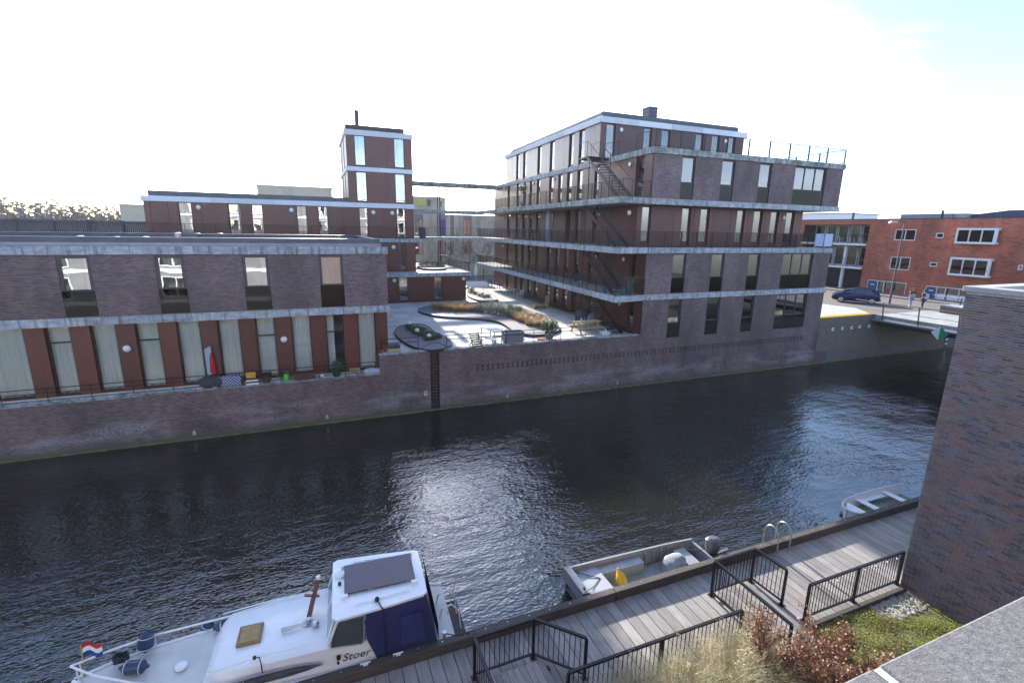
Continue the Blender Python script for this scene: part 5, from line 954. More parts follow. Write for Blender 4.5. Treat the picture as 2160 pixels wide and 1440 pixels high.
for a, c in ((BXW+.37, 17.4), (17.41, 20.2), (20.21, 23)): MB().box(a, c, BYW-.34, BYW+.06, BT, BT+.128).build('coping_stone', STONE, nw, bevel=.012)
MB().box(BXW+.4, 24, -6, BYW-.36, BT-.5, BT-.42).build('roof', ROOFM, nw)
# parapet in front of the camera
GRAN = NT('speckled_coping'); t = GRAN; P = t.pos(); a_ = t.noise(P, 55, 6, .75); c_ = t.noise(P, 5, 5, .7); d_ = t.noise(P, 240, 3, .8)
col = t.mix(t.ramp(a_, [(.35, 0.0), (.66, 1.0)]), (.065, .064, .07, 1), (.21, .205, .205, 1)); col = t.mix(t.ramp(c_, [(.4, 0.0), (.72, .6)]), col, (.13, .115, .10, 1)); col = t.mix(t.ramp(d_, [(.58, 0.0), (.72, .8)]), col, (.55, .53, .5, 1)); t.c(col); t.r(.85); t.bump(t.math('ADD', a_, t.math('MULTIPLY', d_, .6)), .004, .9)
pr_ = thing('parapet', 'speckled grey coping of the terrace parapet overlooking the lawn', 'parapet', (2, .35, 8.5)); PY = .56
jx = onz((1850, 1412), 9.0).x
for a, c in ((-2.0, jx-.006), (jx+.018, jx+2.6), (jx+2.62, 6)): MB().box(a, c, .02, PY, 8.93, 9.0).build('coping_stone', GRAN.m, pr_, bevel=.006)
MB().box(-2, 6, .05, PY-.012, 8.9, 8.93).box(jx-.005, jx+.017, .03, PY-.004, 8.93, 8.997).build('mortar_joint', mat('white_mortar', (.55, .54, .52), None, 9, .9), pr_)
MB().box(-2, 14.6, .1, PY-.06, .3, 8.9).build('wall', BRICK, pr_)
for k in range(5):
    x0, y0 = random.uniform(1.35, 1.75), random.uniform(.3, .42); pts = [Vector((x0, y0, 9.004))]
    for _ in range(6): pts.append(pts[-1]+Vector((random.uniform(-.012, .01), random.uniform(-.028, -.015), random.uniform(0, .004))))
    tag(MB().tube(pts, [.0016]*6+[.0006], 5).build('dry_twig', mat('dry_twig', (.2, .15, .1), (.4, .34, .27), 8, .8)), 'thin dry twig lying on the speckled coping', 'twig', 'twigs on the coping')
# ================================================================== planting by the dock
LAWN = leafmat('lawn_leaf', (.24, .32, .04), (.46, .48, .12), .45, (.34, .27, .12)); lw = MB()
struct(MB().box(10.95, BXW+.02, 1.0, 6.6, .2, .45).build('lawn_bed', mat('lawn_soil', (.14, .16, .05), (.10, .095, .05), 3, .95, 0, .02)))
for _ in range(30000):
    x, y = random.uniform(10.9, BXW), random.uniform(2.8, 6.62)
    if y > 6.0+.3*math.sin(x*3) and x > 13.0 and random.random() < .93: continue
    if random.random() < .25 and math.sin(x*5)+math.sin(y*7) > .9: continue
    a = random.uniform(0, 6.28); h = random.uniform(.02, .07)+.05*math.sin(x*4.1+y*2)*math.sin(y*5.3); w = random.uniform(.012, .026); p = Vector((x, y, .445)); d = Vector((math.cos(a), math.sin(a), 0)); e = Vector((-d.y, d.x, 0))
    q = p+Vector((0, 0, h))+d*random.uniform(-.05, .05); lw.raw([q-d*w, q+e*w*.7, q+d*w*1.2+Vector((0, 0, -.012)), q-e*w*.7], [(0, 1, 2, 3)])
stuff(lw.build('lawn', LAWN, recalc=False))['label'] = 'short yellow-green lawn between railing and brick wall'
gv = MB(); 
for _ in range(420):
    x, y = random.uniform(12.9, 14.55), random.uniform(6.0, 6.58); r = random.uniform(.02, .06); gv.ball((x, y, .45), r, 5, .6)
stuff(gv.build('pale_gravel', mat('pale_gravel', (.36, .35, .32), (.26, .25, .23), 12, .9), recalc=False))['label'] = 'pale gravel at the foot of the brick wall'
TALL = leafmat('pale_tall_grass', (.60, .55, .40), (.40, .34, .20), .45); TALL2 = leafmat('green_tall_grass', (.28, .30, .13), (.5, .46, .3), .4)
sp = [(4.75, 5.95), (5.4, 6.2), (6.05, 5.9), (6.55, 6.25), (7.1, 5.85), (7.6, 6.25), (8.15, 5.9), (8.6, 6.3), (5.9, 5.2), (7.3, 5.2)]
near_ = ['beside the landing', 'under the rail end', 'leaning on the rail', 'by the first rail post', 'with greener blades', 'against the middle post', 'beside the beech shrub', 'touching the second landing', 'in the second row', 'at the foot of the beech shrub']
for k, (x, y) in enumerate(sp):
    mb = MB(); tuft(mb, (x, y, .42), .55, 1.1, 800, .012, .8, 4); o = tag(mb.build('ornamental_grass', TALL if k % 3 else TALL2, recalc=False, origin=(x, y, .42)), 'pale feathery ornamental grass '+near_[k], 'grass', 'ornamental grasses along the rail')
    pl = MB()
    for _ in range(14):
        a = random.uniform(0, 6.28); b0 = Vector((x+random.uniform(-.15, .15), y+random.uniform(-.15, .15), .5)); tp = b0+Vector((math.cos(a)*.45, math.sin(a)*.45, random.uniform(1.0, 1.4))); md = (b0+tp)/2+Vector((0, 0, .15)); pl.tube([b0, md, tp], [.003, .003, .002], 3, False)
        for _ in range(16): q = tp+(md-tp)*random.random()*.45; v = Vector((random.gauss(0, 1), random.gauss(0, 1), random.gauss(0, 1)))*.03; pl.raw([q, q+v+Vector((.004, 0, 0)), q+v*1.3+Vector((0, 0, .02))], [(0, 1, 2)])
    pl.build('seed_head', TALL, o, recalc=False)
BEECH = leafmat('copper_beech_leaf', (.34, .17, .09), (.17, .075, .04), .35); BARK = mat('grey_brown_bark', (.10, .075, .06), (.07, .055, .045), 14, .9, 0, .004)
def bush(name, label, cat, base, h, spread, nst, nleaf, leafm, barkm, s, droop=0):
    b = thing(name, label, cat, base); base = Vector(base); st = MB(); lf_ = MB()
    def branch(p, d, L, r, lev):
        pts = [p]; q = p.copy(); dd = d.copy(); n = 5
        for i in range(n):
            dd = (dd+Vector((random.gauss(0, .16), random.gauss(0, .16), random.gauss(0, .1)+.05))).normalized(); q = q+dd*L/n; pts.append(q.copy())
            if lev > 0:
                for _ in range(2): branch(q, (dd+Vector((random.gauss(0, .7), random.gauss(0, .7), random.gauss(0, .4)))).normalized(), L*random.uniform(.35, .55), r*.5, lev-1)
            if lev <= 1:
                for _ in range(nleaf):
                    c_ = q+Vector((random.gauss(0, .05), random.gauss(0, .05), random.gauss(0, .05))); a = Vector((random.gauss(0, 1), random.gauss(0, 1), random.gauss(0, .6))).normalized(); e = a.orthogonal().normalized(); k = s*random.uniform(.6, 1.25); lf_.raw([c_, c_+a*k*.5+e*k*.35, c_+a*k, c_+a*k*.5-e*k*.35+Vector((0, 0, k*.15))], [(0, 1, 2, 3)])
        st.tube(pts, [r*(1-.7*i/n) for i in range(n+1)], 5, False)
    for k in range(nst):
        a = 6.28*k/nst+random.random(); branch(base+Vector((math.cos(a)*.12, math.sin(a)*.12, 0)), Vector((math.cos(a)*spread, math.sin(a)*spread, 1)).normalized(), h*random.uniform(.75, 1.0), .022, 2)
    st.build('stems', barkm, b, recalc=False); lf_.build('foliage', leafm, b, recalc=False); return b
bush('beech_shrub', 'copper-leaved beech shrub standing by the tall grasses and the second landing', 'shrub', (8.75, 5.85, .42), 1.35, .32, 6, 1, BEECH, BARK, .062); bush('beech_shrub', 'broad copper-leaved beech shrub leaning towards the lawn', 'shrub', (9.6, 5.2, .42), 1.05, .55, 5, 1, BEECH, BARK, .062)
bush('beech_shrub', 'small copper-leaved twig of beech beside the first landing', 'shrub', (2.2, 7.0, .42), .62, .4, 4, 2, BEECH, BARK, .055)
gl_ = blob('garden_lamp', 'small dark garden lamp between beech shrub and lawn', 'lamp', Vector((10.85, 5.75, .45)), [(.05, 0), (.05, .3), (.12, .32), (.12, .42), (.02, .48)], BLACK)
HAZE = .0002
# ================================================================== boats
BWH = mat('white_gelcoat', (.82, .83, .84), (.75, .765, .78), 1.2, .28); CREAM = mat('cream_deck', (.60, .60, .56), (.52, .53, .5), 2, .5); NAVY = mat('navy_canvas', (.012, .022, .10), (.010, .016, .075), 4, .8, 0, .004); TEAK = mat('varnished_teak', (.20, .055, .028), (.14, .04, .02), 10, .35); BAMB = mat('pale_teak_slats', (.42, .30, .13), (.34, .24, .10), 10, .6)
th = rad(3.0); BO = Vector((2.55, 10.28, 0)); bf = Vector((-math.cos(th), math.sin(th), 0)); bs_ = Vector((math.sin(th), math.cos(th), 0))      # forward, towards the far side
def bp(l, w, z):
    if z > .66 and l < 5.6: z = .66+(z-.66)*.87
    if w < -.5 and z > .9 and l < 5.4: w *= 1.06
    return BO+bf*l+bs_*w+Vector((0, 0, z))
boat = thing('cabin_cruiser', 'white cabin cruiser with navy canvas side and solar panel moored at the dock', 'boat', BO+bf*3.6+Vector((0, 0, -.3)))
HS = [(0, .92, .60), (.3, .99, .62), (1.5, 1.06, .64), (3, 1.10, .66), (4.4, 1.06, .70), (5.5, .90, .76), (6.4, .64, .84), (7.1, .34, .92), (7.5, .10, .98), (7.62, .02, 1.0)]
rings = []
for l, w, z in HS: rings.append([bp(l, x, zz) for x, zz in ((-w, z), (-w*.97, z-.12), (-w*.9, .1), (-w*.55, -.3), (w*.55, -.3), (w*.9, .1), (w*.97, z-.12), (w, z))])
MB().loft(rings).build('hull', BWH, boat, smooth=True)
dkm = MB(); vs = []
for l, w, z in HS: vs += [bp(l, -w+.05, z+.012), bp(l, 0, z+.05), bp(l, w-.05, z+.012)]
dkm.raw(vs, [f_ for i in range(len(HS)-1) for f_ in ((3*i, 3*i+1, 3*i+4, 3*i+3), (3*i+1, 3*i+2, 3*i+5, 3*i+4))]).build('deck', CREAM, boat, smooth=2)
tw = MB()
for s_ in (1, -1): tw.tube([bp(l, s_*w, z+.015) for l, w, z in HS], .035, 6)
tw.build('rub_rail', BWH, boat, smooth=True)
def shell(nm, m, secs, bev=.05):
    """secs: (l, half width bottom, half width top, z bottom, z top)"""
    o = MB().loft([[bp(l, -wb, zb_), bp(l+lt, -wt, zt-.05), bp(l+lt, -wt+.08, zt), bp(l+lt, 0, zt+.035), bp(l+lt, wt-.08, zt), bp(l+lt, wt, zt-.05), bp(l, wb, zb_)] for l, wb, wt, zb_, zt, lt in secs]); return o.build(nm, m, boat, smooth=True)
fc = shell('fore_cabin', BWH, [(2.55, 1.0, .93, .64, 1.36, 0), (3.9, .98, .92, .66, 1.34, 0), (4.9, .90, .82, .72, 1.28, 0), (5.25, .80, .66, .76, 1.20, -.2)])
shell('wheelhouse_side', BWH, [(.55, .98, .90, .60, 1.20, 0), (2.75, 1.0, .93, .64, 1.42, .0)])
rf = MB(); ro = []
for l, w in ((.62, .72), (.72, .80), (1.6, .90), (2.55, .98), (2.66, .90)): ro.append([bp(l, -w, 2.05), bp(l, -w, 2.11), bp(l, -w*.5, 2.16), bp(l, 0, 2.175), bp(l, w*.5, 2.16), bp(l, w, 2.11), bp(l, w, 2.05)])
roof = rf.loft(ro).build('wheelhouse_roof', BWH, boat, smooth=True)
for s_ in (-1, 1):
    MB().bar(bp(2.78, s_*.92, 1.38), bp(2.55, s_*.94, 2.06), .06, .05).build('pillar', BWH, boat); MB().bar(bp(2.05, s_*.95, 1.3), bp(2.0, s_*.92, 2.06), .04, .04).build('pillar', GALV, boat)
    MB().raw([bp(2.72, s_*.955, 1.34), bp(2.08, s_*.965, 1.26), bp(2.03, s_*.94, 2.04), bp(2.56, s_*.945, 2.04)], [(0, 1, 2, 3)]).build('side_window', CARGL, boat)
    MB().loft([[bp(l, s_*(.985+o_), z) for l, z in ((2.74, 1.33), (2.06, 1.25), (2.01, 2.05), (2.55, 2.05))] for o_ in (-.02, -.01)], cap=False).build('window_frame', GALV, boat)
    cv = MB(); n = 8
    rowt = [bp(2.02-1.36*i/n, s_*(.93-.16*i/n), 2.07) for i in range(n+1)]; rowm = [bp(1.98-1.45*i/n, s_*(.99-.06*i/n+.012*math.sin(i*2)), 1.35) for i in range(n+1)]; rowb = [bp(1.78-1.34*i/n, s_*1.02, .66) for i in range(n+1)]
    cv.loft([rowt, rowm, rowb], close=False, cap=False).build('canvas_side', NAVY, boat, smooth=2)
    MB().raw([bp(1.25, s_*1.008, .95), bp(.72, s_*.99, .95), bp(.78, s_*.93, 1.75), bp(1.25, s_*.95, 1.75)], [(0, 1, 2, 3)]).build('canvas_patch', mat('navy_canvas_patch', (.016, .03, .13), (.012, .022, .1), 4, .6), boat)
    MB().tube([bp(5.1, s_*.80, 1.29), bp(4.0, s_*.80, 1.40), bp(3.2, s_*.80, 1.41)], .014, 5).build('grab_rail', BWH, fc); MB().tube([bp(2.2, s_*.72, 2.16), bp(1.0, s_*.62, 2.16)], .012, 5).build('grab_rail', BWH, roof)
    vw = MB(); vw.loft([[bp(4.85-1.95*(.5-.5*math.cos(a)), s_*(.985-.022+o_), .95+.17*math.sin(a)) for a in [2*math.pi*k/16 for k in range(16)]] for o_ in (0, .03)]); ww = vw.build('cabin_window', GALV, fc)
    MB().loft([[bp(4.80-1.85*(.5-.5*math.cos(a)), s_*(.985-.02+o_), .95+.14*math.sin(a)) for a in [2*math.pi*k/16 for k in range(16)]] for o_ in (.02, .035)]).build('pane', CARGL, ww)
MB().loft([[bp(.52, -.78, 2.06), bp(.52, .78, 2.06)], [bp(.42, -.98, 1.3), bp(.42, .98, 1.3)], [bp(.40, -.96, .66), bp(.40, .96, .66)]], close=False, cap=False).build('canvas_back', NAVY, boat, smooth=2)
for a_, c_ in ((-.88, -.05), (.05, .88)):
    MB().raw([bp(2.80, a_, 1.42), bp(2.80, c_, 1.42), bp(2.60, c_*.95, 2.04), bp(2.60, a_*.95, 2.04)], [(0, 1, 2, 3)]).build('windscreen', mat('pale_boat_glass', (.25, .31, .36), (.2, .26, .31), 2, .08, 0, spec=.8), boat)
    for q, r_ in ((a_, .97), (c_, .97)): MB().bar(bp(2.805, q, 1.40), bp(2.605, q*.95, 2.05), .035, .03).build('windscreen_bar', BWH, boat)
# solar panel
t = NT('solar_cells'); P = t.pos(); sx = t.new('SeparateXYZ'); t.lk(P, sx.inputs[0]); g1 = t.math('LESS_THAN', t.math('FRACT', t.math('MULTIPLY', sx.outputs[1], 22)), .12); t.c(t.mix(g1, t.mix(t.noise(P, 3, 3), (.05, .045, .075, 1), (.09, .08, .11, 1)), (.22, .2, .24, 1))); t.r(.4); t.b.inputs['Specular IOR Level'].default_value = .25
slp = MB().raw([bp(2.40, -.42, 2.235), bp(.83, -.42, 2.235), bp(.83, .56, 2.235), bp(2.40, .56, 2.235), bp(2.40, -.42, 2.20), bp(.83, -.42, 2.20), bp(.83, .56, 2.20), bp(2.40, .56, 2.20)], [(0, 1, 2, 3), (7, 6, 5, 4), (0, 4, 5, 1), (1, 5, 6, 2), (2, 6, 7, 3), (3, 7, 4, 0)]).build('solar_panel', t.m, roof)
for l, w in ((2.4, -.45), (.86, -.45), (2.4, .59), (.86, .59)): q = bp(l, w, 2.15); MB().box(q.x-.07, q.x+.07, q.y-.04, q.y+.04, q.z, q.z+.07).build('bracket', BWH, slp)
MB().lathe(bp(2.5, .3, 2.16), [(.13, 0), (.13, .05), (.08, .09)], 12).build('roof_dome', BWH, roof, smooth=True); MB().lathe(bp(2.5, -.02, 2.16), [(.04, 0), (.04, .07)], 8).build('roof_light', BLACK, roof); MB().tube([bp(1.7, -.78, 2.17), bp(1.62, -.94, 2.1), bp(1.6, -1.03, 1.4), bp(1.6, -1.06, .7)], .014, 5).build('roof_cable', BLACK, roof)
MB().lathe(bp(1.72, -.72, 2.16), [(.05, 0), (.05, .05), (.02, .09)], 8).build('roof_cleat', BLACK, roof)
# hatch, mast cross, horn, searchlight
ha = MB().loft([[bp(4.62, -.42, z), bp(4.15, -.42, z), bp(4.15, .12, z), bp(4.62, .12, z)] for z in (1.36, 1.42)]).build('hatch', mat('teak_frame', (.24, .13, .06), (.2, .1, .045), 8, .5), fc)
for k in range(8): y = -.37+k*.056; MB().loft([[bp(4.57, y, z), bp(4.20, y, z), bp(4.20, y+.042, z), bp(4.57, y+.042, z)] for z in (1.42, 1.435)]).build('slat', BAMB, ha)
ms = MB().bar(bp(3.22, -.12, 1.38), bp(3.0, .50, 2.0), .09, .06).build('folding_mast', TEAK, boat); MB().bar(bp(3.28, .22, 1.86), bp(2.98, .28, 1.70), .06, .04).build('cross_arm', TEAK, ms); MB().lathe(bp(2.99, .52, 2.0), [(.05, 0), (.05, .09)], 8).build('mast_light', WHITE, ms); MB().lathe(bp(3.2, -.18, 1.37), [(.14, 0), (.14, .02), (.06, .03), (.06, .12)], 12).build('mast_foot', GALV, boat)
MB().tube([bp(3.75, -.3, 1.45), bp(3.2, -.25, 1.47)], [.045, .012], 8).build('horn', GALV, boat); MB().lathe(bp(3.05, -.35, 1.38), [(.07, 0), (.08, .1), (.05, .14)], 10).build('searchlight', GALV, boat); MB().lathe(bp(5.75, -.1, .83), [(.12, 0), (.12, .05), (.08, .07)], 14).build('deck_vent', BWH, boat, smooth=True)
MB().tube([bp(4.2, -.80, 1.40), bp(4.1, -.86, 1.46), bp(4.06, -.95, 1.38), bp(4.05, -1.02, .8)], .012, 5).lathe(bp(4.2, -.80, 1.38), [(.035, 0), (.035, .05)], 8).build('shore_cable', BLACK, boat)
pul = MB(); LP = [(l, w, z) for l, w, z in HS if l > 4.2]
for s_ in (1, -1): pul.tube([bp(l, s_*max(w-.03, .0), z+.36-.02*(7.6-l)) for l, w, z in LP], .022, 6)
pr2 = pul.build('bow_rail', BWH, boat, smooth=True)
for l, w, z in LP[::2]:
    for s_ in (1, -1): MB().tube([bp(l, s_*max(w-.03, 0), z), bp(l, s_*max(w-.03, 0), z+.35)], .017, 5).build('rail_post', BWH, boat)
st_ = MB()
for s_ in (-.25, .25): st_.tube([bp(.25, s_, .62), bp(.18, s_, .95), bp(-.05, s_, 1.0), bp(-.22, s_, .75), bp(-.28, s_, .2)], .02, 6)
st_.build('stern_rail', BWH, boat, smooth=True); MB().tube([bp(.05, -.2, .65), bp(-.35, .55, 1.1)], .012, 5).build('boat_hook', BAMB, boat); MB().loft([[bp(l, w, z) for w, z in ((-.75, .12), (.75, .12), (.75, .18), (-.75, .18))] for l in (-.38, 0)]).build('swim_platform', BEAM, boat); MB().lathe(bp(.25, -.85, .63), [(.04, 0), (.04, .12), (.06, .12), (.06, .16)], 8).build('bollard', GALV, boat); MB().lathe(bp(.15, .1, .62), [(.05, 0), (.05, .01)], 10).build('filler_cap', GALV, boat)
MB().tube([bp(.25, -.85, .76), bp(.0, -1.0, .76), BO+Vector((.25, -1.05, .76))], .012, 5).build('mooring_line', BLACK, boat)
# name on the side
fcu = bpy.data.curves.new('boat_name_text', 'FONT'); fcu.body = 'Stoer'; fcu.size = .25; fcu.shear = .35; fcu.extrude = .002; fcu.space_character = 1.05
tob = bpy.data.objects.new('boat_name_tmp', fcu); COL.objects.link(tob); bpy.context.view_layer.update(); dg = bpy.context.evaluated_depsgraph_get(); tme = bpy.data.meshes.new_from_object(tob.evaluated_get(dg)); bpy.data.objects.remove(tob)
no = bpy.data.objects.new('boat_name', tme); COL.objects.link(no); tme.materials.clear(); tme.materials.append(mat('name_black', (.03, .03, .035)))
o0 = bp(2.52, -1.0, .86); xa2 = -bf; za2 = (bp(2.4, -.93, 1.40)-bp(2.4, -1.0, .64)).normalized(); ya2 = xa2.cross(za2)
M4 = Matrix(((xa2.x, za2.x, -ya2.x*-1, 0), (xa2.y, za2.y, ya2.y, 0), (xa2.z, za2.z, ya2.z, 0), (0, 0, 0, 1))); nn = xa2.cross(za2)
M4 = Matrix(((xa2.x, za2.x, nn.x, 0), (xa2.y, za2.y, nn.y, 0), (xa2.z, za2.z, nn.z, 0), (0, 0, 0, 1)))
no.parent = boat; no.matrix_local = Matrix.Translation(o0+nn*.012-WL[boat.name]) @ M4; WL[no.name] = o0
for l, z, r_ in ((2.58, 1.0, .045), (2.6, .80, .03)): MB().lathe(bp(l, -.985, z), [(r_, 0), (r_, .07)], 8).build('side_light', BLACK, boat)
# fenders, flag and ropes on the bow
FEN = mat('blue_fender', (.025, .055, .12), (.02, .045, .1), 4, .35)
def fender(label, a, c, r=.13, rope=True):
    o = thing('boat_fender', label, 'fender', a); a, c = Vector(a), Vector(c); d = (c-a); MB().tube([a, a+d*.08, a+d*.2, a+d*.8, a+d*.92, c], [.03, .05, r, r, .05, .03], 12).build('body', FEN, o, smooth=True); 
    for k in (.25, .75): q = a+d*k; n = d.normalized(); x = n.orthogonal().normalized(); y = n.cross(x); MB().tube([q+(x*math.cos(t2)+y*math.sin(t2))*(r+.006) for t2 in [2*math.pi*i/12 for i in range(13)]], .008, 5).build('strap', WHITE, o)
    return o
fender('upright blue fender strapped to the bow rail', bp(6.55, .45, .92), bp(6.5, .55, 1.38), .15); fender('blue fender lying on the bow beside coiled line', bp(6.85, .0, 1.06), bp(6.3, -.1, 1.04), .13); fender('blue fender hanging outside the far bow rail', bp(5.6, 1.02, .55), bp(5.45, 1.0, .95), .13); fender('slim blue fender lying on the far side deck', bp(5.35, .82, .88), bp(4.75, .93, .86), .1)
cl = thing('coiled_line', 'dark coiled mooring line on the bow', 'rope', bp(6.9, .25, 1.0)); c = bp(6.9, .25, 1.02); MB().tube([c+Vector((math.cos(a)*.13, math.sin(a)*.11, .012*a/2+.02*math.sin(3*a))) for a in [i*.5 for i in range(50)]], .016, 5).build('rope', mat('dark_rope', (.03, .03, .05), None, 20, .9), cl)
fl = thing('flag', 'red white and blue pennant on a short staff at the bow', 'flag', bp(7.45, .05, 1.0)); MB().tube([bp(7.45, .05, 1.0), bp(7.5, .22, 1.62)], .014, 6).build('staff', BAMB, fl)
for k, m in enumerate((mat('flag_red', (.45, .02, .04), None, 5, .8), WHITE, mat('flag_blue', (.02, .05, .28), None, 5, .8))):
    q0 = bp(7.5, .22, 1.62)-(bp(7.5, .22, 1.62)-bp(7.45, .05, 1.0)).normalized()*(.09*k); q1 = q0-(bp(7.5, .22, 1.62)-bp(7.45, .05, 1.0)).normalized()*.09; vs = []
    for i in range(7): dd = -bf*(.06*i)+Vector((0, .05*math.sin(i*.9), .03*math.sin(i*1.1))) if True else 0; vs += [q0+dd, q1+dd]
    MB().raw(vs, [(2*i, 2*i+2, 2*i+3, 2*i+1) for i in range(6)]).build('stripe', m, fl, smooth=2, recalc=False)
# ------------------------------------------------------------------ aluminium skiff
SK_ = mat('brushed_aluminium', (.42, .42, .42), (.34, .34, .345), 6, .42, .55); CHK = mat('checker_plate', (.30, .31, .29), (.24, .25, .22), 9, .6, .3, .006, bsc=30)
skf = thing('aluminium_skiff', 'open aluminium work skiff with outboard motor moored at the dock', 'boat', (8.3, 10, -.2))
def sp_(x, y, z): return Vector((x, y, z))
YN, YF = 9.42, 10.66
secs = [(6.02, .08, .66), (6.25, .02, .62), (7.5, 0, .55), (9.5, 0, .53), (10.55, .03, .53)]
def yf(x): return YF-.10*max(0, (x-8)/2.6)**1.2 - .05*max(0, (6.6-x)/.6)
for nm, ya, yb, sg_ in (('near_side', YN, YN+.05, 1), ('far_side', None, None, -1)):
    rr = []
    for x, o, zt in secs:
        y = (YN+o) if sg_ > 0 else (yf(x)-o); rr.append([sp_(x, y, zt), sp_(x, y+sg_*.06, zt), sp_(x, y+sg_*.06, zt-.035), sp_(x, y+sg_*.09, .02), sp_(x, y+sg_*.14, -.12), sp_(x, y+sg_*.06, -.12), sp_(x, y, zt-.2)])
    MB().loft(rr).build(nm, SK_, skf, smooth=True)
MB().box(6.05, 10.55, YN+.1, YF-.2, .02, .06).build('floor', CHK, skf); MB().box(10.48, 10.56, YN+.06, YF-.22, -.05, .48).build('transom', SK_, skf); MB().loft([[sp_(6.0, YN+.06, .3), sp_(6.0, YF-.06, .3), sp_(6.0, YF-.06, .68), sp_(6.0, YN+.06, .68)], [sp_(6.22, YN+.05, .05), sp_(6.22, YF-.06, .05), sp_(6.22, YF-.06, .64), sp_(6.22, YN+.05, .64)]]).build('bow_plate', SK_, skf)
MB().box(6.23, 7.05, YN+.07, YF-.08, .42, .45).box(7.02, 7.05, YN+.12, YF-.12, .07, .42).build('fore_deck', SK_, skf); MB().box(7.06, 8.55, YF-.42, YF-.1, .36, .39).box(7.06, 8.55, YF-.42, YF-.39, .07, .36).build('side_bench', SK_, skf); MB().box(9.75, 10.15, YN+.1, YF-.24, .34, .37).box(9.75, 9.78, YN+.1, YF-.24, .07, .34).build('stern_thwart', SK_, skf)
for x in (8.75, 9.05, 9.35, 9.6): MB().box(x, x+.03, YF-.22, YF-.14, .06, .48).build('rib', SK_, skf)
tpn = MB(); c = Vector((9.42, 9.95, .06))
for k, (w, d, z, ox) in enumerate(((.28, .26, 0, 0), (.30, .28, .3, .0), (.28, .25, .5, .03), (.2, .16, .66, .06), (.05, .04, .72, .06))): tpn.lathe((0, 0, 0), [(0, 0), (0, 0)], 3) if False else None
tpn.loft([[c+Vector((ox+w*math.cos(a)*(1+.05*math.sin(3*a+k))*(math.cos(a)**4+math.sin(a)**4)**-.25, d*math.sin(a)*(1+.05*math.cos(4*a+k))*(math.cos(a)**4+math.sin(a)**4)**-.25, z)) for a in [2*math.pi*i/14 for i in range(14)]] for k, (w, d, z, ox) in enumerate(((.34, .30, 0, 0), (.33, .29, .25, .0), (.27, .24, .42, .05), (.17, .12, .5, .1), (.03, .03, .52, .1)))])
tag(tpn.build('covered_console', mat('pale_grey_cover', (.26, .27, .29), (.17, .18, .2), 6, .85, 0, .05, bsc=7), smooth=True), 'helm console under a pale grey cover in the skiff', 'cover')
ob_ = thing('outboard_motor', 'grey outboard motor hung on the skiff transom', 'motor', (10.75, 9.85, .1)); GM = mat('grey_motor_cowl', (.16, .17, .19), (.13, .14, .16), 4, .25, .3); c = Vector((10.78, 9.88, .0))
MB().loft([[c+Vector((.0+w*math.cos(a)+ox, d*math.sin(a), z)) for a in [2*math.pi*i/14 for i in range(14)]] for w, d, z, ox in ((.16, .13, .42, 0), (.24, .18, .5, .02), (.27, .19, .7, .03), (.24, .17, .86, .0), (.12, .1, .93, -.02))]).build('cowling', GM, ob_, smooth=True); MB().loft([[c+Vector((x+w*sx, sy*.05, z)) for sx, sy in ((-1, -1), (1, -1), (1, 1), (-1, 1))] for x, w, z in ((.05, .11, .45), (.18, .1, .2), (.3, .09, -.2))]).build('leg', mat('motor_leg', (.08, .085, .1), None, 5, .4), ob_); MB().bar(c+Vector((.25, 0, .3)), c+Vector((.62, -.05, .38)), .1, .06).build('tilt_arm', GM, ob_); MB().box(10.57, 10.7, 9.76, 9.98, .2, .46).build('clamp', BLACK, ob_)
yb_ = thing('yellow_buoy', 'yellow teardrop buoy hanging in the skiff', 'buoy', (7.55, 9.72, .1)); c = Vector((7.45, 9.88, .5)); MB().tube([c+Vector((0, .14, .16)), c+Vector((0, .09, .06)), c, c+Vector((.0, -.07, -.1)), c+Vector((0, -.13, -.2)), c+Vector((0, -.17, -.29))], [.025, .07, .14, .165, .13, .03], 12).build('body', mat('yellow_buoy_vinyl', (.75, .42, .01), (.68, .36, .01), 4, .35), yb_, smooth=True); MB().tube([c+Vector((0, .1, .1)), Vector((7.5, 10.3, .46))], .01, 5).build('line', BLACK, yb_)
MB().tube([sp_(6.1, 9.5, .67), sp_(6.5, 9.8, .47), sp_(6.9, 10.05, .46), sp_(6.4, 10.4, .5), sp_(6.1, 10.55, .67)], .012, 5).build('mooring_line', BLACK, skf); MB().tube([sp_(9.9, 10.45, .5), sp_(10.2, 10.2, .42), sp_(10.5, 9.95, .52)], .014, 5).build('tiller_line', mat('tan_rope', (.22, .18, .12)), skf); MB().lathe(sp_(6.12, 9.62, .66), [(.03, 0), (.03, .05)], 8).build('bow_pin', BLACK, skf)
fr_ = thing('fuel_tank', 'small grey fuel tank in the stern of the skiff', 'fuel tank', (10.35, 9.62, .06)); MB().box(10.2, 10.44, 9.55, 9.7, .061, .3).build('tank', GREYPOT, fr_, bevel=.03); MB().lathe((10.32, 9.62, .3), [(.03, 0), (.03, .04)], 8).build('cap', BLACK, fr_)
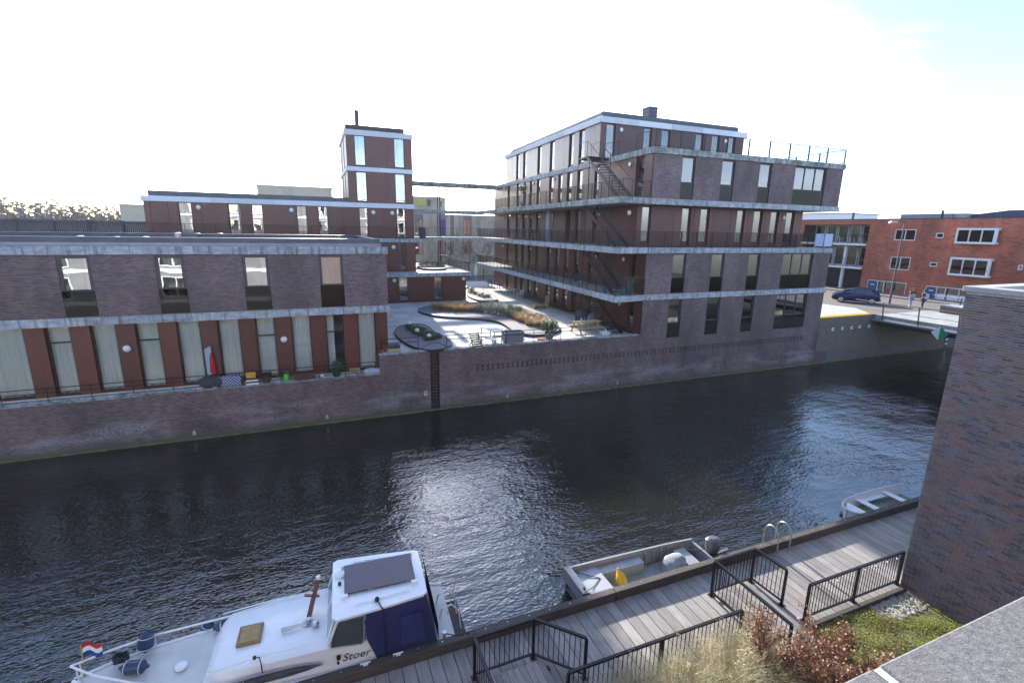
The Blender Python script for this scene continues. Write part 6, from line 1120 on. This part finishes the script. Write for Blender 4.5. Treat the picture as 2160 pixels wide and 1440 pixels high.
# ------------------------------------------------------------------ small white dinghy
dg_ = thing('white_dinghy', 'small white rowing dinghy half hidden behind the brick wall', 'boat', (18.6, 9.95, -.1)); DW = mat('dinghy_white', (.74, .75, .73), (.66, .67, .64), 3, .5); cy_ = 9.98
out = [(x+.4, w) for x, w in [(16.75, .02), (16.82, .2), (17.0, .36), (17.4, .50), (18.2, .58), (19.2, .58), (20.2, .52), (20.6, .48)]]; rr = []
for x, w in out: rr.append([Vector((x, cy_+s_*w*k, z)) for s_, k, z in ((-1, 1, .40), (-1, .93, .36), (-1, .75, .0), (1, .75, .0), (1, .93, .36), (1, 1, .40))])
MB().loft([[p for p in r_] for r_ in rr], close=False, cap=False).build('hull', DW, dg_, smooth=True); gw = MB()
for s_ in (1, -1): gw.tube([Vector((x, cy_+s_*w, .41)) for x, w in out], .035, 6)
gw.build('gunwale', mat('dinghy_gunwale', (.66, .67, .66), None, 3, .4), dg_, smooth=True); MB().box(17.35, 20.9, cy_-.36, cy_+.36, .04, .08).build('floor', mat('green_grey_floor', (.2, .21, .16), (.14, .15, .11), 4, .8), dg_)
for x in (18.35, 19.9): MB().box(x, x+.26, cy_-.5, cy_+.5, .27, .30).build('thwart', DW, dg_)
MB().prism([(17.25, cy_-.12), (17.75, cy_-.42), (17.75, cy_+.42), (17.25, cy_+.12)], .33, .36).build('bow_seat', DW, dg_); MB().box(18.65, 19.85, cy_+.3, cy_+.5, .22, .25).build('side_seat', DW, dg_)
# ================================================================== things on the ledge of the low block
LZ = 2.445
def lp_(x, y): return onz(L2(x, y), LZ+.005)
def lat(x, y, yy=25.77):
    u = Frame((0, yy, 0), (1, 0, 0), (0, -1, 0)).hu(L2(x, y)); return Vector((u, yy, LZ))
sf = blob('covered_sofa', 'small garden sofa under a dark grey cover on the ledge', 'sofa', lat(225, 860), [(.36, 0), (.42, .15), (.4, .4), (.26, .55), (.03, .58)], mat('charcoal_cover', (.05, .052, .06), (.035, .037, .042), 5, .8), (1.35, .42))
t = NT('trellis_fabric'); P = t.pos(); sx = t.new('SeparateXYZ'); t.lk(P, sx.inputs[0]); a1 = t.math('ADD', sx.outputs[0], sx.outputs[2]); a2 = t.math('SUBTRACT', sx.outputs[0], sx.outputs[2]); l1 = t.math('LESS_THAN', t.math('FRACT', t.math('MULTIPLY', a1, 7)), .2); l2 = t.math('LESS_THAN', t.math('FRACT', t.math('MULTIPLY', a2, 7)), .2); t.c(t.mix(t.math('MAXIMUM', l1, l2), (.02, .03, .14, 1), (.6, .6, .66, 1))); t.r(.9)
c = lat(395, 850); tag(MB().loft([[c+Vector((x*s1, y, z)) for x, z in ((-.5, .02), (.5, .02), (.46, .5), (-.46, .5))] for y, s1 in ((-.12, .9), (-.02, 1.0), (.08, .9))]).build('cushion', t.m, bevel=.03), 'large navy cushion with a white trellis pattern on the ledge', 'cushion')
c = lat(510, 845); pot('dark striped pot beside the trellis cushion', c, .15, .3, DKPOT, cat='pot', name='plant_pot'); pot('orange plant pot in front of the yellow crate', lat(537, 850, 25.7), .1, .17, TERRA, cat='pot', name='plant_pot')
o = thing('yellow_crate', 'yellow plastic crate stacked on the striped bag', 'crate', lat(585, 790)+Vector((0, 0, .32))); c = WL[o.name]; flare(o, c, .4, .46, .24, .28, .22, YELLOW, .02); MB().box(c.x-.2, c.x+.2, c.y-.12, c.y-.1, c.z+.22, c.z+.3).build('handle', YELLOW, o)
o = thing('striped_bag', 'black and white striped bag under the yellow crate', 'bag', lat(600, 840)); c = WL[o.name]
for k in range(4): MB().loft([[c+Vector((sx*w, sy*.16, z)) for sx, sy in ((-1, -1), (1, -1), (1, 1), (-1, 1))] for w, z in ((.26, .0+.08*k), (.27, .078+.08*k))]).build('stripe', WHITE if k % 2 == 0 else BLK, o)
pot('round dark wicker basket on the ledge', lat(735, 828), .22, .36, DMET, leafmat('dry_brown_leaf', (.08, .05, .03), (.05, .04, .03)), .28, .16, 80, .06, 'basket', name='wicker_basket')
o = thing('watering_can', 'bright green watering can with a spout on the ledge', 'watering can', lat(920, 812)); c = WL[o.name]; LG = mat('bright_green_plastic', (.05, .42, .04), (.04, .36, .03), 4, .35); MB().lathe(c, [(.13, 0), (.13, .3), (.09, .36)], 12).build('body', LG, o, smooth=True); MB().tube([c+Vector((-.1, 0, .05)), c+Vector((-.3, 0, .2)), c+Vector((-.42, 0, .02))], .022, 6).build('spout', LG, o); MB().tube([c+Vector((-.06, 0, .34)), c+Vector((0, 0, .52)), c+Vector((.12, 0, .42)), c+Vector((.13, 0, .1))], .018, 6).build('handle', LG, o)
o = thing('rattan_trough', 'long brown rattan planter trough on the ledge', 'planter', lat(1090, 790, 25.76)); c = WL[o.name]; flare(o, c, .95, 1.0, .26, .3, .36, RATTAN, .03); MB().box(c.x-.44, c.x+.44, c.y-.1, c.y+.1, c.z+.3, c.z+.31).build('soil', SOIL, o)
pot('white jug standing on the ledge', lat(1258, 785, 25.78), .09, .17, WHITE, cat='jug', name='jug'); pot('dark green pot with a bushy conifer on the ledge', lat(1398, 765), .24, .36, mat('bottle_green_pot', (.015, .05, .04), None, 5, .35), SHG, .3, .5, 420, .045)
table('small pale wooden stool with a bottle on the ledge', lat(1570, 755), .55, .3, .34, PINE, PINE, 0, 3, 'stool', 'wooden_stool'); blob('crumpled_sheet', 'crumpled grey-white plastic sheet at the ledge end', 'sheet', lat(1735, 745, 25.76), [(.3, 0), (.33, .12), (.25, .24), (.05, .3)], mat('grey_plastic_sheet', (.45, .47, .52), (.35, .37, .42), 5, .5), (1.5, .8)); pot('orange pot lying by the crumpled sheet', lat(1710, 755, 25.75), .1, .13, TERRA, cat='pot', name='plant_pot')
pot('single orange pot on the corner of the tall canal wall', FRONT.p(FRONT.hu(L2(1828, 495)), -.25, 3.495), .1, .13, TERRA, cat='pot', name='plant_pot')
o = thing('closed_parasol', 'closed red parasol with a green base by the ledge', 'parasol', lat(235, 800, 25.8)); c = WL[o.name]; MB().tube([c, c+Vector((0, 0, 1.75))], .02, 6).build('pole', WHITE, o); MB().tube([c+Vector((0, 0, .62)), c+Vector((0, 0, .8)), c+Vector((0, 0, 1.4)), c+Vector((0, 0, 1.72))], [.08, .13, .09, .02], 10).build('canopy', mat('red_parasol_cloth', (.48, .015, .025), (.4, .012, .02), 6, .8), o, smooth=True); lv = MB(); leaves(lv, c+Vector((0, -.05, .5)), .16, .14, .14, 60, .06); lv.build('greenery', DKG, o, recalc=False); MB().lathe(c, [(.2, 0), (.2, .06), (.05, .1)], 12).build('base', CONC, o)
P_ = GLZ.hit(L2(178, 590), .12); o = tag(MB(GLZ).loft([[GLZ.p(P_[0]+x, .10+.1*(k), z) for x, z in ((-.13, 2.5), (.13, 2.5), (.13, 4.45), (-.13, 4.3))] for k in (0, .3)]).build('leaning_board', mat('pale_blue_board', (.36, .44, .56), (.3, .38, .5), 3, .4)), 'tall narrow pale blue board leaning against a wood pier', 'board')
o = thing('cushion_crate', 'wooden crate with a dark cushion at the courtyard corner', 'crate', FRONT.p(FRONT.hu(L2(1950, 535)), -.5, FL+.09)); c = WL[o.name]; MB().box(c.x-.35, c.x+.35, c.y-.2, c.y+.2, c.z, c.z+.16).build('crate', PINE, o); MB().loft([[c+Vector((x, y, z)) for x, y in ((-.34, -.2), (.34, -.2), (.34, .2), (-.34, .2))] for z in (.165, .36)]).build('cushion', TARP, o, bevel=.05)
# ================================================================== background
bg = thing('beige_building', 'pale beige brick housing block behind the courtyard with grey window strips', 'building', (20, 82, 2.2)); FB = Frame((0, 80, 0), (1, 0, 0), (0, -1, 0)); zb2 = zf(860, 380, 6)
def bs2(x0, y0, x1, y1): a, z_ = FB.hit(zb2(x0, y0)); c_, w_ = FB.hit(zb2(x1, y1)); return (min(a, c_), max(a, c_), min(z_, w_), max(z_, w_))
topz = FB.hit(zb2(700, 440))[1]; strips = [(88, 200), (395, 485), (540, 585), (700, 808)]; hs = []
for k, (a, c_) in enumerate(strips):
    for y0, y1 in ((495, 700), (750, 940)): hs.append(bs2(a, y0, c_, y1))
hs = [(a, c_, max(z_, 3.2), e) for a, c_, z_, e in hs]; hs = [h for h in hs if h[3]-h[2] > .5]
MB(FB).wall(4, 60, 2.2, topz, hs, depth=.2).build('brick_wall', BEIGE, bg); MB(FB).box(4, 60, -10, -.02, topz-.3, topz-.01).build('roof', ROOFM, bg); MB(FB).box(4, 60, -3.1, -3.0, 2.3, topz-.3).build('interior_wall', ROOM, bg)
for k, h in enumerate(hs): window(bg, FB, *h, -.08, .12, mat('taupe_frame', (.16, .14, .15)), mull=1, cur='half', lower=None); 
for k, (a, c_) in enumerate(strips): u0, u1, _, _ = bs2(a, 600, c_, 610); MB(FB).box(u0, u1, -.05, .03, hs[2*k][3] if 2*k < len(hs) else topz-1, topz-.05).build('strip_panel', mat('taupe_panel', (.20, .18, .19), (.17, .15, .16), 3, .7), bg)
a, c_, e, g = bs2(400, 500, 482, 705); MB(FB).box(a, c_, -.12, -.03, e, g).build('purple_door', mat('purple_door', (.10, .03, .20), (.09, .025, .18), 3, .4), bg)
a, c_, e, g = bs2(75, 230, 556, 440); MB(FB).box(a-4, c_, -9, -4, topz, g+.6).build('upper_storey', BEIGE, bg); a, c_, e, g = bs2(80, 268, 300, 350); MB(FB).box(a, c_, -4, -3.9, e+.4, g+.5).build('yellow_glazing', mat('yellow_glazing', (.42, .42, .05), (.3, .34, .12), .8, .4), bg); a, c_, e, g = bs2(312, 270, 360, 350); MB(FB).box(a, c_, -4, -3.9, e+.4, g+.5).build('window', CARGL, bg); a, c_, e, g = bs2(488, 295, 505, 360); MB(FB).box(a, c_, -4, -3.9, e+.4, g+.5).build('window', CARGL, bg)
zbb = zf(520, 370, 9)
def bgblock(label, q0, q1, Y, dep, wins=(), side=0):
    F_ = Frame((0, Y, 0), (1, 0, 0), (0, -1, 0)); a, z_ = F_.hit(q0); c_, _ = F_.hit(q1); b = thing('beige_building', label, 'building', ((a+c_)/2, Y+dep/2, 2.2)); PL = mat('beige_render', (.46, .43, .34), (.42, .39, .31), 1, .8); MB(F_).box(a, c_, -dep, 0, 2.2, z_).build('wall', PL, b); MB(F_).box(a-.1, c_+.1, -dep, .1, z_, z_+.18).build('roof_edge', mat('pale_trim', (.55, .54, .5)), b)
    for x0, y0, x1, y1 in wins: u0, w0_ = F_.hit((x0, y0)); u1, w1_ = F_.hit((x1, y1)); MB(F_).box(min(u0, u1), max(u0, u1), .0, .06, min(w0_, w1_), max(w0_, w1_)).build('window', CARGL, b)
    return b
bgblock('beige rendered block with one dark window showing above the cedar roof', (541, 392), (700, 398), 72, 14, [(*zbb(695, 240), *zbb(865, 400))]); bgblock('narrow beige gable showing left of the cedar block', (251, 433), (305, 434), 78, 8)
# terrace fence on the left
fn = thing('slatted_fence', 'long dark slatted roof-terrace fence left of the cedar block', 'fence', (-30, 47, S9)); FF = Frame((0, 47, 0), (1, 0, 0), (0, -1, 0)); zt_ = FF.hit((100, 463))[1]; FM = mat('dark_fence_timber', (.07, .07, .085), (.05, .05, .06), 8, .8, stretch=(1, 1, .3)); u = -45.0; fnb = MB(FF); k = 0; slats = []
x0_ = FF.hu((0, 475))-.5
while u < -11.9:
    if u > x0_ and len(slats) < 298: slats.append(MB(FF).box(u+.01, u+.115, -.03, 0, S9-1.0, zt_-.03*random.random()).build('slat', FM, fn))
    else: fnb.box(u+.01, u+.115, -.03, 0, S9-1.0, zt_)
    u += .125
stuff(fnb.build('slat_field', FM, fn)); MB(FF).box(-45, -11.9, .002, .05, zt_-.25, zt_-.15).box(-45, -11.9, .002, .05, S9-.1, S9).build('rail', FM, fn)
for k in range(16): MB(FF).box(-45+k*2.1, -44.85+k*2.1, .05, .14, S9-1.2, zt_+.02).build('post', FM, fn)
struct(MB().box(-45, -11.6, 37, 47.2, S9-1.6, S9-1.0).build('roof_deck', ROOFM))
ll = thing('low_building', 'dark flat-roofed block under the slatted fence', 'building', (-28, 44, 2.2)); MB().box(-45, RX0-.05, 46.9, 60, 2.2, S9-1.6).build('wall', BRICK, ll); MB().box(-45, -17.01, 26.4, 37, 2.2, S9-.6).build('front_wall', BRICK, ll)
# distant pines
PINEL = leafmat('hazy_pine_needles', (.12, .125, .11), (.18, .175, .16), .0); PB = mat('hazy_bark', (.16, .15, .15)); protos = []  # distance haze is greyed into the needle and bark colours
FT = Frame((0, 190, 0), (1, 0, 0), (0, -1, 0)); zp = zf(0, 320, 6.353); xs2 = [5, 60, 150, 190, 240, 300, 340, 430, 500, 560, 640, 740, 780, 850, 990, 1040, 1090, 1180, 1240, 1290, 1380, 1450, 1510, 1560, -60, -120, 20, 110, 385, 690, 905, 1130]
for v in range(5):
    b = thing('pine_tree', 'tall thin pine', 'tree', (0, 0, -500)); hgt = 15+random.uniform(-1, 1.2); MB().tube([Vector((0, 0, 0)), Vector((random.uniform(-.3, .3), 0, hgt*.5)), Vector((random.uniform(-.6, .6), 0, hgt))], [.3, .2, .05], 6).build('trunk', PB, b, origin=(0, 0, 0)); WL[b.children[0].name] = Vector(); cr = MB()
    for j in range(11): zc2 = hgt*(.45+.55*j/10); leaves(cr, (random.uniform(-1.1, 1.1), random.uniform(-.8, .8), zc2), random.uniform(.7, 1.5), .9, .55, 34, .36, .3)
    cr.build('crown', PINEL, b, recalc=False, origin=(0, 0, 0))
    for ch in b.children: ch.location = (0, 0, 0)
    protos.append(b)
zt2 = [FT.hit(zp(300, 680))[1], FT.hit(zp(1500, 730))[1]]
for k, x in enumerate(sorted(xs2)):
    u, _ = FT.hit(zp(x, 800)); src = protos[k % 5]; y = 190+random.uniform(-6, 6)
    if k < 5: o = src; o.location = (u, y, 2.2)
    else: o = copy_tree(src, (u, y, 2.2), rz=random.uniform(0, 6))
    s = ((zt2[0]+(zt2[1]-zt2[0])*max(0, min(1, (x-300)/1200)))-2.2)/15.6*random.uniform(.93, 1.06); o.scale = (s, s, s); o['label'] = 'tall thin pine in the distant row beyond the slatted fence'; o['group'] = 'distant row of pines'
hg = MB()
for x in range(-120, 1650, 22): u, z = FT.hit(zp(x, 840), -4); leaves(hg, (u, 194, z-3), 3, 2, 3.4, 90, .5, .2)
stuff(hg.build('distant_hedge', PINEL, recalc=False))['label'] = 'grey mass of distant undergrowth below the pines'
am = thing('antenna_mast', 'thin aerial mast with crossed dipoles far behind the fence', 'antenna', (FT.hu((256, 440)), 150, 2.2)); FA = Frame((0, 150, 0), (1, 0, 0), (0, -1, 0)); u1, zz1 = FA.hit((247, 340)); MB().tube([FA.p(u1+.9, 0, 2.2), FA.p(u1, 0, zz1)], .05, 5).build('mast', BLACK, am)
for q in (343, 368): u, z = FA.hit((247, q)); MB().tube([FA.p(u-1.3, .3, z+.35), FA.p(u+1.3, -.3, z-.35)], .06, 5).build('dipole', BLACK, am); MB().tube([FA.p(u-.1, 0, z-.7), FA.p(u+.1, 0, z+.7)], .04, 5).build('dipole', BLACK, am)
# bare street trees, car, parasol in the rear street
def bare(label, base, h, grp=None):
    b = thing('bare_tree', label, 'tree', base); tr = MB(); tw_ = MB()
    def br_(p, d, L, r, lev):
        q = p+d*L; m_ = (p+q)/2+Vector((random.gauss(0, .05*L), random.gauss(0, .05*L), 0)); (tr if lev > 2 else tw_).tube([p, m_, q], [r, r*.85, r*.65], 5, False)
        if lev == 0: return
        for _ in range(3 if lev > 1 else 4): br_(q, (d*.8+Vector((random.gauss(0, .5), random.gauss(0, .5), random.gauss(.2, .3)))).normalized(), L*random.uniform(.6, .8), r*.6, lev-1)
    br_(Vector(base), Vector((0, 0, 1)), h*.3, .09, 4); tr.build('trunk', BARK, b, recalc=False); tw_.build('twigs', BARK, b, recalc=False)
FS = Frame((0, 74, 0), (1, 0, 0), (0, -1, 0))
for lab, x in (('slender bare tree before the purple door of the beige block', 520), ('spreading bare tree before the wide grey window strip', 765), ('bare tree at the edge of the gallery block', 960)): bare(lab, FS.p(FS.hu(zb2(x, 1000)), 0, 2.2), 7.5)
pcar = thing('parked_car', 'silver car partly hidden at the end of the courtyard', 'car', (14.6, 60, 2.2))
for (nm, m, secs) in (('body', mat('silver_car_paint', (.42, .43, .45), None, 3, .25, .5), [(0, .7, .35, .75), (.4, .82, .25, .85), (2.0, .84, .22, .92), (3.6, .82, .25, .88), (4.0, .7, .4, .7)]),): MB().loft([[Vector((13.2+l, 60+s_*w, 2.2+z)) for s_, z in ((-1, zb_), (-1, zt_2), (1, zt_2), (1, zb_))] for l, w, zb_, zt_2 in secs]).build(nm, m, pcar, smooth=True)
MB().loft([[Vector((13.2+l, 60+s_*w, 2.2+z)) for s_, z in ((-1, zb_), (-1, zt_2), (1, zt_2), (1, zb_))] for l, w, zb_, zt_2 in ((1.0, .75, .88, .92), (1.6, .66, .9, 1.42), (2.8, .66, .9, 1.44), (3.5, .72, .88, .95))]).build('cabin', CARGL, pcar, smooth=True)
for l in (.8, 3.2):
    for s_ in (-1, 1): wheel(pcar, Vector((13.2+l, 60+s_*.74, 2.5)), (0, s_, 0), .3, .18, TYRE, RIM)
o = thing('closed_parasol', 'closed white parasol beyond the low cedar volume', 'parasol', onz(zb2(862, 1215), 3.0)); c = WL[o.name]; MB().tube([c+Vector((0, 0, -.8)), c+Vector((0, 0, 1.9))], .03, 6).build('pole', WHITE, o); MB().tube([c+Vector((0, 0, .1)), c+Vector((0, 0, .4)), c+Vector((0, 0, 1.2)), c+Vector((0, 0, 1.8))], [.22, .3, .2, .03], 10).build('canopy', WHITE, o, smooth=True)
# thin winter haze round the whole place
hz = NT('haze_air'); hv = hz.new('VolumePrincipled'); hv.inputs['Density'].default_value = HAZE; hv.inputs['Color'].default_value = (.9, .93, 1, 1); hv.inputs['Anisotropy'].default_value = .3; hz.n.remove(hz.b); hz.lk(hv.outputs[0], hz.out.inputs['Volume'])
if HAZE: stuff(MB().box(-500, 500, -80, 420, -1.6, 33).build('haze', hz.m))
# ================================================================== building behind the viewpoint (seen in window and water reflections)
nb = thing('opposite_building', 'brick apartment block behind the viewpoint mirrored in the windows', 'building', (0, -9, .4)); NF = Frame((0, -4.2, 0), (1, 0, 0), (0, 1, 0)); hs = []
for fl_ in range(-2, 2):
    for k in range(14): u = -32+k*4.6; hs.append((u, u+2.4, 8.9+fl_*2.9, 10.9+fl_*2.9))
MB(NF).wall(-34, 32, .4, 14.8, hs, depth=.15).build('brick_wall', mat('grey_render', (.24, .24, .26), (.2, .2, .22), 1, .8), nb); MB(NF).box(-34, 32, -10, -.02, 14.5, 14.78).build('roof', ROOFM, nb); MB(NF).box(-34, 32, -2.2, -2.1, 1, 14.4).build('interior_wall', ROOM, nb)
for k, h in enumerate(hs): window(nb, NF, *h, -.03, .12, WHITEP, mull=1, cur='half' if k % 2 else 'none')
for z in (2.9, 5.8, 8.7, 11.6, 14.6): MB(NF).box(-34, 32, .002, .1, z-.35, z).build('white_band', WHITEP, nb)
